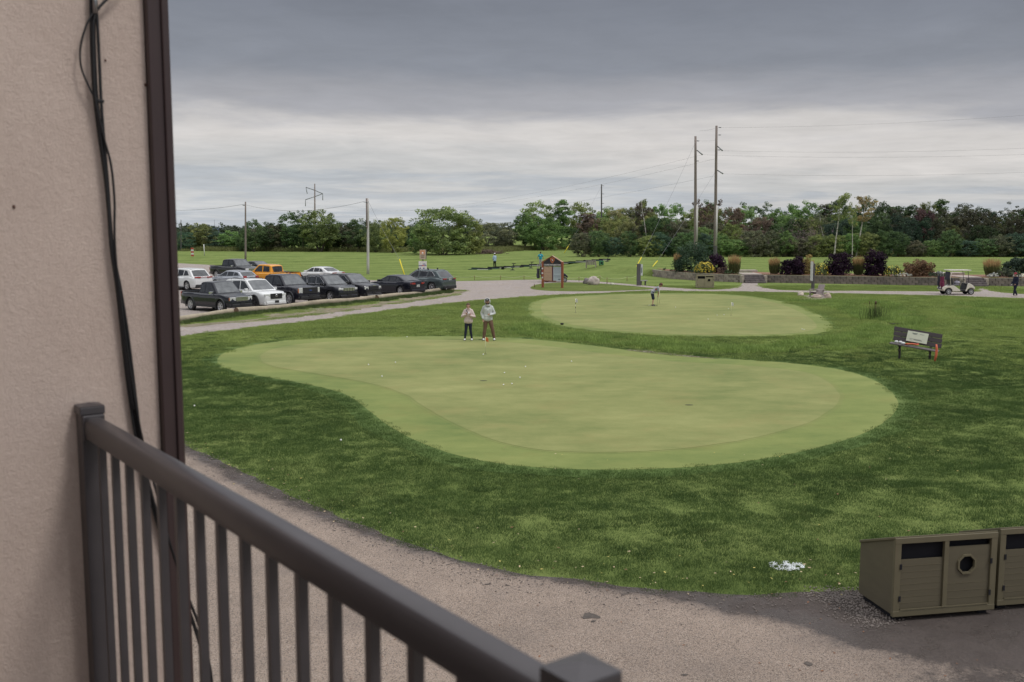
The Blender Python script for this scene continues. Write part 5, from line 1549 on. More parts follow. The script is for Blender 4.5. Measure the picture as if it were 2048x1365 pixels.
# feather reed grasses
m_reed = leafy_mat('reed_leaves', (.060, .075, .028), (.15, .155, .06), blotch=1.0)
m_plume = leafy_mat('reed_plumes', (.36, .23, .11), (.55, .38, .19), blotch=1.0, trans=.35)
def reed(label, px, top, wide, back):
    p = bed_pt(px, back); h = at_y(px, top, p.y).z - p.z; w = wide / FPX * p.y
    t = thing('ornamental_grass', label, 'ornamental grass', p, 0, 'ornamental grasses in the raised bed')
    def fan(name, n, z0, z1, sp0, sp1, ww, mat):
        a = rng.uniform(0, 6.283, n); r0 = sp0 * np.sqrt(rng.random(n)) * w / 2; r1 = r0 / max(sp0, .01) * sp1 + rng.normal(0, .05, n)
        b0 = np.c_[np.cos(a) * r0, np.sin(a) * r0, np.full(n, z0 * h) if z0 <= 0 else z0 * h + rng.uniform(-.08, .08, n) * h]
        b1 = np.c_[np.cos(a) * r1, np.sin(a) * r1, h * z1 * (1 - .42 * rng.random(n) ** 1.6) * (1 - .12 * (np.sqrt(a_ := r1 ** 2) / (w / 2 + .01)) ** 2)]
        th = rng.uniform(0, 6.283, n); o = np.c_[np.cos(th) * ww, np.sin(th) * ww, np.zeros(n)]
        mid = (b0 + b1) / 2
        vs = np.concatenate([b0[:, None], (mid - o)[:, None], b1[:, None], (mid + o)[:, None]], 1).reshape(-1, 3)
        mb = MB(); mb.add(vs.tolist(), [(4 * i, 4 * i + 1, 4 * i + 2, 4 * i + 3) for i in range(n)])
        mb.build(name, mat, t, fixn=False)['kind'] = 'stuff'
    fan('leaves', 520, -.02, .80, .6, .95, .016, m_reed)
    fan('plumes', 330, .48, 1.04, .72, 1.05, .016, m_plume)
reed('tan-topped ornamental grass half hidden left of the large dark shrub', 1355, 505, 20, 3.3)
reed('tan-topped ornamental grass left of the steps', 1468, 508, 29, 1.6)
reed('tan-topped ornamental grass right of the steps', 1548, 513, 26, 1.5)
reed('green ornamental grass squeezed between the two tall purple shrubs', 1716, 510, 26, 1.8)
reed('rusty-topped ornamental grass behind the golf cart roof, near the right edge', 1983, 515, 36, 2.0)
# cattails in the muddy hollow
p = GG(1750, 640); t = thing('cattail_clump', 'clump of thin cattail leaves in the muddy hollow', 'cattails', p)
mb = MB()
random.seed(5)
for _ in range(110):
    x, y = random.gauss(0, .30), random.gauss(0, .25); lx, ly = random.gauss(0, .14), random.gauss(0, .14); hh = random.uniform(.5, 1.05); w_ = .014
    mb.add([(x - w_, y, -.05), (x + w_, y, -.05), (x + lx, y + ly, hh)], [(0, 1, 2)])
mb.build('leaves', m_weed, t, fixn=False)['kind'] = 'stuff'
mb = MB()
for _ in range(6):
    x, y = random.gauss(0, .25), random.gauss(0, .2); mb.tube([(x, y, 0), (x, y, .9)], .006, 4); mb.tube([(x, y, .80), (x, y, .95)], .018, 6)
mb.build('seed_heads', M('cattail_brown', (.09, .05, .03), .9), t, fixn=False)['kind'] = 'stuff'

# far-off woods closing the horizon
random.seed(31)
bmesh_far = [leaves_mesh('far_crown', [(random.gauss(0, 3.5), random.gauss(0, 3), abs(random.gauss(4.5, 2.6))) for _ in range(26)], [random.uniform(1.6, 2.8) for _ in range(26)], 26, 1.7) for _ in range(4)]
m_far = leafy_mat('far_wood_leaves', (.050, .070, .045), (.090, .115, .065), blotch=.02, trans=.15)
for me in bmesh_far: me.materials.clear()
X = rng.uniform(-420, 420, 700); Y = rng.uniform(500, 640, 700)
scatter('distant_woods', 'far-off woods closing the horizon behind the course', bmesh_far, m_far, np.c_[X, Y, np.full(X.size, .4)], .46 * rng.uniform(.7, 1.3, X.size), cat='woods')
for i in range(12): pass

# ================================================================== PEOPLE
m_skin = M('skin', (.46, .27, .20), .55, var=.08, scale=12, spec=.4)
m_eye = M('eye', (.03, .02, .02), .2)
m_lip = M('lips', (.34, .13, .11), .5)
def remesh(o, vox, sm=3):
    r = o.modifiers.new('remesh', 'REMESH'); r.mode = 'VOXEL'; r.voxel_size = vox; r.use_smooth_shade = True
    s_ = o.modifiers.new('smooth', 'SMOOTH'); s_.factor = .6; s_.iterations = sm
def cap_(mb, pts, rad, n=12):
    """closed tube with round ends"""
    mb.tube(pts, rad, n)
    rads = rad if isinstance(rad, (list, tuple)) else [rad] * len(pts)
    mb.ball(pts[0], rads[0], 10, 8); mb.ball(pts[-1], rads[-1], 10, 8)
def hand(mb, wrist, d, palm_n, curl=.5, side=1):
    """palm and five fingers; d: direction of the hand, palm_n: palm normal"""
    d = Vector(d).normalized(); pn = Vector(palm_n); pn = (pn - d * pn.dot(d)).normalized(); s_ = d.cross(pn) * side
    w = Vector(wrist)
    for k in (-.024, -.008, .008, .024): cap_(mb, [w, w + d * .045 + s_ * k, w + d * .085 + s_ * k * 1.15], [.017, .015, .012], 8)
    for k, L in ((-.030, .062), (-.010, .075), (.010, .080), (.030, .070)):
        p0 = w + d * .08 + s_ * k; d1 = (d + pn * curl * .5).normalized(); d2 = (d + pn * curl * 1.8).normalized()
        p1 = p0 + d1 * L * .5; p2 = p1 + d2 * L * .5
        cap_(mb, [p0, p1, p2], [.0095, .009, .0075], 7)
    p0 = w + d * .02 + s_ * .022; p1 = p0 + (d * .6 + s_ * .9 + pn * .3).normalized() * .04; p2 = p1 + (d + s_ * .25 + pn * .5).normalized() * .035
    cap_(mb, [p0, p1, p2], [.013, .011, .009], 7)
def person(label, loc, rotz, height, J, wear, face_dir=(0, -1, 0), group=None, hands=((0, 0, -1), (0, 0, -1)), curl=(.4, .4), cat='person'):
    """J: joints in metres for a 1.78 m figure facing -Y. wear: list of garments"""
    t = thing('person', label, cat, loc, rotz, group); k = height / 1.78; t.scale = (k, k, k)
    V = {a: Vector(b_) for a, b_ in J.items()}
    V['head'] = V['head'] + (V['head'] - V['neck']).normalized() * .012; HS = 1.13
    head, neck, ch = V['head'], V['neck'], V['chest']
    fd = Vector(face_dir).normalized(); up = (head - neck).normalized(); up = (up - fd * up.dot(fd)).normalized(); rt = fd.cross(up)
    mb = MB()
    def legs(mb, a=0.0, upto=1.0, foot=True):
        for s_ in 'LR':
            hp, kn, an = V['hip' + s_], V['knee' + s_], V['ank' + s_]
            cap_(mb, [hp, hp.lerp(kn, .5), kn, kn.lerp(an, .4), an], [.088 + a, .076 + a, .055 + a, .054 + a, .036 + a * 1.2])
    def torso(mb, a=0.0):
        for s_ in 'LR':
            cap_(mb, [V['hip' + s_], V['waist'].lerp(V['hip' + s_], .75), V['chest'].lerp(V['sh' + s_], .50), V['sh' + s_].lerp(V['neck'], .12)], [.098 + a, .095 + a, .105 + a, .060 + a])
        cap_(mb, [V['hipL'].lerp(V['hipR'], .5), V['waist'], V['chest'], V['neck'].lerp(V['chest'], .25)], [.105 + a, .105 + a, .120 + a, .062 + a])
        cap_(mb, [V['shL'], V['neck'].lerp(V['chest'], .18), V['shR']], [.056 + a, .062 + a, .056 + a])
    def arms(mb, a=0.0, frac=1.0):
        for s_ in 'LR':
            sh, el, wr = V['sh' + s_], V['el' + s_], V['wr' + s_]
            pts = [sh, sh.lerp(el, .5), el, el.lerp(wr, .5), wr]; rr = [.056 + a, .048 + a, .040 + a, .037 + a, .027 + a * .8]
            if frac < .6: pts = pts[:2] + [sh.lerp(el, .72)]; rr = [.060 + a, .056 + a, .058 + a]
            cap_(mb, pts, rr)
    # body: one continuous surface
    legs(mb, -.006); torso(mb, -.012); arms(mb)
    cap_(mb, [neck - up * .04, neck.lerp(head, .6)], [.055, .050])
    def hp(x, y, z): return head + (rt * x + fd * y + up * z) * HS
    q = Matrix((rt, fd, up)).transposed()
    def eball(c, r, fn=None, n=16):
        m2 = MB().ball((0, 0, 0), r, n, n - 4, fn); mb.add([c + (q @ Vector(v)) * HS for v in m2.v], m2.f, True)
    eball(head + up * .02, (.076, .094, .098)); eball(hp(0, .028, -.055), (.052, .062, .058))
    eball(hp(0, .098, -.012), (.012, .018, .022)); eball(hp(0, .080, -.082), (.022, .018, .018))
    for s_ in (-1, 1): eball(hp(s_ * .078, 0, -.008), (.012, .022, .034))
    for i, s_ in enumerate('LR'):
        hand(mb, V['wr' + s_], hands[i], (0, -1, 0) if abs(Vector(hands[i]).normalized().y) < .8 else (0, 0, 1), curl[i], 1 if s_ == 'L' else -1)
    bo = mb.build('body', m_skin, t); remesh(bo, .009, 2)
    for s_ in (-1, 1):
        m2 = MB(); c = hp(s_ * .030, .084, .012); m2.ball(c, .009, 8, 6); m2.build('eye', m_eye, t)
    m2 = MB(); c = hp(0, .086, -.050); m2.box(c, (.042, .016, .010)); m2.build('mouth', m_lip, t, bevel=.004)
    for g in wear:
        nm, mt = g[0], g[1]; mb = MB(); vox = .013
        if nm in ('jacket', 'hoodie', 'shirt'):
            torso(mb, g[2] - .012); arms(mb, g[2] - .006, g[3])
            if nm != 'shirt' or True:
                hc = V['hipL'].lerp(V['hipR'], .5)
                for s_ in 'LR': cap_(mb, [V['hip' + s_].lerp(hc, .1) + (V['waist'] - hc) * .05, V['hip' + s_].lerp(hc, .2) + (V['waist'] - hc) * .6], [.105 + g[2], .100 + g[2]])
            if nm == 'hoodie':
                cap_(mb, [V['wrL'].lerp(V['elL'], .1), V['wrL'].lerp(V['elL'], .16)], .042); cap_(mb, [V['wrR'].lerp(V['elR'], .1), V['wrR'].lerp(V['elR'], .16)], .042)
                cap_(mb, [V['hipL'] + Vector((.02, -.07, .14)), V['hipR'] + Vector((-.02, -.07, .14))], .055)
        elif nm == 'hood':
            m2 = MB().ball((0, 0, 0), (.118, .120, .140), 18, 14); vs = [hp(v[0], v[1] - .022, v[2] + .012) for v in m2.v]
            keep = [f for f in m2.f if not all((m2.v[i][1] > .030 and abs(m2.v[i][0]) < .105 and m2.v[i][2] < .10) for i in f)]
            mb.add(vs, keep, True)
            m2 = MB().lathe([(-.02, .115), (.03, .130), (.055, .105)], (0, 0, 0), 'z', 16); mb.add([neck + Vector((v[0], v[1], v[2] + .01)) for v in m2.v], m2.f, True)
            o = mb.build(nm, mt, t); so = o.modifiers.new('s', 'SOLIDIFY'); so.thickness = .016; continue
        elif nm == 'collar':
            m2 = MB().lathe([(-.03, .10), (.02, .125), (.065, .110), (.06, .085)], (0, 0, 0), 'z', 16); mb.add([neck + Vector((v[0], v[1] * .9, v[2] + .005)) for v in m2.v], m2.f, True); mb.build(nm, mt, t); continue
        elif nm == 'trousers':
            legs(mb, g[2]); hc = V['hipL'].lerp(V['hipR'], .5)
            cap_(mb, [V['hipL'] + (V['waist'] - hc) * .25, V['hipR'] + (V['waist'] - hc) * .25], .092 + g[2])
        elif nm == 'shorts':
            hc = V['hipL'].lerp(V['hipR'], .5)
            for s_ in 'LR': cap_(mb, [V['hip' + s_], V['hip' + s_].lerp(V['knee' + s_], .9)], [.095 + g[2], .088 + g[2]])
            cap_(mb, [V['hipL'] + (V['waist'] - hc) * .4, V['hipR'] + (V['waist'] - hc) * .4], .105 + g[2])
        elif nm == 'hair':
            m2 = MB().ball((0, 0, 0), (.086, .102, .110), 16, 12); 
            mb.add([hp(v[0], v[1] - .010, v[2] + .030) for v in m2.v], [f for f in m2.f if not all(m2.v[i][1] > .035 and m2.v[i][2] < .048 for i in f)], True)
            if len(g) > 2: cap_(mb, [hp(0, -.09, .02), hp(0, -.12, -.08)], [.040, .030])
            mb.build(nm, mt, t); continue
        elif nm == 'beard':
            m2 = MB().ball((0, 0, 0), (.064, .072, .062), 14, 10); mb.add([hp(v[0], v[1] + .024, v[2] - .060) for v in m2.v], [f for f in m2.f if all(m2.v[i][2] < .020 for i in f)], True); mb.build(nm, mt, t); continue
        elif nm == 'cap':
            m2 = MB().ball((0, 0, 0), (.089, .104, .082), 16, 12); mb.add([hp(v[0], v[1], v[2] + .060) for v in m2.v], [f for f in m2.f if all(m2.v[i][2] > -.02 for i in f)], True)
            bs = Vector(g[2]) if len(g) > 2 else Vector((0, 1, 0))
            vs = []
            for a in np.linspace(-1, 1, 7):
                vs.append(hp(.072 * a, .070 + .03 * (1 - a * a), .048)); vs.append(hp(.060 * a, .125 + .045 * (1 - a * a), .034))
            mb.add(vs, [(2 * i, 2 * i + 2, 2 * i + 3, 2 * i + 1) for i in range(6)])
            o = mb.build(nm, mt, t); so = o.modifiers.new('s', 'SOLIDIFY'); so.thickness = .006; continue
        elif nm == 'shoes':
            for s_ in 'LR':
                an = V['ank' + s_]; kd = V.get('toe' + s_, Vector((.04 if s_ == 'L' else -.04, -1, 0))).normalized()
                m2 = MB(); cap_(m2, [(an.x, an.y, .055), (an.x - kd.x * .04, an.y - kd.y * .04, .045)], [.048, .046])
                cap_(m2, [(an.x, an.y, .050), (an.x + kd.x * .09, an.y + kd.y * .09, .045), (an.x + kd.x * .17, an.y + kd.y * .17, .034)], [.050, .048, .036])
                m2.v = [(v[0], v[1], max(.012, v[2])) for v in m2.v]
                so_ = m2.build('shoe', mt, t); remesh(so_, .011, 2)
                m2 = MB(); m2.tube([(an.x - kd.x * .07, an.y - kd.y * .07, .012), (an.x + kd.x * .19, an.y + kd.y * .19, .012)], [.044, .040], 8)
                m2.v = [(v[0], v[1], .003 if v[2] < .012 else .020) for v in m2.v]; m2.build('sole', g[2] if len(g) > 2 else mt, so_)
            continue
        o = mb.build(nm, mt, t); remesh(o, vox, 4)
    return t, hp
STAND = dict(head=(0, -.01, 1.665), neck=(0, 0, 1.50), chest=(0, 0, 1.32), waist=(0, .01, 1.10), shL=(.160, 0, 1.435), shR=(-.160, 0, 1.435), hipL=(.085, 0, .93), hipR=(-.085, 0, .93),
             kneeL=(.12, -.02, .50), kneeR=(-.12, -.02, .50), ankL=(.16, .02, .085), ankR=(-.16, .02, .085),
             elL=(.26, .03, 1.16), elR=(-.26, .03, 1.16), wrL=(.24, -.06, .92), wrR=(-.24, -.06, .92))
def cloth(name, col, **kw): return M(name, col, .9, var=kw.pop('var', .10), scale=7, bmp=.35, bdist=.006, bscale=kw.pop('bs', 22), spec=.2)
# bearded man in the hood: his left side (local +x) is on the viewer's right after turning to face the camera
J = dict(STAND); J.update(ankL=(.27, .02, .085), kneeL=(.19, -.03, .50), ankR=(-.19, .02, .085), kneeR=(-.13, 0, .50), elR=(-.27, .06, 1.18), wrR=(-.215, -.05, .96),
                          elL=(.29, -.02, 1.17), wrL=(.10, -.21, 1.13), head=(-.02, -.02, 1.67))
p = GG(976, 681.5)
man, hp_ = person('bearded man in a pale grey hoodie, hood up over a black cap, brown trousers', (p.x, p.y, p.z + .012), R(2), 1.82, J,
       [('hoodie', cloth('pale_grey_fleece', (.50, .52, .51)), .030, 1), ('hood', cloth('pale_grey_fleece', (.50, .52, .51))), ('cap', M('black_cap', (.015, .015, .018), .8)),
        ('beard', M('dark_beard', (.030, .018, .014), .95)), ('trousers', cloth('brown_twill', (.160, .098, .070)), .020), ('shoes', M('white_leather', (.62, .62, .62), .5), M('dark_sole', (.05, .04, .04), .8))],
       hands=((-.9, -.3, .15), (.15, -.1, -1)), curl=(1.1, .5))
mb = MB(); mb.box(hp_(0, .098, .085), (.055, .01, .028)); mb.build('cap_patch', M('white_patch', (.6, .6, .6), .7), man)
# woman with the cream-pink fleece
J = dict(STAND); J.update(ankL=(.16, .05, .085), ankR=(-.17, -.03, .085), kneeL=(.10, 0, .50), kneeR=(-.12, -.03, .50), elL=(.30, -.02, 1.13), wrL=(.13, -.20, 1.22), elR=(-.30, -.02, 1.14), wrR=(-.11, -.20, 1.27),
                          head=(0, -.045, 1.655), shL=(.148, 0, 1.43), shR=(-.148, 0, 1.43))
p = GG(937, 681.5)
wom, hp_ = person('woman in a cream-pink fleece with a black crossbody strap and dark navy trousers', (p.x, p.y, p.z + .012), R(-3), 1.63, J,
       [('hoodie', cloth('cream_fleece', (.60, .49, .47), var=.18, bs=14), .040, 1), ('collar', cloth('cream_fleece', (.60, .49, .47))), ('hair', M('brown_hair', (.085, .045, .025), .7, var=.3), 1),
        ('trousers', cloth('navy_stretch', (.022, .026, .045)), .010), ('shoes', M('white_leather', (.62, .62, .62), .5), M('dark_sole', (.05, .04, .04), .8))],
       hands=((-.5, -.25, .75), (.5, -.3, .7)), curl=(1.0, 1.0))
mb = MB(); mb.tube([(-.09, -.13, 1.47), (-.04, -.165, 1.41), (.02, -.185, 1.34), (.09, -.19, 1.26), (.15, -.17, 1.17)], .018, 6); mb.build('crossbody_strap', M('black_webbing', (.012, .012, .013), .6), wom)
mb = MB(); mb.lathe([(0, .001), (0, .030), (.14, .033), (.14, .001)], (.045, -.235, 1.25), 'z', 14); o = mb.build('drink_cup', M('white_cup', (.68, .68, .70), .4))
o.location = wom.location; o.scale = wom.scale; o.rotation_euler = wom.rotation_euler; tag(o, 'white cup held in front of the woman in the cream-pink fleece', 'cup')
# bent-over putter, facing right
J = dict(head=(.0, -.52, 1.42), neck=(0, -.40, 1.30), chest=(0, -.25, 1.18), waist=(0, -.05, 1.02), shL=(.16, -.36, 1.24), shR=(-.16, -.36, 1.24), hipL=(.09, .03, .88), hipR=(-.09, .03, .88),
         kneeL=(.13, -.05, .48), kneeR=(-.13, -.05, .48), ankL=(.17, .0, .085), ankR=(-.17, 0, .085), elL=(.14, -.40, .98), elR=(-.14, -.40, .98), wrL=(.025, -.36, .76), wrR=(-.02, -.37, .72))
p = GG(1305, 612.5)
kid, hp_ = person('bent-over golfer in grey T-shirt and navy shorts putting on the far green', (p.x, p.y, p.z + .012), R(82), 1.66, J,
       [('shirt', cloth('heather_grey', (.30, .31, .34)), .028, .3), ('shorts', cloth('navy_shorts', (.020, .026, .045)), .018), ('cap', M('maroon_cap', (.10, .022, .022), .8)), ('hair', M('dark_hair', (.04, .025, .015), .8)),
        ('shoes', M('black_shoe', (.02, .02, .022), .5), M('white_sole', (.55, .55, .55), .6))], face_dir=(0, -.75, -.66), hands=((0, .02, -1), (0, .02, -1)), curl=(1.5, 1.5))
mb = MB(); mb.box((-.19, -.22, 1.16), (.012, .10, .12), rot=(R(35), 0, 0)); mb.build('shirt_print', M('red_print', (.30, .05, .05), .8), kid)
k = kid.scale[0]
def club(label, root, grip, headp, putter=True):
    """a club from the hands to the ground, in the frame of the person holding it"""
    t = thing('golf_club', label, 'golf club', root.location, root.rotation_euler[2]); s_ = root.scale[0]
    g, h = Vector(grip) * s_, Vector(headp) * s_
    MB().tube([g, h], .007, 6).build('shaft', M('steel', (.30, .30, .31), .3, 1.0), t)
    MB().tube([g, g.lerp(h, .28)], .014, 8).build('grip', M('club_grip', (.02, .02, .025), .8), t)
    mb = MB(); mb.box(h + Vector((0, 0, .014)), (.10, .05, .03)); mb.build('club_head', M('club_head', (.04, .04, .045), .35, .8), t, bevel=.006)
    return t
club('putter held by the golfer in the grey T-shirt', kid, (0, -.36, .82), (0.02, -.30, .012))
# golfer with the white cap on the range (seen from behind, looking left)
J = dict(STAND); J.update(wrL=(.10, -.20, 1.00), elL=(.26, -.04, 1.14), wrR=(-.06, -.22, 1.02), elR=(-.25, -.02, 1.15), ankL=(.15, .03, .085), ankR=(-.15, 0, .085))
p = GG(989.5, 537)
a1, hp_ = person('golfer in white cap, light blue top and black trousers on the practice mats', (p.x, p.y, p.z + .02), R(-140), 1.80, J,
       [('jacket', cloth('sky_blue_top', (.34, .44, .56)), .034, 1), ('cap', M('white_cap', (.75, .75, .75), .7)), ('hair', M('dark_hair', (.04, .025, .015), .8)), ('trousers', cloth('black_trousers', (.012, .012, .016)), .016),
        ('shoes', M('white_leather', (.62, .62, .62), .5))], hands=((-.6, -.5, -.5), (.6, -.5, -.5)), curl=(1.2, 1.2))
# golfer in the bright blue shirt, behind the board
J = dict(STAND); J.update(wrL=(.38, -.05, 1.0), elL=(.34, .02, 1.20), wrR=(-.34, -.12, 1.05), elR=(-.33, 0, 1.20))
p = GG(1081, 533)
a2, hp_ = person('golfer in a bright blue shirt seen from behind, left of the information board', (p.x, p.y, p.z + .012), R(172), 1.78, J,
       [('shirt', cloth('bright_blue_shirt', (.03, .30, .42)), .034, .3), ('hair', M('dark_hair', (.04, .025, .015), .8)), ('shorts', cloth('pale_shorts', (.38, .38, .38)), .02), ('shoes', M('white_leather', (.62, .62, .62), .5))])
mb = MB(); mb.box((0, .155, 1.34), (.16, .012, .13)); mb.build('shirt_print', M('pale_print', (.45, .60, .66), .8), a2)
# walker at the right edge
J = dict(STAND); J.update(ankL=(.09, -.22, .085), kneeL=(.10, -.16, .50), ankR=(-.09, .22, .10), kneeR=(-.09, .02, .50), wrL=(.22, -.20, .98), elL=(.24, -.02, 1.16), wrR=(-.17, -.22, .96), elR=(-.25, 0, 1.15), head=(0, -.06, 1.655))
p = GG(2030, 593)
a3, hp_ = person('person in navy clothes and red cap walking the path at the right edge', (p.x, p.y, p.z + .012), R(-75), 1.68, J,
       [('jacket', cloth('navy_jacket', (.018, .020, .040)), .034, 1), ('cap', M('red_cap', (.33, .020, .050), .8)), ('hair', M('dark_hair', (.04, .025, .015), .8)), ('trousers', cloth('navy_trousers', (.016, .018, .034)), .022),
        ('shoes', M('pale_shoe', (.48, .42, .38), .5)), ], hands=((-.2, -.4, -.9), (.1, -.3, -.9)), curl=(.9, .9))
mb = MB(); hand(mb, Vector(J['wrR']) + Vector((0, -.003, 0)), (.1, -.3, -.9), (0, -1, 0), .9, -1)
o = mb.build('glove', M('white_glove', (.6, .6, .6), .7), a3); o.scale = (1.0, 1.0, 1.0)

# ================================================================== WALL, STEPS AND THINGS ON THE COURSE
m_block = [M('block_a', (.29, .24, .205), .95, var=.25, scale=4, bmp=.8, bdist=.02, bscale=14), M('block_b', (.35, .30, .255), .95, var=.25, scale=4, bmp=.8, bdist=.02, bscale=14), M('block_c', (.235, .20, .18), .95, var=.25, scale=4, bmp=.8, bdist=.02, bscale=14)]
m_cap = M('cap_stone', (.36, .31, .27), .9, var=.2, scale=3, bmp=.4, bdist=.01, bscale=18)
m_block_dim = [M('dimmed_block_' + 'abc'[i], c, .95, var=.25, scale=4, bmp=.8, bdist=.02, bscale=14) for i, c in enumerate([(.19, .155, .14), (.225, .185, .165), (.155, .13, .12)])]  # same blocks for the right runs, vignette darkening put into their colour
m_cap_dim = M('dimmed_cap_stone', (.24, .20, .18), .9, var=.2, scale=3)
def wall_run(label, x0, x1, weathered=False):  # weathered picks the dimmed block colours, not worn stone
    t = thing('retaining_wall', label, 'wall', (x0, float(yw(x0)), 0), 0, 'block retaining walls of the raised bed')
    org = t.location
    # walk along the wall line
    path = []; x = x0
    pts = [Vector((xx, float(yw(xx)), 0)) for xx in np.arange(x0, x1 + .05, .05)]
    L = [0.0]
    for a, b_ in zip(pts, pts[1:]): L.append(L[-1] + (b_ - a).length)
    def at(s_):
        i = min(len(pts) - 2, int(np.searchsorted(L, s_)) - 1 if s_ > 0 else 0); i = max(0, i)
        return pts[i].lerp(pts[i + 1], (s_ - L[i]) / (L[i + 1] - L[i])), math.atan2(pts[i + 1].y - pts[i].y, pts[i + 1].x - pts[i].x)
    bl = .52; meshes = []
    for m_ in (m_block_dim if weathered else m_block):
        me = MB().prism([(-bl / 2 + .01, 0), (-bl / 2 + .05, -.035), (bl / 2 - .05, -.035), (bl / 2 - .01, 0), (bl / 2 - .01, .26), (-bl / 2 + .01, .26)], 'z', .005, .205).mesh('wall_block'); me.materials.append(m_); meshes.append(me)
    cm = MB().box((0, .13, .03), (bl * 1.0 - .012, .34, .055)).mesh('cap_stone'); cm.materials.append(m_cap_dim if weathered else m_cap)
    random.seed(int(x0 * 10))
    for c in range(3):
        s_ = (bl / 2) * (c % 2) + bl / 2
        while s_ < L[-1] - bl * .3:
            p_, a = at(s_)
            inst('wall_block', random.choice(meshes), t, (p_.x - org.x, p_.y - org.y + .015 * c + random.uniform(-.008, .008), .0 + .21 * c), (0, 0, a)); s_ += bl
    s_ = bl / 2
    while s_ < L[-1] - bl * .3:
        p_, a = at(s_); inst('cap_stone', cm, t, (p_.x - org.x, p_.y - org.y + .03, .632), (0, 0, a)); s_ += bl
    # core and fill behind the blocks
    mb = MB(); poly = [(p_.x - org.x, p_.y - org.y + .20) for p_ in pts[::10]] + [(pts[-1].x - org.x, pts[-1].y - org.y + .2)]
    poly += [(a, b_ + .3) for a, b_ in poly[::-1]]
    mb.prism(poly, 'z', -.05, .63); mb.build('backfill', M('backfill', (.12, .10, .08), .95), t)
    return t
XR = P(1925, 572.5).x; XR2 = P(1965, 572.5).x
wall_run('curved block retaining wall left of the steps, behind the far twin bin', WX0, XS0)
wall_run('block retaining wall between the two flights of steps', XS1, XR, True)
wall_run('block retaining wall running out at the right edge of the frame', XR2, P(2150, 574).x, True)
def steps(label, xa, xb, dark):
    ym = float(yw((xa + xb) / 2)); t = thing('garden_steps', label, 'steps', ((xa + xb) / 2, ym, 0), 0, 'block steps in the retaining wall'); w = xb - xa
    for i in range(4):
        z = .175 * (i + 1)
        n = 4
        for k in range(n):
            mb = MB(); mb.box((-w / 2 + w * (k + .5) / n, -1.22 + i * .33 + .17, z - .0875), (w / n - .012, .42, .17)); mb.build('step_block', dark, t, bevel=.012)
    for s_ in (-1, 1):
        mb = MB(); mb.box((s_ * (w / 2 + .12), -.20, .34), (.22, 1.05, .68)); mb.build('cheek_wall', m_block[1], t, bevel=.015)
    mb = MB(); mb.box((0, 1.65, .69 + .03), (w * 1.0, 3.0, .10)); mb.build('landing', m_cap, t, bevel=.02)
    mb = MB(); mb.box((.3, 5.6, .70 + .10), (w * 1.5, 1.2, .24)); mb.build('upper_step', m_cap, t, bevel=.02)
    return t
m_stepd = M('step_stone', (.13, .11, .11), .9, var=.25, scale=3)
steps('flight of dark block steps in the middle gap of the retaining wall', XS0, XS1, m_stepd)
steps('flight of block steps behind the parked golf cart', XR, XR2, m_stepd)

# log barriers
m_log = M('weathered_log', (.30, .255, .185), .85, var=.28, scale=1.6, bmp=.5, bdist=.02, bscale=5, stretch=(1, 1, 1))
m_cut = M('log_end', (.20, .13, .08), .9, var=.3, scale=8)
def log(label, a, b_, r):
    p0, p1 = P(*a), P(*b_); d = p1 - p0; n = max(6, int(d.length / .6)); random.seed(int(a[0]))
    t = thing('log', label, 'log', p0, 0, 'log barriers along the parking lot')
    pts = [d * i / n + Vector((random.gauss(0, .012), random.gauss(0, .012), r * .86 + .04 * math.sin(i * .5 + a[0]))) for i in range(n + 1)]
    mb = MB(); mb.tube(pts, [r * (1 - .14 * i / n) * random.uniform(.97, 1.03) for i in range(n + 1)], 14, caps=False); mb.build('trunk', m_log, t)
    for e, s_ in ((0, -1), (-1, 1)):
        mb = MB(); dd_ = d.normalized() * s_; mb.tube([pts[e] - dd_ * .02, pts[e] + dd_ * .012], [r * .98 if e == 0 else r * .84] * 2, 14, smooth=False); mb.build('cut_end', m_cut, t)
    return t
log('pale log lying nearest the building, below the dark grey pickup', (330, 647), (463, 629.5), .18)
log('long pale log from beside the nearest pickup to below the black SUV', (473, 629), (749, 600), .19)
log('pale log below the sedan and the grey-green SUV', (754, 600.5), (906, 581.5), .17)

# wooden poles -----------------------------------------------------
m_pole = M('grey_pole_wood', (.20, .165, .15), .9, var=.25, scale=2.5, bmp=.4, bdist=.02, bscale=10, stretch=(1, 1, .15))
m_polep = M('pale_pole_wood', (.48, .46, .44), .85, var=.2, scale=2, bmp=.3, bdist=.02, bscale=10, stretch=(1, 1, .15))
m_poled = M('dark_pole_sleeve', (.09, .085, .085), .8)
m_steel = M('galvanised', (.22, .23, .235), .5, .6)
m_wire = M('wire', (.16, .16, .165), .6)
def pole(name, label, px, base, top, r, mat, group=None, p=None, lean=0):
    p = p or G(px, base); zt = at_y(px, top, p.y).z - p.z; xt = at_y(px + lean, top, p.y).x - p.x
    t = thing(name, label, 'pole', p, 0, group)
    n = 6; MB().tube([(xt * i / n, 0, -.3 + (zt + .3) * i / n) for i in range(n + 1)], [r * (1 - .38 * i / n) for i in range(n + 1)], 12).build('pole_shaft', mat, t)
    return t, p, zt
WDY = []
def wire(label, a, b_, sag=.6, r=.008, n=18, name='power_line'):
    a, b_ = Vector(a), Vector(b_)
    pts = [(b_ - a) * i / n + Vector((0, 0, -sag * 4 * (i / n) * (1 - i / n))) for i in range(n + 1)]
    o = MB().tube(pts, r, 4, caps=False, smooth=False).build(name, m_wire, loc=a, fixn=False)
    return tag(o, label, 'wire')
t, pn1, _ = pole('net_pole', 'greyish wooden net pole behind the black pickup', 491, 523, 404, .16, m_pole, 'poles of the practice field net')
mb = MB(); mb.lathe([(_ - .55, .17), (_ - .45, .17)], (0, 0, 0), 'z', 10); mb.build('pole_band', m_steel, t)
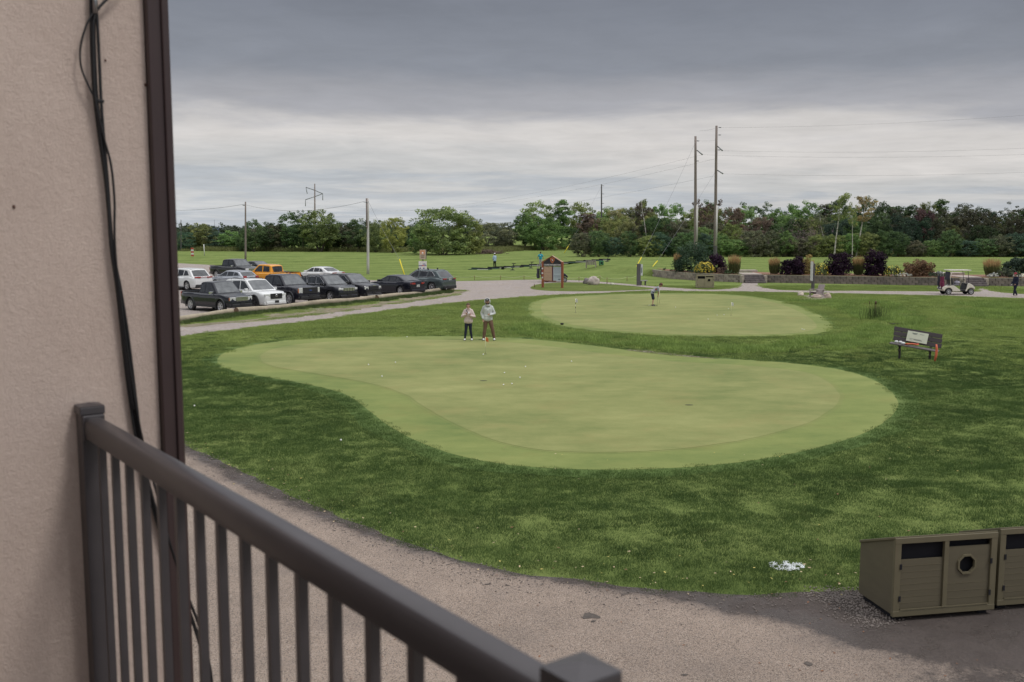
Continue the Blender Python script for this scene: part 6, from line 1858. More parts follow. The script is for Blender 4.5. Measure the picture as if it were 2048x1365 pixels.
t, pn2, z2 = pole('net_pole', 'white-painted wooden net pole right of the white sedan', 736, 549, 397, .16, m_polep, 'poles of the practice field net')
mb = MB(); mb.lathe([(z2 - .5, .12), (z2 - .38, .12)], (0, 0, 0), 'z', 10); mb.tube([(0, 0, z2 - .45), (-.35, 0, z2 - .45)], .02, 5); mb.build('pole_band', m_steel, t)
MB().tube([(0, 0, z2 - 3.2), (0, 0, z2)], [.125, .105], 12).build('unpainted_top', m_pole, t)
zt1 = at_y(491, 409, pn1.y).z; zt2 = at_y(736, 402, pn2.y).z
wire('net cable hanging between the two net poles', (pn1.x, pn1.y, zt1), (pn2.x, pn2.y, zt2), 1.0, .016, name='net_cable')
wire('net cable running from the left net pole behind the corner trim', at_y(300, 418, pn1.y + 30), (pn1.x, pn1.y, zt1), .5, .022, name='net_cable')
# transmission poles
base = P(1391, 521, .7); pb1 = Vector((base.x, base.y, H(base.x, base.y)))
base = P(1430, 521, .7); pb2 = Vector((base.x, base.y, H(base.x, base.y)))
tp1, _, h1 = pole('tall_power_pole', 'shorter of the two tall wooden power poles behind the large dark shrub', 1391, 0, 273, .235, m_pole, 'tall wooden power poles', p=pb1, lean=0)
tp2, _, h2 = pole('tall_power_pole', 'taller of the two tall wooden power poles, with two side arms', 1430, 0, 252, .24, m_pole, 'tall wooden power poles', p=pb2, lean=3)
for t, hh, rr in ((tp1, h1, .22), (tp2, h2, .225)):
    MB().tube([(0, 0, 1.8), (0, 0, 7.2)], [rr * 1.06, rr * .93], 12).build('bleached_length', m_polep, t)
    for zz in ((.985, .93, .82) if t is tp2 else (.96, .80)):
        MB().lathe([(hh * zz, .17), (hh * zz + .08, .17)], (.25 * zz * (t is tp2), 0, 0), 'z', 10).build('pole_band', m_steel, t)
MB().lathe([(-.1, .262), (1.9, .258)], (0, 0, 0), 'z', 12).build('dark_sleeve', m_poled, tp2)
def arm(t, p_, pxa, pya, pxb, pyb):
    a, b_ = at_y(pxa, pya, p_.y) - p_, at_y(pxb, pyb, p_.y - .6) - p_
    MB().tube([a, b_], [.07, .09], 8).build('insulator_arm', m_steel, t)
    return p_ + b_
w1 = arm(tp1, pb1, 1394, 301, 1405, 310); w2 = arm(tp2, pb2, 1435, 293, 1445, 302); w3 = arm(tp2, pb2, 1435, 341, 1446, 348)
top2 = at_y(1433, 256, pb2.y); 
for a, ex, lb in ((top2, (2500, 188), 'topmost power line running right from the taller power pole'), (w2, (2500, 268), 'power line from the upper side arm of the taller pole to the right'),
                  (w1, (2500, 285), 'power line from the shorter pole side arm to the right'), (w3, (2500, 318), 'power line from the lower side arm of the taller pole to the right')):
    wire(lb, a, at_y(ex[0], ex[1], 118), .9)
t3, p3, h3 = pole('slim_pole', 'slim dark wooden pole standing in front of the middle trees', 1203, 504, 369, .17, m_poled)
for z_ in (.98, .86, .72):
    MB().tube([(0, 0, h3 * z_), (.35, 0, h3 * z_ - .05)], .04, 6).build('insulator', m_steel, t3)
pole('slim_pole', 'second thin pole top seen far left beside the corner trim', 362, 503, 440, .10, m_poled)
# far pylon
pf = at_y(630, 470, 420); pf.z = 0
pyl = thing('transmission_pylon', 'distant steel transmission pylon with slanting arms behind the tree row', 'pylon', pf)
def fp(px, py): return at_y(px, py, 420) - pf
MB().tube([fp(630, 520), fp(629.5, 368)], [.55, .22], 8).build('mast', m_pole, pyl)
for a, b_, r_ in (((629, 381), (612, 375), .18), ((629, 381), (645.5, 388), .18), ((645.5, 388), (629, 394), .16), ((629, 394), (611, 400), .16)):
    MB().tube([fp(*a), fp(*b_)], r_, 5).build('cross_arm', m_steel, pyl)
for a, b_ in (((612, 375), (614.5, 388)), ((645.5, 388), (645.5, 401)), ((611, 400), (611, 413))):
    MB().tube([fp(*a), fp(*b_)], .15, 5).build('insulator', m_steel, pyl)
for a, bb, lb in ((w1, (611, 404), 'power line sweeping from the shorter tall pole down left to the pylon'), (at_y(1431, 318, pb2.y), (645, 401), 'upper power line from the taller pole down left to the pylon'), (at_y(1430, 352, pb2.y), (614, 413), 'lower power line passing the slim pole on its way left')):
    wire(lb, a, at_y(bb[0], bb[1], 420), 5.5, .009, 30)
wire('thin line between the two tall poles', at_y(1391, 281, pb1.y), at_y(1431, 281, pb2.y), .1)
wire('short top line from the taller pole towards the left', at_y(1400, 262, pb2.y), top2, .1)
# guy wires with yellow covers
m_yel = M('yellow_cover', (.70, .58, .02), .5, var=.08)
def guy(label, a, b_, target=None, name='guy_wire_cover'):
    p0 = P(a[0], a[1], .12) if a[0] > 1250 else G(*a)
    if a[0] > 1250: p0.z = H(p0.x, p0.y) if p0.x < 13 else .12
    p1 = at_y(b_[0], b_[1], p0.y + .8 if target is not None else p0.y)
    o = MB().tube([(0, 0, 0), p1 - p0], .055, 8).build(name, m_yel, loc=p0); tag(o, label, 'guy wire cover', 'yellow guy wire covers')
    if target is not None:
        wire('thin wire above the ' + label, p1, target, .15, .014, 8, 'guy_wire')
guy('yellow guy wire cover behind the black sedan', (812, 560), (799, 519), at_y(736, 402, pn2.y))
guy('short yellow guy wire cover by the middle trees', (1128, 507), (1139, 489), at_y(1203, 372, p3.y))
guy('yellow guy wire cover beside the dark signpost', (1267, 544), (1283, 515), at_y(1391, 285, pb1.y))
guy('yellow guy wire cover by the wall tip', (1297, 544), (1315, 522), at_y(1430, 345, pb2.y))

# distant dome building and shed, markers in the field --------------
pd = at_y(438, 470, 620); pd.z = 0
t = thing('domed_hall', 'distant pale hall with a low blue-grey domed roof above the left trees', 'building', pd)
MB().box((0, 0, (at_y(438, 466, 620).z) / 2), (18, 14, at_y(438, 466, 620).z)).build('wall', M('pale_cladding', (.5, .52, .56), .6), t)
zr = at_y(438, 466, 620).z
MB().ball((0, 0, zr), (12, 9, at_y(438, 455.5, 620).z - zr), 24, 12).build('roof', M('blue_grey_roof', (.10, .14, .24), .5), t)
MB().tube([(-2.5, 0, zr), (-2.5, 0, at_y(438, 440, 620).z)], .12, 5).build('mast', m_steel, t)
for i in range(5): MB().box((-7 + i * 3.5, -7.05, zr * .62), (2.4, .1, zr * .3)).build('window', m_glass, t)
ps = G(1790, 509); ps.y += 22; ps.x *= ps.y / (ps.y - 22); z0 = at_y(1790, 457, ps.y).z; z1 = at_y(1790, 447, ps.y).z; z2_ = at_y(1790, 440, ps.y).z
t = thing('shed', 'little pale shed glimpsed between the trees above the golf cart', 'shed', ps)
w_ = 17 / FPX * ps.y
MB().box((0, 0, (z1 - ps.z) / 2), (w_, 2.4, z1 - ps.z)).build('wall', M('shed_wall', (.36, .36, .38), .8), t)
MB().prism([(-w_ * .62, z1 - ps.z), (w_ * .62, z1 - ps.z), (0, z2_ - ps.z)], 'y', -1.5, 1.5).build('roof', M('shed_roof', (.05, .05, .06), .8), t)
MB().box((0, -1.22, z0 - ps.z + .5), (w_ * .25, .06, 1.4)).build('door', M('shed_door', (.12, .10, .09), .8), t)
p = G(385, 513); t = thing('yardage_marker', 'red and white banded yardage marker in the far field beside the corner trim', 'marker', p)
h_ = at_y(385, 496, p.y).z - p.z
for i in range(5): MB().box((0, 0, h_ * (i + .5) / 5), (.42 if i % 2 else .44, .05, h_ / 5 - .01)).build('band', M('marker_red', (.42, .07, .05), .7) if i % 2 == 0 else M('marker_white', (.6, .6, .58), .7), t)
MB().tube([(0, .04, -.1), (0, .04, h_)], .03, 6).build('stake', m_pole, t)
p = G(409, 512); tag(MB().tube([(0, 0, -.1), (-.05, 0, at_y(408, 489, p.y).z - p.z)], .07, 8).build('field_stake', M('marker_white', (.6, .6, .58), .7), loc=p), 'thin white stake in the far field right of the red and white marker', 'stake')

# bins --------------------------------------------------------------
m_bin = M('dimmed_olive_plastic', (.105, .090, .058), .55, var=.10, scale=2.5, bmp=.2, bdist=.003, bscale=12, stretch=(.25, 1, 3))  # bin khaki with vignette darkening put into the colour, frame likewise
m_binf = M('dimmed_olive_frame', (.125, .108, .066), .5, var=.08, scale=3)
m_dark = M('bin_inside', (.006, .006, .010), .9)
def twin_bin(label, loc, rotz, group):
    """two-door litter enclosure; front faces local -y, x to the right"""
    W_, D_, H_ = 1.45, .82, 1.10
    t = thing('twin_bin', label, 'bin', loc, rotz, group)
    x0, x1 = -W_ / 2, W_ / 2
    for x in (x0 + .03, x1 - .03):
        MB().prism([(-D_ / 2 + .03, .08), (D_ / 2 - .005, .08), (D_ / 2 - .005, H_ - .315), (-D_ / 2 + .03, H_ - .035)], 'x', x - .0175, x + .0175).build('side_panel', m_bin, t, bevel=.004)
    MB().box((0, D_ / 2 - .02, .43), (W_ - .08, .03, .70)).build('back_panel', m_bin, t)
    MB().prism([(-D_ / 2 - .01, H_ + .012), (-D_ / 2 - .01, H_ - .022), (D_ / 2, H_ - .322), (D_ / 2, H_ - .288)], 'x', x0 - .006, x1 + .006).build('lid', m_binf, t, bevel=.006)
    MB().prism([(-D_ / 2 + .08, .10), (D_ / 2 - .06, .10), (D_ / 2 - .06, H_ - .40), (-D_ / 2 + .08, H_ - .10)], 'x', x0 + .07, x1 - .07).build('inner_liner', m_dark, t)
    mb = MB(); y = -D_ / 2
    for x in (x0 + .045, .0, x1 - .045): mb.box((x, y, .575), (.085 if x else .062, .05, H_ - .13))
    mb.box((0, y - .002, H_ - .045), (W_, .052, .075)); mb.box((0, y - .002, .10), (W_, .052, .075))
    mb.build('frame', m_binf, t, bevel=.005)
    # doors of horizontal boards
    def door(xa, xb, z1, hole):
        d = MB(); d.box(((xa + xb) / 2, y + .012, (z1 + .15) / 2), (xb - xa, .02, z1 - .15)); base = None
        if not hole: dd = d.build('door', m_bin, t)
        else:
            cx, cz, R_ = (xa + xb) / 2 - .03, z1 - .24, .115
            oc = [(cx + R_ * math.cos(R(22.5 + 45 * k)), cz + R_ * math.sin(R(22.5 + 45 * k))) for k in range(8)]
            sq = [(xb, z1), (xa, z1), (xa, .15), (xb, .15)]
            mb = MB()
            # panel with an octagonal hole: eight outline pieces
            ring = [(xb, cz + .03), (xb, z1), (cx + .04, z1), (xa, z1), (xa, cz + .03), (xa, .15), (cx - .02, .15), (xb, .15)]
            ring = [ring[0], ring[1], ring[2], ring[3], ring[4], ring[5], ring[6], ring[7]]
            f_, b2 = y + .002, y + .022
            vs = [(p_[0], f_, p_[1]) for p_ in oc] + [(p_[0], f_, p_[1]) for p_ in ring]
            # oc[0] is at 22.5 deg; ring starts on the right edge
            fs = [(k, 8 + (k + 0) % 8, 8 + (k + 1) % 8, (k + 1) % 8) for k in range(8)]
            vs += [(v[0], b2, v[2]) for v in vs]; fs += [tuple(i + 16 for i in f)[::-1] for f in fs]
            fs += [(k, (k + 1) % 8, (k + 1) % 8 + 16, k + 16) for k in range(8)]
            mb.add(vs, fs); dd = mb.build('door', m_bin, t)
            mb = MB(); o2 = [(cx + R_ * 1.22 * math.cos(R(22.5 + 45 * k)), cz + R_ * 1.22 * math.sin(R(22.5 + 45 * k))) for k in range(8)]
            vs = [(p_[0], f_ - .022, p_[1]) for p_ in oc] + [(p_[0], f_ - .022, p_[1]) for p_ in o2] + [(p_[0], f_, p_[1]) for p_ in oc] + [(p_[0], f_, p_[1]) for p_ in o2]
            mb.add(vs, [(k, (k + 1) % 8, 8 + (k + 1) % 8, 8 + k) for k in range(8)] + [(k, (k + 1) % 8, 16 + (k + 1) % 8, 16 + k) for k in range(8)] + [(8 + k, 8 + (k + 1) % 8, 24 + (k + 1) % 8, 24 + k) for k in range(8)])
            mb.build('hole_rim', m_binf, dd)
        nb = 8
        for i in range(1, nb):
            z = .15 + (z1 - .15) * i / nb
            if hole and z > z1 - .40: continue
            MB().box(((xa + xb) / 2, y + .001, z), (xb - xa - .02, .004, .005)).build('board_edge', m_binf, dd)
    for hx in (x0 + .085, x1 - .085):
        for hz_ in (.30, .72): MB().box((hx, y - .030, hz_), (.030, .010, .07)).build('hinge', m_dark, t, bevel=.002)
    door(x0 + .092, -.036, .80, False)
    door(.036, x1 - .092, .93, True)
    MB().box((0, y - .03, .155), (W_ - .2, .012, .012)).build('kick_strip', m_binf, t)
    for x in (x0 + .12, x1 - .12): MB().box((x, .0, .02), (.12, D_ - .1, .05)).build('skid', m_dark, t)
    return t
BL, BR_ = P(1782, 1245), P(1981, 1229)
BDIR = (BR_ - BL).normalized(); byaw = math.atan2(BDIR.y, BDIR.x); BN = Vector((-BDIR.y, BDIR.x, 0))
bc = BL + BDIR * .725 + BN * .41
tb1 = twin_bin('dark olive twin bin with octagonal hole, whole, on the gravel by the asphalt', (bc.x, bc.y, .012), byaw, 'twin litter bins')
bc2 = bc + BDIR * 1.56 + BN * .10
dup(tb1, (bc2.x, bc2.y, .012), byaw, 'olive twin bin cut off by the right edge of the frame', 'twin litter bins')
p = P(1411, 577.5); tb3 = dup(tb1, (p.x, p.y + .4, .004), R(-4), 'olive twin bin on the grass in front of the curved retaining wall', 'twin litter bins')
# the far one has the plain khaki, without the near bins' darkening
m_bin_khaki = M('khaki_bin', (.26, .235, .145), .6, var=.08, scale=3)
def to_khaki(o):
    for c in o.children:
        if c.data and c.data.materials and c.data.materials[0] in (m_bin, m_binf):
            c.material_slots[0].link = 'OBJECT'; c.material_slots[0].material = m_bin_khaki
        to_khaki(c)
to_khaki(tb3)
p = P(1860, 1240); 

# bench with the plaque ---------------------------------------------
m_bench = M('dark_bench_board', (.045, .034, .036), .6, var=.2, scale=2, stretch=(.3, 1, 3))
m_bseat = M('worn_bench_board', (.10, .088, .085), .65, var=.25, scale=2)
pb = GG(1828, 723); BY = R(-29)
ben = thing('park_bench', 'dark bench with a pale plaque on its backrest standing on the lawn', 'bench', pb, BY)
TIL = R(7.5)
BW = 1.72
def tz(x): return -math.tan(TIL) * x + .03
for i in range(3):
    MB().box((0, -.30 + i * .16, .46 + tz(0)), (BW, .145, .04), rot=(0, TIL, 0)).build('seat_board', m_bseat, ben, bevel=.006)
for i in range(3):
    MB().box((0.06, .17 + i * .055, .62 + i * .175 + tz(0)), (BW, .04, .165), rot=(R(-17), TIL, 0)).build('back_board', m_bench, ben, bevel=.006)
for x in (-.52, .55):
    z = .44 + tz(x)
    mb = MB(); mb.box((x, -.02, z / 2 - .03), (.07, .09, z + .10)); mb.box((x, -.08, z - .03), (.06, .46, .05)); mb.box((x, .22, z + .22), (.05, .05, .56), rot=(R(-17), 0, 0)); mb.box((x, -.17, z - .14), (.05, .28, .05), rot=(R(35), 0, 0)); mb.build('leg', m_bench, ben, bevel=.006)
pl = MB().box((.06, .135, .80 + tz(0)), (.74, .014, .40), rot=(R(-17), TIL, 0)).build('plaque', M('pale_plaque', (.55, .57, .45), .5, var=.05), ben, bevel=.003)
mb = MB()
rr_ = Euler((R(-17), TIL, 0)).to_matrix(); c0 = Vector((.06, .135, .80 + tz(0)))
for x, z, w_, h_ in ((-.10, .13, .20, .022), (-.10, .10, .12, .018), (.14, .12, .16, .010), (-.05, -.09, .42, .012), (.04, -.12, .30, .016), (-.2, -.14, .1, .010)):
    mb.box(c0 + rr_ @ Vector((x, -.009, z)), (w_, .003, h_), rot=rr_)
mb.build('plaque_print', M('plaque_ink', (.12, .14, .13), .6), pl)
# things on and beside the bench
def on_bench(x, y, z=0): 
    m4 = Matrix.Rotation(BY, 3, 'Z'); return pb + m4 @ Vector((x, y, .485 + tz(x) + z))
mb = MB()
mb.tube([(0, 0, .02), (.25, .02, .03), (.42, -.02, .02), (.50, .06, .025)], .030, 8); mb.tube([(.10, -.05, .02), (.30, -.07, .05), (.48, -.03, .02)], .026, 8)
o = mb.build('orange_straps', M('orange_fabric', (.62, .14, .07), .7), loc=on_bench(-.36, -.12), rot=(0, 0, BY)); tag(o, 'tangle of orange fabric lying on the bench seat', 'fabric')
for k, (x, y) in enumerate([(-.64, -.10), (-.50, -.05), (-.38, -.22)]):
    mb = MB(); mb.ball((0, 0, .05), (.075, .06, .05), 10, 8, fn=lambda d: 1 + .25 * noise.noise(d * 3 + Vector((k, 0, 0))))
    o = mb.build('crumpled_wrap', M('white_wrap', (.6, .6, .6), .6), loc=on_bench(x, y)); tag(o, ['crumpled white wrap at the left end of the bench seat', 'crumpled white wrap second from the left on the bench seat', 'small white wrap next to the orange fabric on the bench'][k], 'litter', 'white wraps on the bench seat')
o = MB().tube([(0, 0, 0), (.04, 0, .22), (.05, 0, .46), (.03, .0, .62)], [.035, .045, .045, .03], 8).build('orange_post', M('orange_fabric', (.62, .14, .07), .7), loc=GG(1869, 732)); tag(o, 'orange curved post leaning at the right end of the bench', 'post')

# armchair, tall panel and boulders ---------------------------------
m_adi = M('grey_cedar', (.32, .27, .26), .8, var=.2, scale=3, stretch=(1, 1, .4))
p = GG(1634, 594)
ch = thing('garden_armchair', 'weathered grey slatted wooden armchair on the gravel pad', 'armchair', p, R(-62))
for i in range(6): MB().box((-.26 + i * .104, .34, .62), (.085, .025, .72 - .02 * abs(i - 2.5)), rot=(R(-22), 0, 0)).build('back_slat', m_adi, ch)
for i in range(5): MB().box((0, -.30 + i * .125, .40 - i * .025), (.60, .11, .025), rot=(R(-10), 0, 0)).build('seat_slat', m_adi, ch)
for s_ in (-1, 1):
    MB().box((s_ * .36, -.02, .58), (.14, .80, .03)).build('arm', m_adi, ch); MB().box((s_ * .34, -.36, .29), (.04, .10, .58)).build('leg', m_adi, ch)
    MB().box((s_ * .30, .10, .26), (.04, .95, .11), rot=(R(-14), 0, 0)).build('side_rail', m_adi, ch); MB().box((s_ * .34, .28, .28), (.04, .08, .56)).build('leg', m_adi, ch)
p = GG(1625, 581)
t = thing('notice_board', 'tall narrow sign seen almost edge-on between two dark posts', 'sign', p, R(82))
hh_ = at_y(1623, 523, p.y).z - p.z
for x, m_, nm, z0_, tk in ((-.50, m_poled, 'post', 0, .12), (.34, m_poled, 'post', 0, .12)): MB().box((x, 0, hh_ * .46), (tk, .12, hh_ * .94)).build(nm, m_, t, bevel=.01)
MB().box((-.05, .12, hh_ * .66), (1.15, .03, hh_ * .66)).build('sign_face', M('sign_white', (.62, .62, .60), .6), t, bevel=.004)
MB().box((-.05, .09, hh_ * .66), (1.10, .02, hh_ * .64)).build('sign_back', m_poled, t)
def boulder(label, px, py, w, h, seed, col=(.36, .30, .27), name='boulder', dp=.8, lift=0):
    p = GG(px, py); s_ = p.y / FPX
    def fn(d):
        return 1 + .30 * noise.noise(d * 1.3 + Vector((seed, 0, 0))) + .10 * noise.noise(d * 4 + Vector((seed, 3, 0)))
    mb = MB(); mb.ball((0, 0, h * s_ * .36), (w * s_ * .52, w * s_ * .52 * dp, h * s_ * .62), 20, 14, fn=fn)
    m_ = M('boulder_' + '_'.join(str(int(c * 100)) for c in col), col, .9, var=.35, scale=2.2, bmp=.6, bdist=.03, bscale=5)
    return tag(mb.build(name, m_, loc=p), label, 'boulder')
boulder('small pale boulder left of the wooden armchair', 1601, 592, 12, 9, 1, (.52, .46, .38))
boulder('rounded pink-grey boulder in front of the wooden armchair', 1632, 596, 18, 9, 2, (.40, .31, .27))
boulder('pinkish boulder right of the wooden armchair', 1655, 596, 13, 12, 3, (.42, .33, .28))
boulder('large pale granite boulder on the path island', 1187, 570, 22, 17, 4, (.44, .38, .34))
boulder('darker boulder half behind the large pale one on the path island', 1174, 568, 16, 12, 9, (.20, .175, .17))
boulder('small pale stone on the path island near the dark post', 1225, 570, 8, 4, 6, (.50, .48, .40))
# post with small bench
p = P(1277, 571.5); hz = at_y(1277, 528, p.y).z
t = thing('signpost', 'dark square post with a narrow white notice at the path island tip', 'sign', p, R(10))
MB().box((0, 0, hz / 2), (.30, .22, hz)).build('post', m_poled, t, bevel=.012)
MB().box((.24, -.06, hz * .72), (.20, .03, hz * .52)).build('notice', M('pale_notice', (.50, .53, .52), .5), t, bevel=.003)
MB().box((.24, -.078, hz * .70), (.06, .006, hz * .24)).build('notice_print', M('dark_print', (.05, .08, .08), .6), t)
p = P(1284, 571); t = thing('ball_washer_bench', 'small low slab bench right of the dark signpost', 'bench', p, R(12))
MB().box((.1, 0, .40), (.72, .34, .08)).build('seat', M('slab', (.30, .30, .27), .8), t, bevel=.01)
for x in (-.1, .3): MB().box((x, 0, .18), (.08, .2, .36)).build('leg', m_poled, t)

# course information board -----------------------------------------
def text_mesh(s_, size, mat, depth=.004):
    cu = bpy.data.curves.new('lettering', 'FONT'); cu.body = s_; cu.size = size; cu.extrude = depth; cu.align_x = 'CENTER'; cu.align_y = 'CENTER'; cu.offset = .004
    tmp = bpy.data.objects.new('lettering', cu); COL.objects.link(tmp)
    me = bpy.data.meshes.new_from_object(tmp.evaluated_get(bpy.context.evaluated_depsgraph_get()))
    bpy.data.objects.remove(tmp); me.materials.clear(); me.materials.append(mat)
    return me
m_red = M('red_cedar', (.28, .085, .04), .7, var=.2, scale=3, stretch=(1, 1, .3))
m_brd = M('board_dark', (.028, .026, .030), .7)
m_orp = M('orange_paintwork', (.52, .16, .05), .6)
m_whp = M('white_paintwork', (.68, .66, .62), .6)
pl_, pr_ = P(1085.5, 575.5), P(1124.5, 576.5)
bx = (pr_ - pl_); bw = bx.length; byw = math.atan2(bx.y, bx.x)
sc_ = pl_.y / FPX
info = thing('information_board', 'gabled red-framed course information board on two posts', 'sign', (pl_ + pr_) / 2, byw)
def zpx(py): return at_y(1105, py, pl_.y).z
hwid = bw / 2
for s_, tp_ in ((-1, 523), (1, 524)):
    MB().box((s_ * hwid, 0, zpx(tp_) / 2), (.17, .17, zpx(tp_))).build('post', m_red, info, bevel=.012)
zE, zP = zpx(524.5), zpx(512); zb_ = zpx(533)
mb = MB(); mb.prism([(-hwid + .08, zb_), (hwid - .08, zb_), (hwid - .08, zE), (0, zP - .04), (-hwid + .08, zE)], 'y', -.05, .03); mb.build('gable_panel', m_brd, info)
for s_ in (-1, 1):
    a, b2 = Vector((s_ * (hwid + .02), 0, zE + .02)), Vector((0, 0, zP)); d = b2 - a
    MB().box((a + b2) / 2, (d.length + .04, .16, .06), rot=(0, -math.atan2(d.z, d.x), 0)).build('gable_trim', m_red if s_ < 0 else M('pale_trim', (.50, .33, .24), .7), info, bevel=.006)
# emblem: shield with a bird-like mark
cz = zpx(520.5)
mb = MB(); mb.prism([(-.20, .16), (-.08, .20), (0, .24), (.08, .20), (.20, .16), (.19, -.02), (.10, -.18), (0, -.26), (-.10, -.18), (-.19, -.02)], 'y', -.070, -.052)
mb.v = [(v[0], v[1], v[2] + cz) for v in mb.v]; em = mb.build('emblem', m_orp, info)
mb = MB(); mb.prism([(-.12, .10), (0, .15), (.12, .10), (.10, -.06), (0, -.16), (-.10, -.06)], 'y', -.078, -.071); mb.v = [(v[0], v[1], v[2] + cz) for v in mb.v]; mb.build('emblem_field', M('emblem_red', (.20, .035, .02), .6), em)
mb = MB(); mb.prism([(-.05, .06), (.01, .10), (.03, .03), (.09, .01), (.04, -.05), (.0, -.09), (-.02, -.01)], 'y', -.086, -.079); mb.v = [(v[0], v[1], v[2] + cz) for v in mb.v]; mb.build('emblem_mark', m_whp, em)
o = inst('lettering', text_mesh('COURSE INFORMATION', .148, m_whp), info, (0, -.062, zpx(530)), (R(90), 0, 0)); o.scale = (.94, 1.15, 1)
ptop, pbot = zpx(533.5), zpx(561)
MB().box((-hwid * .47, -.005, (ptop + pbot) / 2), (hwid * .90, .05, ptop - pbot)).build('cork_panel', M('cork', (.50, .335, .225), .8, var=.08), info)
mb = MB(); mb.box((-hwid * .47, -.034, ptop - .42 * (ptop - pbot)), (hwid * .70, .004, .012))
for i in range(4): mb.box((-hwid * .47 - .25 + i * .17, -.034, pbot + .25), (.10, .004, .008)); mb.box((-hwid * .47 - .25 + i * .17, -.034, pbot + .42), (.12, .004, .008))
mb.box((-hwid * .40, -.034, ptop - .08), (.05, .004, .05)); mb.build('cork_marks', M('cork_mark', (.26, .14, .10), .8), info)
MB().box((0.02, -.02, (ptop + pbot) / 2), (.09, .07, ptop - pbot + .05)).build('mullion', M('maroon_mullion', (.10, .035, .05), .7), info)
MB().box((hwid * .50, -.005, (ptop + pbot) / 2 - .02), (hwid * .84, .05, ptop - pbot)).build('rules_panel', M('pale_blue_panel', (.46, .52, .56), .4, var=.04), info)
mb = MB(); xx = hwid * .50
for z_, w_, h_ in ((.92, .62, .035), (.84, .62, .012), (.78, .5, .01), (.72, .55, .01), (.66, .52, .01), (.60, .55, .01), (.54, .40, .01), (.34, .58, .028), (.27, .5, .01), (.21, .46, .01)):
    mb.box((xx, -.034, pbot + z_ * (ptop - pbot)), (w_, .004, h_))
mb.box((xx + .18, -.034, pbot + .09 * (ptop - pbot)), (.20, .004, .07)); mb.build('rules_print', M('grey_print', (.10, .12, .16), .7), info)
MB().box((-hwid * .3, 0, pbot - .05), (hwid * 1.3, .08, .07)).build('lower_rail', m_red, info)
for z_ in (.86, .52, .2): MB().box((-hwid, -.09, pbot + z_ * (ptop - pbot)), (.13, .008, .13)).build('hole_tag', m_whp, info, bevel=.01)
# double sign with the cards by the lot
p = G(846, 563); hz = at_y(846, 500, p.y).z - p.z; s_ = p.y / FPX
t = thing('field_sign', 'post with a tan panel above a white panel behind the grey-green SUV', 'sign', p, R(-6))
MB().tube([(0, .06, -.1), (0, .06, hz)], .05, 8).build('post', m_poled, t)
def zz(py): return at_y(846, py, p.y).z - p.z
MB().box((0, 0, (zz(500) + zz(519)) / 2), (12.5 * s_, .12, zz(500) - zz(519))).build('upper_panel', M('tan_panel', (.46, .38, .27), .6), t, bevel=.01)
MB().box((6.5 * s_, .03, (zz(500) + zz(519)) / 2), (.05, .16, zz(500) - zz(519))).build('panel_edge', m_poled, t)
MB().box((-.3 * s_, -.065, zz(505)), (10 * s_, .01, zz(501) - zz(509))).build('orange_field', M('faded_orange', (.55, .28, .15), .7), t)
mb = MB(); mb.ball((0, -.075, zz(506.5)), (.09, .01, .09), 10, 6); mb.build('mark', m_whp, t)
mb = MB(); mb.box((0, -.065, zz(512)), (8 * s_, .01, .06)); mb.box((0, -.065, zz(515)), (7 * s_, .01, .06)); mb.build('panel_print', M('brown_print', (.20, .15, .11), .7), t)
MB().box((-.3 * s_, 0, (zz(523) + zz(541)) / 2), (16 * s_, .08, zz(523) - zz(541))).build('lower_panel', m_whp, t, bevel=.01)
mb = MB(); mb.box((-.3 * s_, -.045, zz(531.5)), (15.4 * s_, .008, .07)); mb.box((-5 * s_, -.045, zz(537)), (.12, .008, .12)); mb.box((2 * s_, -.045, zz(537)), (.14, .008, .10)); mb.box((3 * s_, -.045, zz(528.5)), (6 * s_, .008, .06)); mb.build('panel_marks', M('blue_print', (.10, .13, .28), .6), t)
MB().box((1 * s_, -.052, zz(531.5)), (.22, .008, .07)).build('red_mark', M('red_mark', (.5, .05, .05), .6), t)

# practice range mats, dividers, buckets, bench ---------------------
m_mat = M('green_mat', (.014, .055, .035), .9); m_matb = M('black_mat', (.014, .015, .017), .9); m_tray = M('pale_tray', (.42, .45, .34), .7)
MATL = [(952, 539.5, 0), (969, 540, 2), (985, 538, 0), (1000, 537, 1), (1016, 536, 2), (1034, 535, 1), (1051, 533.5, 0), (1068, 532, 1), (1132, 527.5, 1), (1148, 526.5, 0), (1163, 525, 2), (1178, 523.8, 1), (1193, 522.5, 0), (1208, 521.2, 1)]
pos_words = ['at the far left end of the mat row', 'second from the left in the mat row', 'under the white-capped golfer', 'just right of the white-capped golfer', 'beside the black ball bucket', 'left of the first bag stand', 'between the two left bag stands', 'behind the golfer in the bright blue shirt',
             'just right of the information board gable', 'second right of the information board', 'third right of the information board', 'behind the range bench', 'above the small green stand', 'at the right end of the mat row']
for (px, py, k), wd in zip(MATL, pos_words):
    p = G(px, py); p.z += .01
    t = thing('practice_mat', ['dark green', 'black', 'dark green'][k] + ' practice mat ' + wd, 'mat', p, R(-14 + random.uniform(-5, 5)), 'practice mats of the driving range')
    MB().box((0, 0, .03), (1.5, 1.4, .06)).build('mat', m_mat if k != 1 else m_matb, t, bevel=.01)
    MB().box((0, .5, .10), (1.5, .18, .18)).build('mat_kerb', m_matb, t)
    if k: MB().box((.1 if k == 1 else 0, -.75, .04), (.9 if k == 1 else 1.3, .42, .07)).build('ball_tray', m_tray, t, bevel=.01)
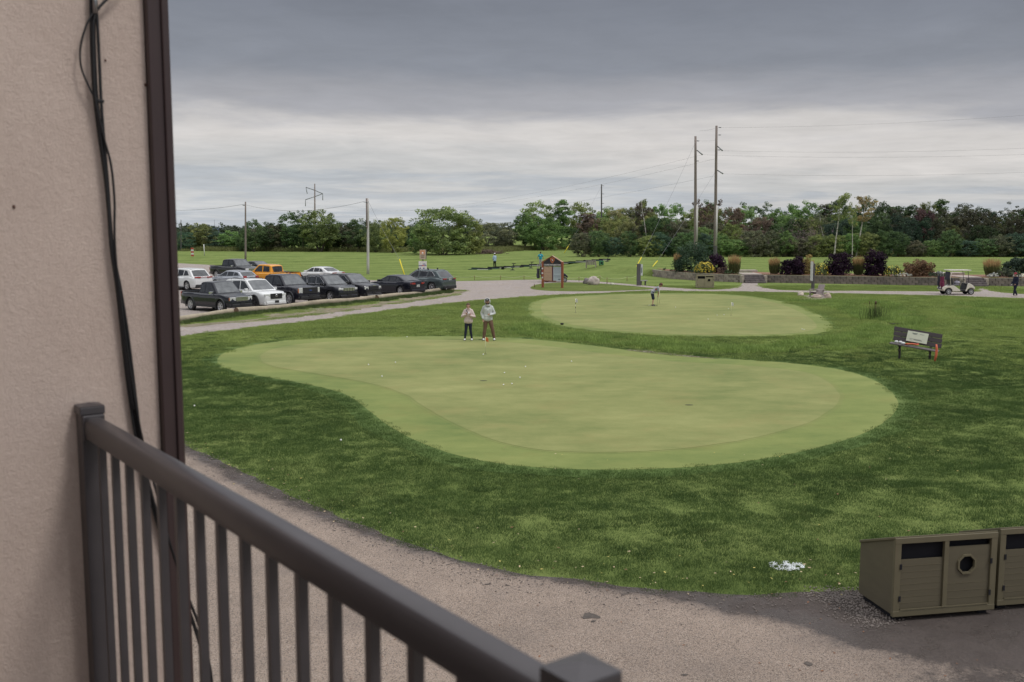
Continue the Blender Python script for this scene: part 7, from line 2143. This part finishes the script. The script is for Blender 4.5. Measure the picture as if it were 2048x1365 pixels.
for px, py, tp_, lb in [(1025, 541, 527, 'black bag stand left of the two, on the practice mats'), (1061.5, 537, 524, 'black bag stand right of the first one, left of the blue-shirted golfer'), (1214, 524, 513, 'black bag stand at the right end of the practice mats')]:
    p = G(px, py); hh_ = at_y(px, tp_, p.y).z - p.z
    t = thing('bag_stand', lb, 'bag stand', p, R(20), 'bag stands on the range')
    mb = MB(); mb.tube([(0, 0, .02), (.18, 0, hh_)], .045, 6); mb.build('upright', m_matb, t); MB().box((.0, 0, .05), (.55, .45, .10), taper=.4).build('base', m_matb, t); MB().box((.16, 0, hh_ - .03), (.42, .10, .07)).build('crossbar', m_matb, t)
p = G(1005.5, 539.5); tag(MB().lathe([(0, .001), (0, .17), (.36, .20), (.38, .20), (.36, .18)], axis='z').build('ball_bucket', m_matb, loc=p), 'black ball bucket between the first mats', 'bucket')
p = G(1202.5, 531); t = thing('green_stand', 'small green box stand right of the range bench', 'stand', p, R(10))
MB().box((0, 0, .28), (.48, .4, .44)).build('box', M('green_plastic', (.03, .16, .07), .5), t, bevel=.02); MB().lathe([(-.22, .001), (-.22, .10), (-.2, .12)], (0, 0, .28), 'y').build('opening', m_dark, t)
for x in (-.2, .2): MB().box((x, 0, .05), (.04, .3, .1)).build('foot', m_matb, t)
p = G(1182, 537); t = thing('range_bench', 'weathered wooden bench on the grass behind the practice mats', 'bench', p, R(168))
for i in range(3): MB().box((0, -.22 + i * .15, .44), (1.25, .13, .035)).build('seat_slat', m_adi, t)
for i in range(6): MB().box((-.52 + i * .208, .24, .72), (.16, .03, .52), rot=(R(-8), 0, 0)).build('back_slat', m_adi, t)
for x in (-.56, .56):
    MB().box((x, -.22, .22), (.07, .07, .44)).build('leg', m_adi, t); MB().box((x, .20, .34), (.07, .07, .68)).build('leg', m_adi, t); MB().box((x, -.03, .62), (.08, .52, .04)).build('arm', m_adi, t)

# rope fence ---------------------------------------------------------
m_rope = M('pale_rope', (.46, .47, .28), .8); m_stk = M('rust_stake', (.16, .075, .045), .8)
spx = [(905, 560), (949, 560.5), (1001, 560.5), (1048, 560.5), (1131, 563), (1158, 563.5), (1200, 560), (1214, 565), (1254, 563), (1280, 556)]
nm_ = ['hidden behind the grey-green SUV tail', 'second from the left, on the grass edge', 'third from the left, on the grass edge', 'left of the information board', 'right of the information board', 'left of the large boulder', 'behind the large boulder', 'right of the large boulder', 'left of the dark signpost', 'right end, near the retaining wall']
sp_ = []
for (px, py), w_ in zip(spx, nm_):
    p = G(px, py); o = MB().tube([(0, 0, -.1), (0, 0, .44)], .022, 6).build('rope_stake', m_stk, loc=p); tag(o, 'rusty rope fence stake ' + w_, 'stake', 'stakes of the rope fence'); sp_.append(p + Vector((0, 0, .40)))
for i, (a, b2) in enumerate(zip(sp_, sp_[1:])):
    o = wire('pale rope from the stake ' + nm_[i], a, b2, .16, .012, 10, 'fence_rope'); o.data.materials[0] = m_rope; o['category'] = 'rope'; o['group'] = 'ropes of the low rope fence'
for px, py, lb in [(1069, 575, 'tiny dark peg at the left tip of the path island'), (1214, 568, 'tiny red peg right of the large boulder')]:
    p = P(px, py); tag(MB().tube([(0, 0, 0), (0, 0, .28)], .03, 6).build('peg', m_stk, loc=p), lb, 'peg')

# golf carts -----------------------------------------------------------
m_cream = M('cream_body', (.66, .62, .53), .35, var=.05, coat=.3)
m_blk = m_plast
CWH = wheel_meshes(.23, .19, 'bright', 8)
def golf_bag(label, loc, rotz, col, tilt=-.18, clubs=7, group='golf bags on the carts'):
    t = thing('golf_bag', label, 'golf bag', loc, rotz, group)
    ax = Vector((0, math.sin(tilt), math.cos(tilt)))
    mb = MB(); mb.tube([ax * 0, ax * .12, ax * .5, ax * .84, ax * .88], [.135, .14, .125, .15, .15], 14); mb.build('bag_body', col, t)
    MB().box(ax * .36 + Vector((0, -.13, 0)), (.19, .10, .38)).build('pocket', col, t, bevel=.03); MB().box(ax * .30 + Vector((.13, 0, 0)), (.08, .16, .3)).build('pocket', col, t, bevel=.03)
    MB().lathe([(0, .152), (.03, .152)], tuple(ax * .86), 'z', 14).build('collar_ring', m_blk, t)
    random.seed(int(abs(loc[0]) * 100))
    for k in range(clubs):
        a = k * 2 * math.pi / clubs; c = Vector((math.cos(a) * .08, math.sin(a) * .08, 0)); L = random.uniform(.20, .38)
        mb = MB(); mb.tube([ax * .8 + c, ax * (.88 + L) + c * 1.3], .008, 5)
        if k % 2: mb.ball(ax * (.90 + L) + c * 1.3, (.045, .055, .06), 8, 6)
        else: mb.box(ax * (.90 + L) + c * 1.3, (.02, .08, .05))
        mb.build('club_end', m_whp if k % 3 == 1 else m_steel, t)
    return t
def golf_cart(label, loc, rotz, col, bagcol, bags=2):
    t = thing('golf_cart', label, 'golf cart', loc, rotz, 'golf carts')     # +x forward
    for x in (-.82, .84):
        for s_ in (-1, 1):
            w_ = inst('wheel', CWH[0], t, (x, s_ * .49, .23), (0, 0, 0 if s_ > 0 else math.pi)); inst('rim', CWH[1], w_); inst('hub_disc', CWH[2], w_)
    MB().box((-.0, 0, .28), (2.1, .78, .12)).build('chassis', m_blk, t, bevel=.02)
    # rear body with wheel arch cut
    arc = [(-.82 + .30 * math.cos(a), .23 + .30 * math.sin(a)) for a in np.linspace(0.12, math.pi - .10, 9)]
    rear = [(-1.20, .36)] + [(-1.28, .44), (-1.18, .62), (-.62, .66), (-.48, .70), (-.30, .60), (.02, .36), (.05, .26)] + [(-.50, .26)] + arc
    MB().prism(rear, 'y', -.56, .56).build('rear_body', col, t, bevel=.02)
    arc = [(.84 + .30 * math.cos(a), .23 + .30 * math.sin(a)) for a in np.linspace(.55, math.pi - .35, 8)]
    front = [(1.13, .45), (1.10, .56), (.92, .74), (.74, .84), (.62, .86), (.56, .78), (.50, .50), (.42, .26), (.52, .26)] + arc[::-1]
    MB().prism(front, 'y', -.54, .54).build('front_cowl', col, t, bevel=.025)
    MB().box((.30, 0, .31), (.62, 1.0, .05)).build('floor', m_blk, t)
    MB().prism([(.50, .34), (.62, .82), (.55, .86), (.40, .40)], 'y', -.50, .50).build('dash', m_blk, t, bevel=.01)
    MB().box((-.28, 0, .74), (.50, 1.02, .12)).build('seat', M('grey_vinyl', (.16, .15, .17), .5), t, bevel=.035)
    MB().box((-.56, 0, 1.02), (.11, 1.02, .44), rot=(0, R(-10), 0)).build('seat_back', M('dark_vinyl', (.035, .035, .045), .5), t, bevel=.04)
    for s_ in (-1, 1):
        MB().tube([(-.66, s_ * .50, .66), (-.72, s_ * .50, 1.30), (-.60, s_ * .50, 1.78)], .022, 8).build('roof_post', col, t)
        MB().tube([(.66, s_ * .46, .82), (.62, s_ * .48, 1.40), (.56, s_ * .48, 1.80)], .020, 8).build('roof_post', m_blk, t)
        MB().lathe([(0, .001), (0, .06), (.02, .07)], (1.03, s_ * .34, .62), 'x', 12).build('headlight', m_head, t)
        MB().box((-.46, s_ * .54, .86), (.24, .04, .05)).build('arm_rest', m_blk, t, bevel=.012)
    MB().box((-.02, 0, 1.82), (1.62, 1.12, .07)).build('roof', col, t, bevel=.03, seg=3)
    MB().box((-.74, 0, 1.40), (.03, .90, .62), rot=(0, R(4), 0)).build('rear_cover', M('cover_fabric', (.03, .03, .05), .6), t, bevel=.02)
    MB().tube([(.52, -.24, .70), (.30, -.24, 1.02)], .018, 6).build('steering_column', m_blk, t)
    q = Vector((-.22, 0, .32)).normalized().to_track_quat('Z', 'Y').to_matrix()
    mb = MB(); pts = [Vector((.29, -.24, 1.03)) + q @ Vector((.17 * math.cos(a), .17 * math.sin(a), 0)) for a in np.linspace(0, 2 * math.pi, 17)]; mb.tube(pts, .014, 6, caps=False); mb.build('steering_wheel', m_blk, t)
    MB().box((-1.15, 0, .44), (.34, .9, .06)).build('bag_well', m_blk, t)
    m3 = Matrix.Rotation(rotz, 3, 'Z')
    for i, yy in enumerate(((-.26, .26)[:bags])):
        w_ = Vector(loc) + m3 @ Vector((-1.14, yy, .47))
        golf_bag(('nearer' if i == 0 else 'farther') + ' golf bag on the back of the ' + label.split(' parked')[0].split(' half')[0], w_, rotz - R(90), bagcol if i == 0 else M('dark_bag', (.03, .03, .045), .6), tilt=-.12)
    return t
p = P(1919, 590); 
gc = golf_cart('cream golf cart parked on the path before the right-hand steps', (p.x, p.y + .50, .004), R(-2), m_cream, M('maroon_bag', (.16, .018, .06), .6))
w_ = Vector(gc.location) + Vector((-.12, -.25, .80)); mb = MB(); mb.ball((0, 0, .10), (.24, .16, .13), 12, 8, fn=lambda d: 1 + .3 * noise.noise(d * 2.4)); o = mb.build('crumpled_towel', M('pale_towel', (.38, .36, .42), .9, var=.3), loc=w_); tag(o, 'crumpled pale towel on the seat of the cream golf cart', 'towel')
p = P(1099, 565.5)
golf_cart('dark golf cart half hidden behind the information board', (p.x + .55, p.y + .9, .004), R(4), M('midnight_body', (.02, .02, .035), .4), M('navy_bag', (.02, .025, .06), .6))
# white and black caddy beside the board: bags seen left of the post
p = P(1076.5, 564.5)
golf_bag('black and white golf bag on the hidden cart, left of the information board', (p.x, p.y + .1, .35), R(180), M('black_white_bag', (.05, .05, .07), .6, var=.5, scale=3), tilt=.1, clubs=9)

# flags, cups and balls ----------------------------------------------
m_stick = M('flagstick', (.62, .63, .40), .5); m_ball = M('ball_white', (.80, .80, .78), .35, var=.02); m_cup = M('cup_dark', (.012, .012, .012), .9)
def pin(label, px, py, top, flagcol, stick=m_stick, flag=True, band=False, lean=0, fdir=1, group='short practice flags'):
    p = GG(px, py); h = at_y(px, top, p.y).z - p.z
    t = thing('practice_flag', label, 'flag', (p.x, p.y, .012 if p.y < 75 else p.z), 0, group)
    MB().tube([(0, 0, -.01), (lean, 0, h)], .0095, 6).build('stick', stick, t)
    MB().lathe([(0.001, .054), (.003, .054), (.003, .001)], axis='z').build('cup', m_cup, t)
    if band:
        for z_ in (.3, .6): MB().tube([(0, 0, h * z_), (0, 0, h * (z_ + .13))], .014, 6).build('band', m_cup, t)
    if flag:
        mb = MB(); W_ = .15 * fdir; n = 5; vs = []
        for i in range(n + 1):
            u = i / n
            for z_ in (1.0, .72): vs.append((lean + u * W_ * .8, .05 * math.sin(u * 5), h * z_ - u * .05 - (0 if z_ > .9 else -.03)))
        mb.add(vs, [(2 * i, 2 * i + 2, 2 * i + 3, 2 * i + 1) for i in range(n)]); o = mb.build('flag', flagcol, t); o.modifiers.new('s', 'SOLIDIFY').thickness = .004
    return t
pin('orange practice flag standing in front of the hooded man', 971, 709, 675, M('orange_flag', (.62, .20, .06), .7))
pin('white practice flag on a black-banded stick at the left of the far green', 1151, 626, 598, M('white_flag', (.68, .68, .66), .7), stick=m_whp, band=True)
pin('white practice flag at the right of the far green', 1462, 631.5, 605, M('white_flag', (.68, .68, .66), .7))
pin('white practice flag just in front of the bent-over golfer', 1319, 607, 580, M('white_flag', (.68, .68, .66), .7), fdir=-1)
for px, py, lb in [(967, 762, 'empty cup in the middle of the near green'), (1378, 810.5, 'empty cup at the right of the near green'), (962, 679.5, 'tiny dark cup left of the hooded man')]:
    p = P(px, py, .012); o = MB().lathe([(0.001, .075), (.004, .075), (.005, .001)], axis='z').build('cup', m_cup, loc=p); o.scale = (1.6, .8, 1); tag(o, lb, 'cup hole', 'open cups in the greens')
p = P(1124, 650, .012); tag(MB().ball((0, 0, .05), (.10, .07, .05), 10, 8).build('black_cover', m_cup, loc=p), 'small black head cover dropped on the left of the far green', 'head cover')
bm_ = MB().ball((0, 0, 0), .0235, 12, 8).mesh('golf_ball'); bm_.materials.append(m_ball)
balls = [(737, 731.5, 'far left of the near green, alone'), (791, 727, 'left part of the near green, upper right of the trio'), (764, 755, 'left part of the near green, lowest of the trio'), (814, 675.5, 'on the back edge of the near green'),
         (966.5, 711, 'beside the orange flag cup'), (1009, 748, 'centre cluster, upper left'), (1051, 735.5, 'centre cluster, topmost'), (1040, 757.5, 'centre cluster, right'), (1024, 770, 'centre cluster, bottom right'), (1007, 772, 'centre cluster, bottom left'),
         (1143, 725, 'alone right of the centre cluster'), (682, 886, 'on the dark lawn in front of the near green'), (389, 815, 'on the lawn near the corner trim'), (1604, 660, 'far green right edge, left of a pair'), (1608, 661, 'far green right edge, right of a pair'),
         (1434, 632, 'left of two near the right flag of the far green'), (1448, 631, 'right of two near the right flag of the far green'), (1457, 619, 'above the right flag of the far green'), (1351, 616, 'right of the bent-over golfer'), (1298, 612, 'at the heels of the bent-over golfer'), (1416, 640, 'below the right flag of the far green')]
for px, py, lb in balls:
    p = P(px, py, 0); gz = .012 if (inside(green1, np.array([p.x]), np.array([p.y]))[0] or inside(green2, np.array([p.x]), np.array([p.y]))[0]) else Hg(p.x, p.y) + .03
    o = inst('golf_ball', bm_, None, (p.x, p.y, gz + .023)); tag(o, 'white golf ball ' + lb, 'golf ball', 'golf balls on the greens')
# white marking powder on the lawn: sand-like grains among the blades
p = GG(1572, 1137); random.seed(4); mb = MB()
for _ in range(1500):
    a = random.uniform(0, 6.28); r_ = random.random() ** .6; x, y = math.cos(a) * r_ * .27, math.sin(a) * r_ * .17
    if noise.noise(Vector((x * 9, y * 11, 3))) < -.02 or (x + .1) ** 2 + (y - .02) ** 2 < .0008: continue
    z = random.uniform(.015, .055); s_ = random.uniform(.004, .010)
    mb.add([(x - s_, y - s_ * .5, z), (x + s_, y - s_ * .3, z), (x + s_ * .2, y + s_, z + s_ * .5)], [(0, 1, 2)])
tag(mb.build('marking_powder', M('white_powder', (.62, .65, .66), .9), loc=p, fixn=False), 'splash of white marking powder on the lawn left of the bins', 'powder', kind='stuff')
# fallen leaves along the asphalt edge
random.seed(9); mbs = {k: MB() for k in ('yellow', 'tan', 'brown')}
cols = {'yellow': (.42, .36, .10), 'tan': (.46, .36, .22), 'brown': (.20, .095, .05)}
def leaf(mb, c, s_):
    a = random.uniform(0, 6.28); tl = random.uniform(-.4, .4); u = Vector((math.cos(a), math.sin(a), tl * .5)) * s_; v = Vector((-math.sin(a), math.cos(a), tl)) * s_ * .6
    mb.add([c - u, c - v * .9 - u * .2, c + u, c + v * .9 - u * .1], [(0, 1, 2, 3)])
for _ in range(620):
    i = random.randrange(0, len(edge_line) - 1); x, y = edge_line[i]
    if not (-9 < x < 8): continue
    off = abs(random.gauss(0, .9)) - .25; y2 = y + off; x2 = x + random.gauss(0, .2)
    if random.random() > math.exp(-abs(off) * .8) * (1.0 if x > -1 else .45): continue
    leaf(mbs[random.choice(['yellow', 'tan', 'tan', 'brown'])], Vector((x2, y2, (.05 if off > 0 else .018))), random.uniform(.012, .030))
for _ in range(70):
    c = P(random.uniform(1000, 2000), random.uniform(900, 1180)); leaf(mbs[random.choice(['yellow', 'tan', 'brown'])], c + Vector((0, 0, .06)), random.uniform(.015, .032))
for _ in range(60):
    c = P(random.uniform(700, 2000), random.uniform(1200, 1360)); leaf(mbs['brown'], c + Vector((0, 0, .012)), random.uniform(.010, .024))
for k, mb in mbs.items():
    tag(mb.build('fallen_leaves', M('leaf_' + k, cols[k], .8, var=.25), fixn=False), k + ' fallen leaves scattered along the asphalt edge', 'leaves', kind='stuff')
# loose stones by the bins and along the asphalt edge
st = [MB().ball((0, 0, 0), (.5, .42, .3), 6, 4, fn=lambda d, k=k: 1 + .4 * noise.noise(d * 1.5 + Vector((k, 0, 0)))).mesh('pebble') for k in range(4)]
X, Y = [], []
gp = pxpoly(GP, .3, 0); lo = np.min(gp, 0); hi = np.max(gp, 0)
xx = rng.uniform(lo[0], hi[0], 4200); yy = rng.uniform(lo[1], hi[1], 4200); k_ = rng.random(4200) < smooth((np.where(inside(gp, xx, yy), 1, -1) * pdist(gp, xx, yy) + .22) / .5) * .8; X += list(xx[k_]); Y += list(yy[k_])
EL = np.array([e for e in edge_line if -9 < e[0] < 9]); ii = rng.integers(0, len(EL), 2600); X += list(EL[ii, 0] + rng.normal(0, .12, 2600)); Y += list(EL[ii, 1] - np.abs(rng.normal(0, .45, 2600)))
sc = rng.uniform(.010, .030, len(X))
scatter('loose_stones', 'loose gravel stones by the bins and along the damp edge', st, M('pebble_stone', (.21, .18, .16), .85, var=.5, scale=.5), np.c_[X, Y, np.full(len(X), .014)], sc, cat='gravel')
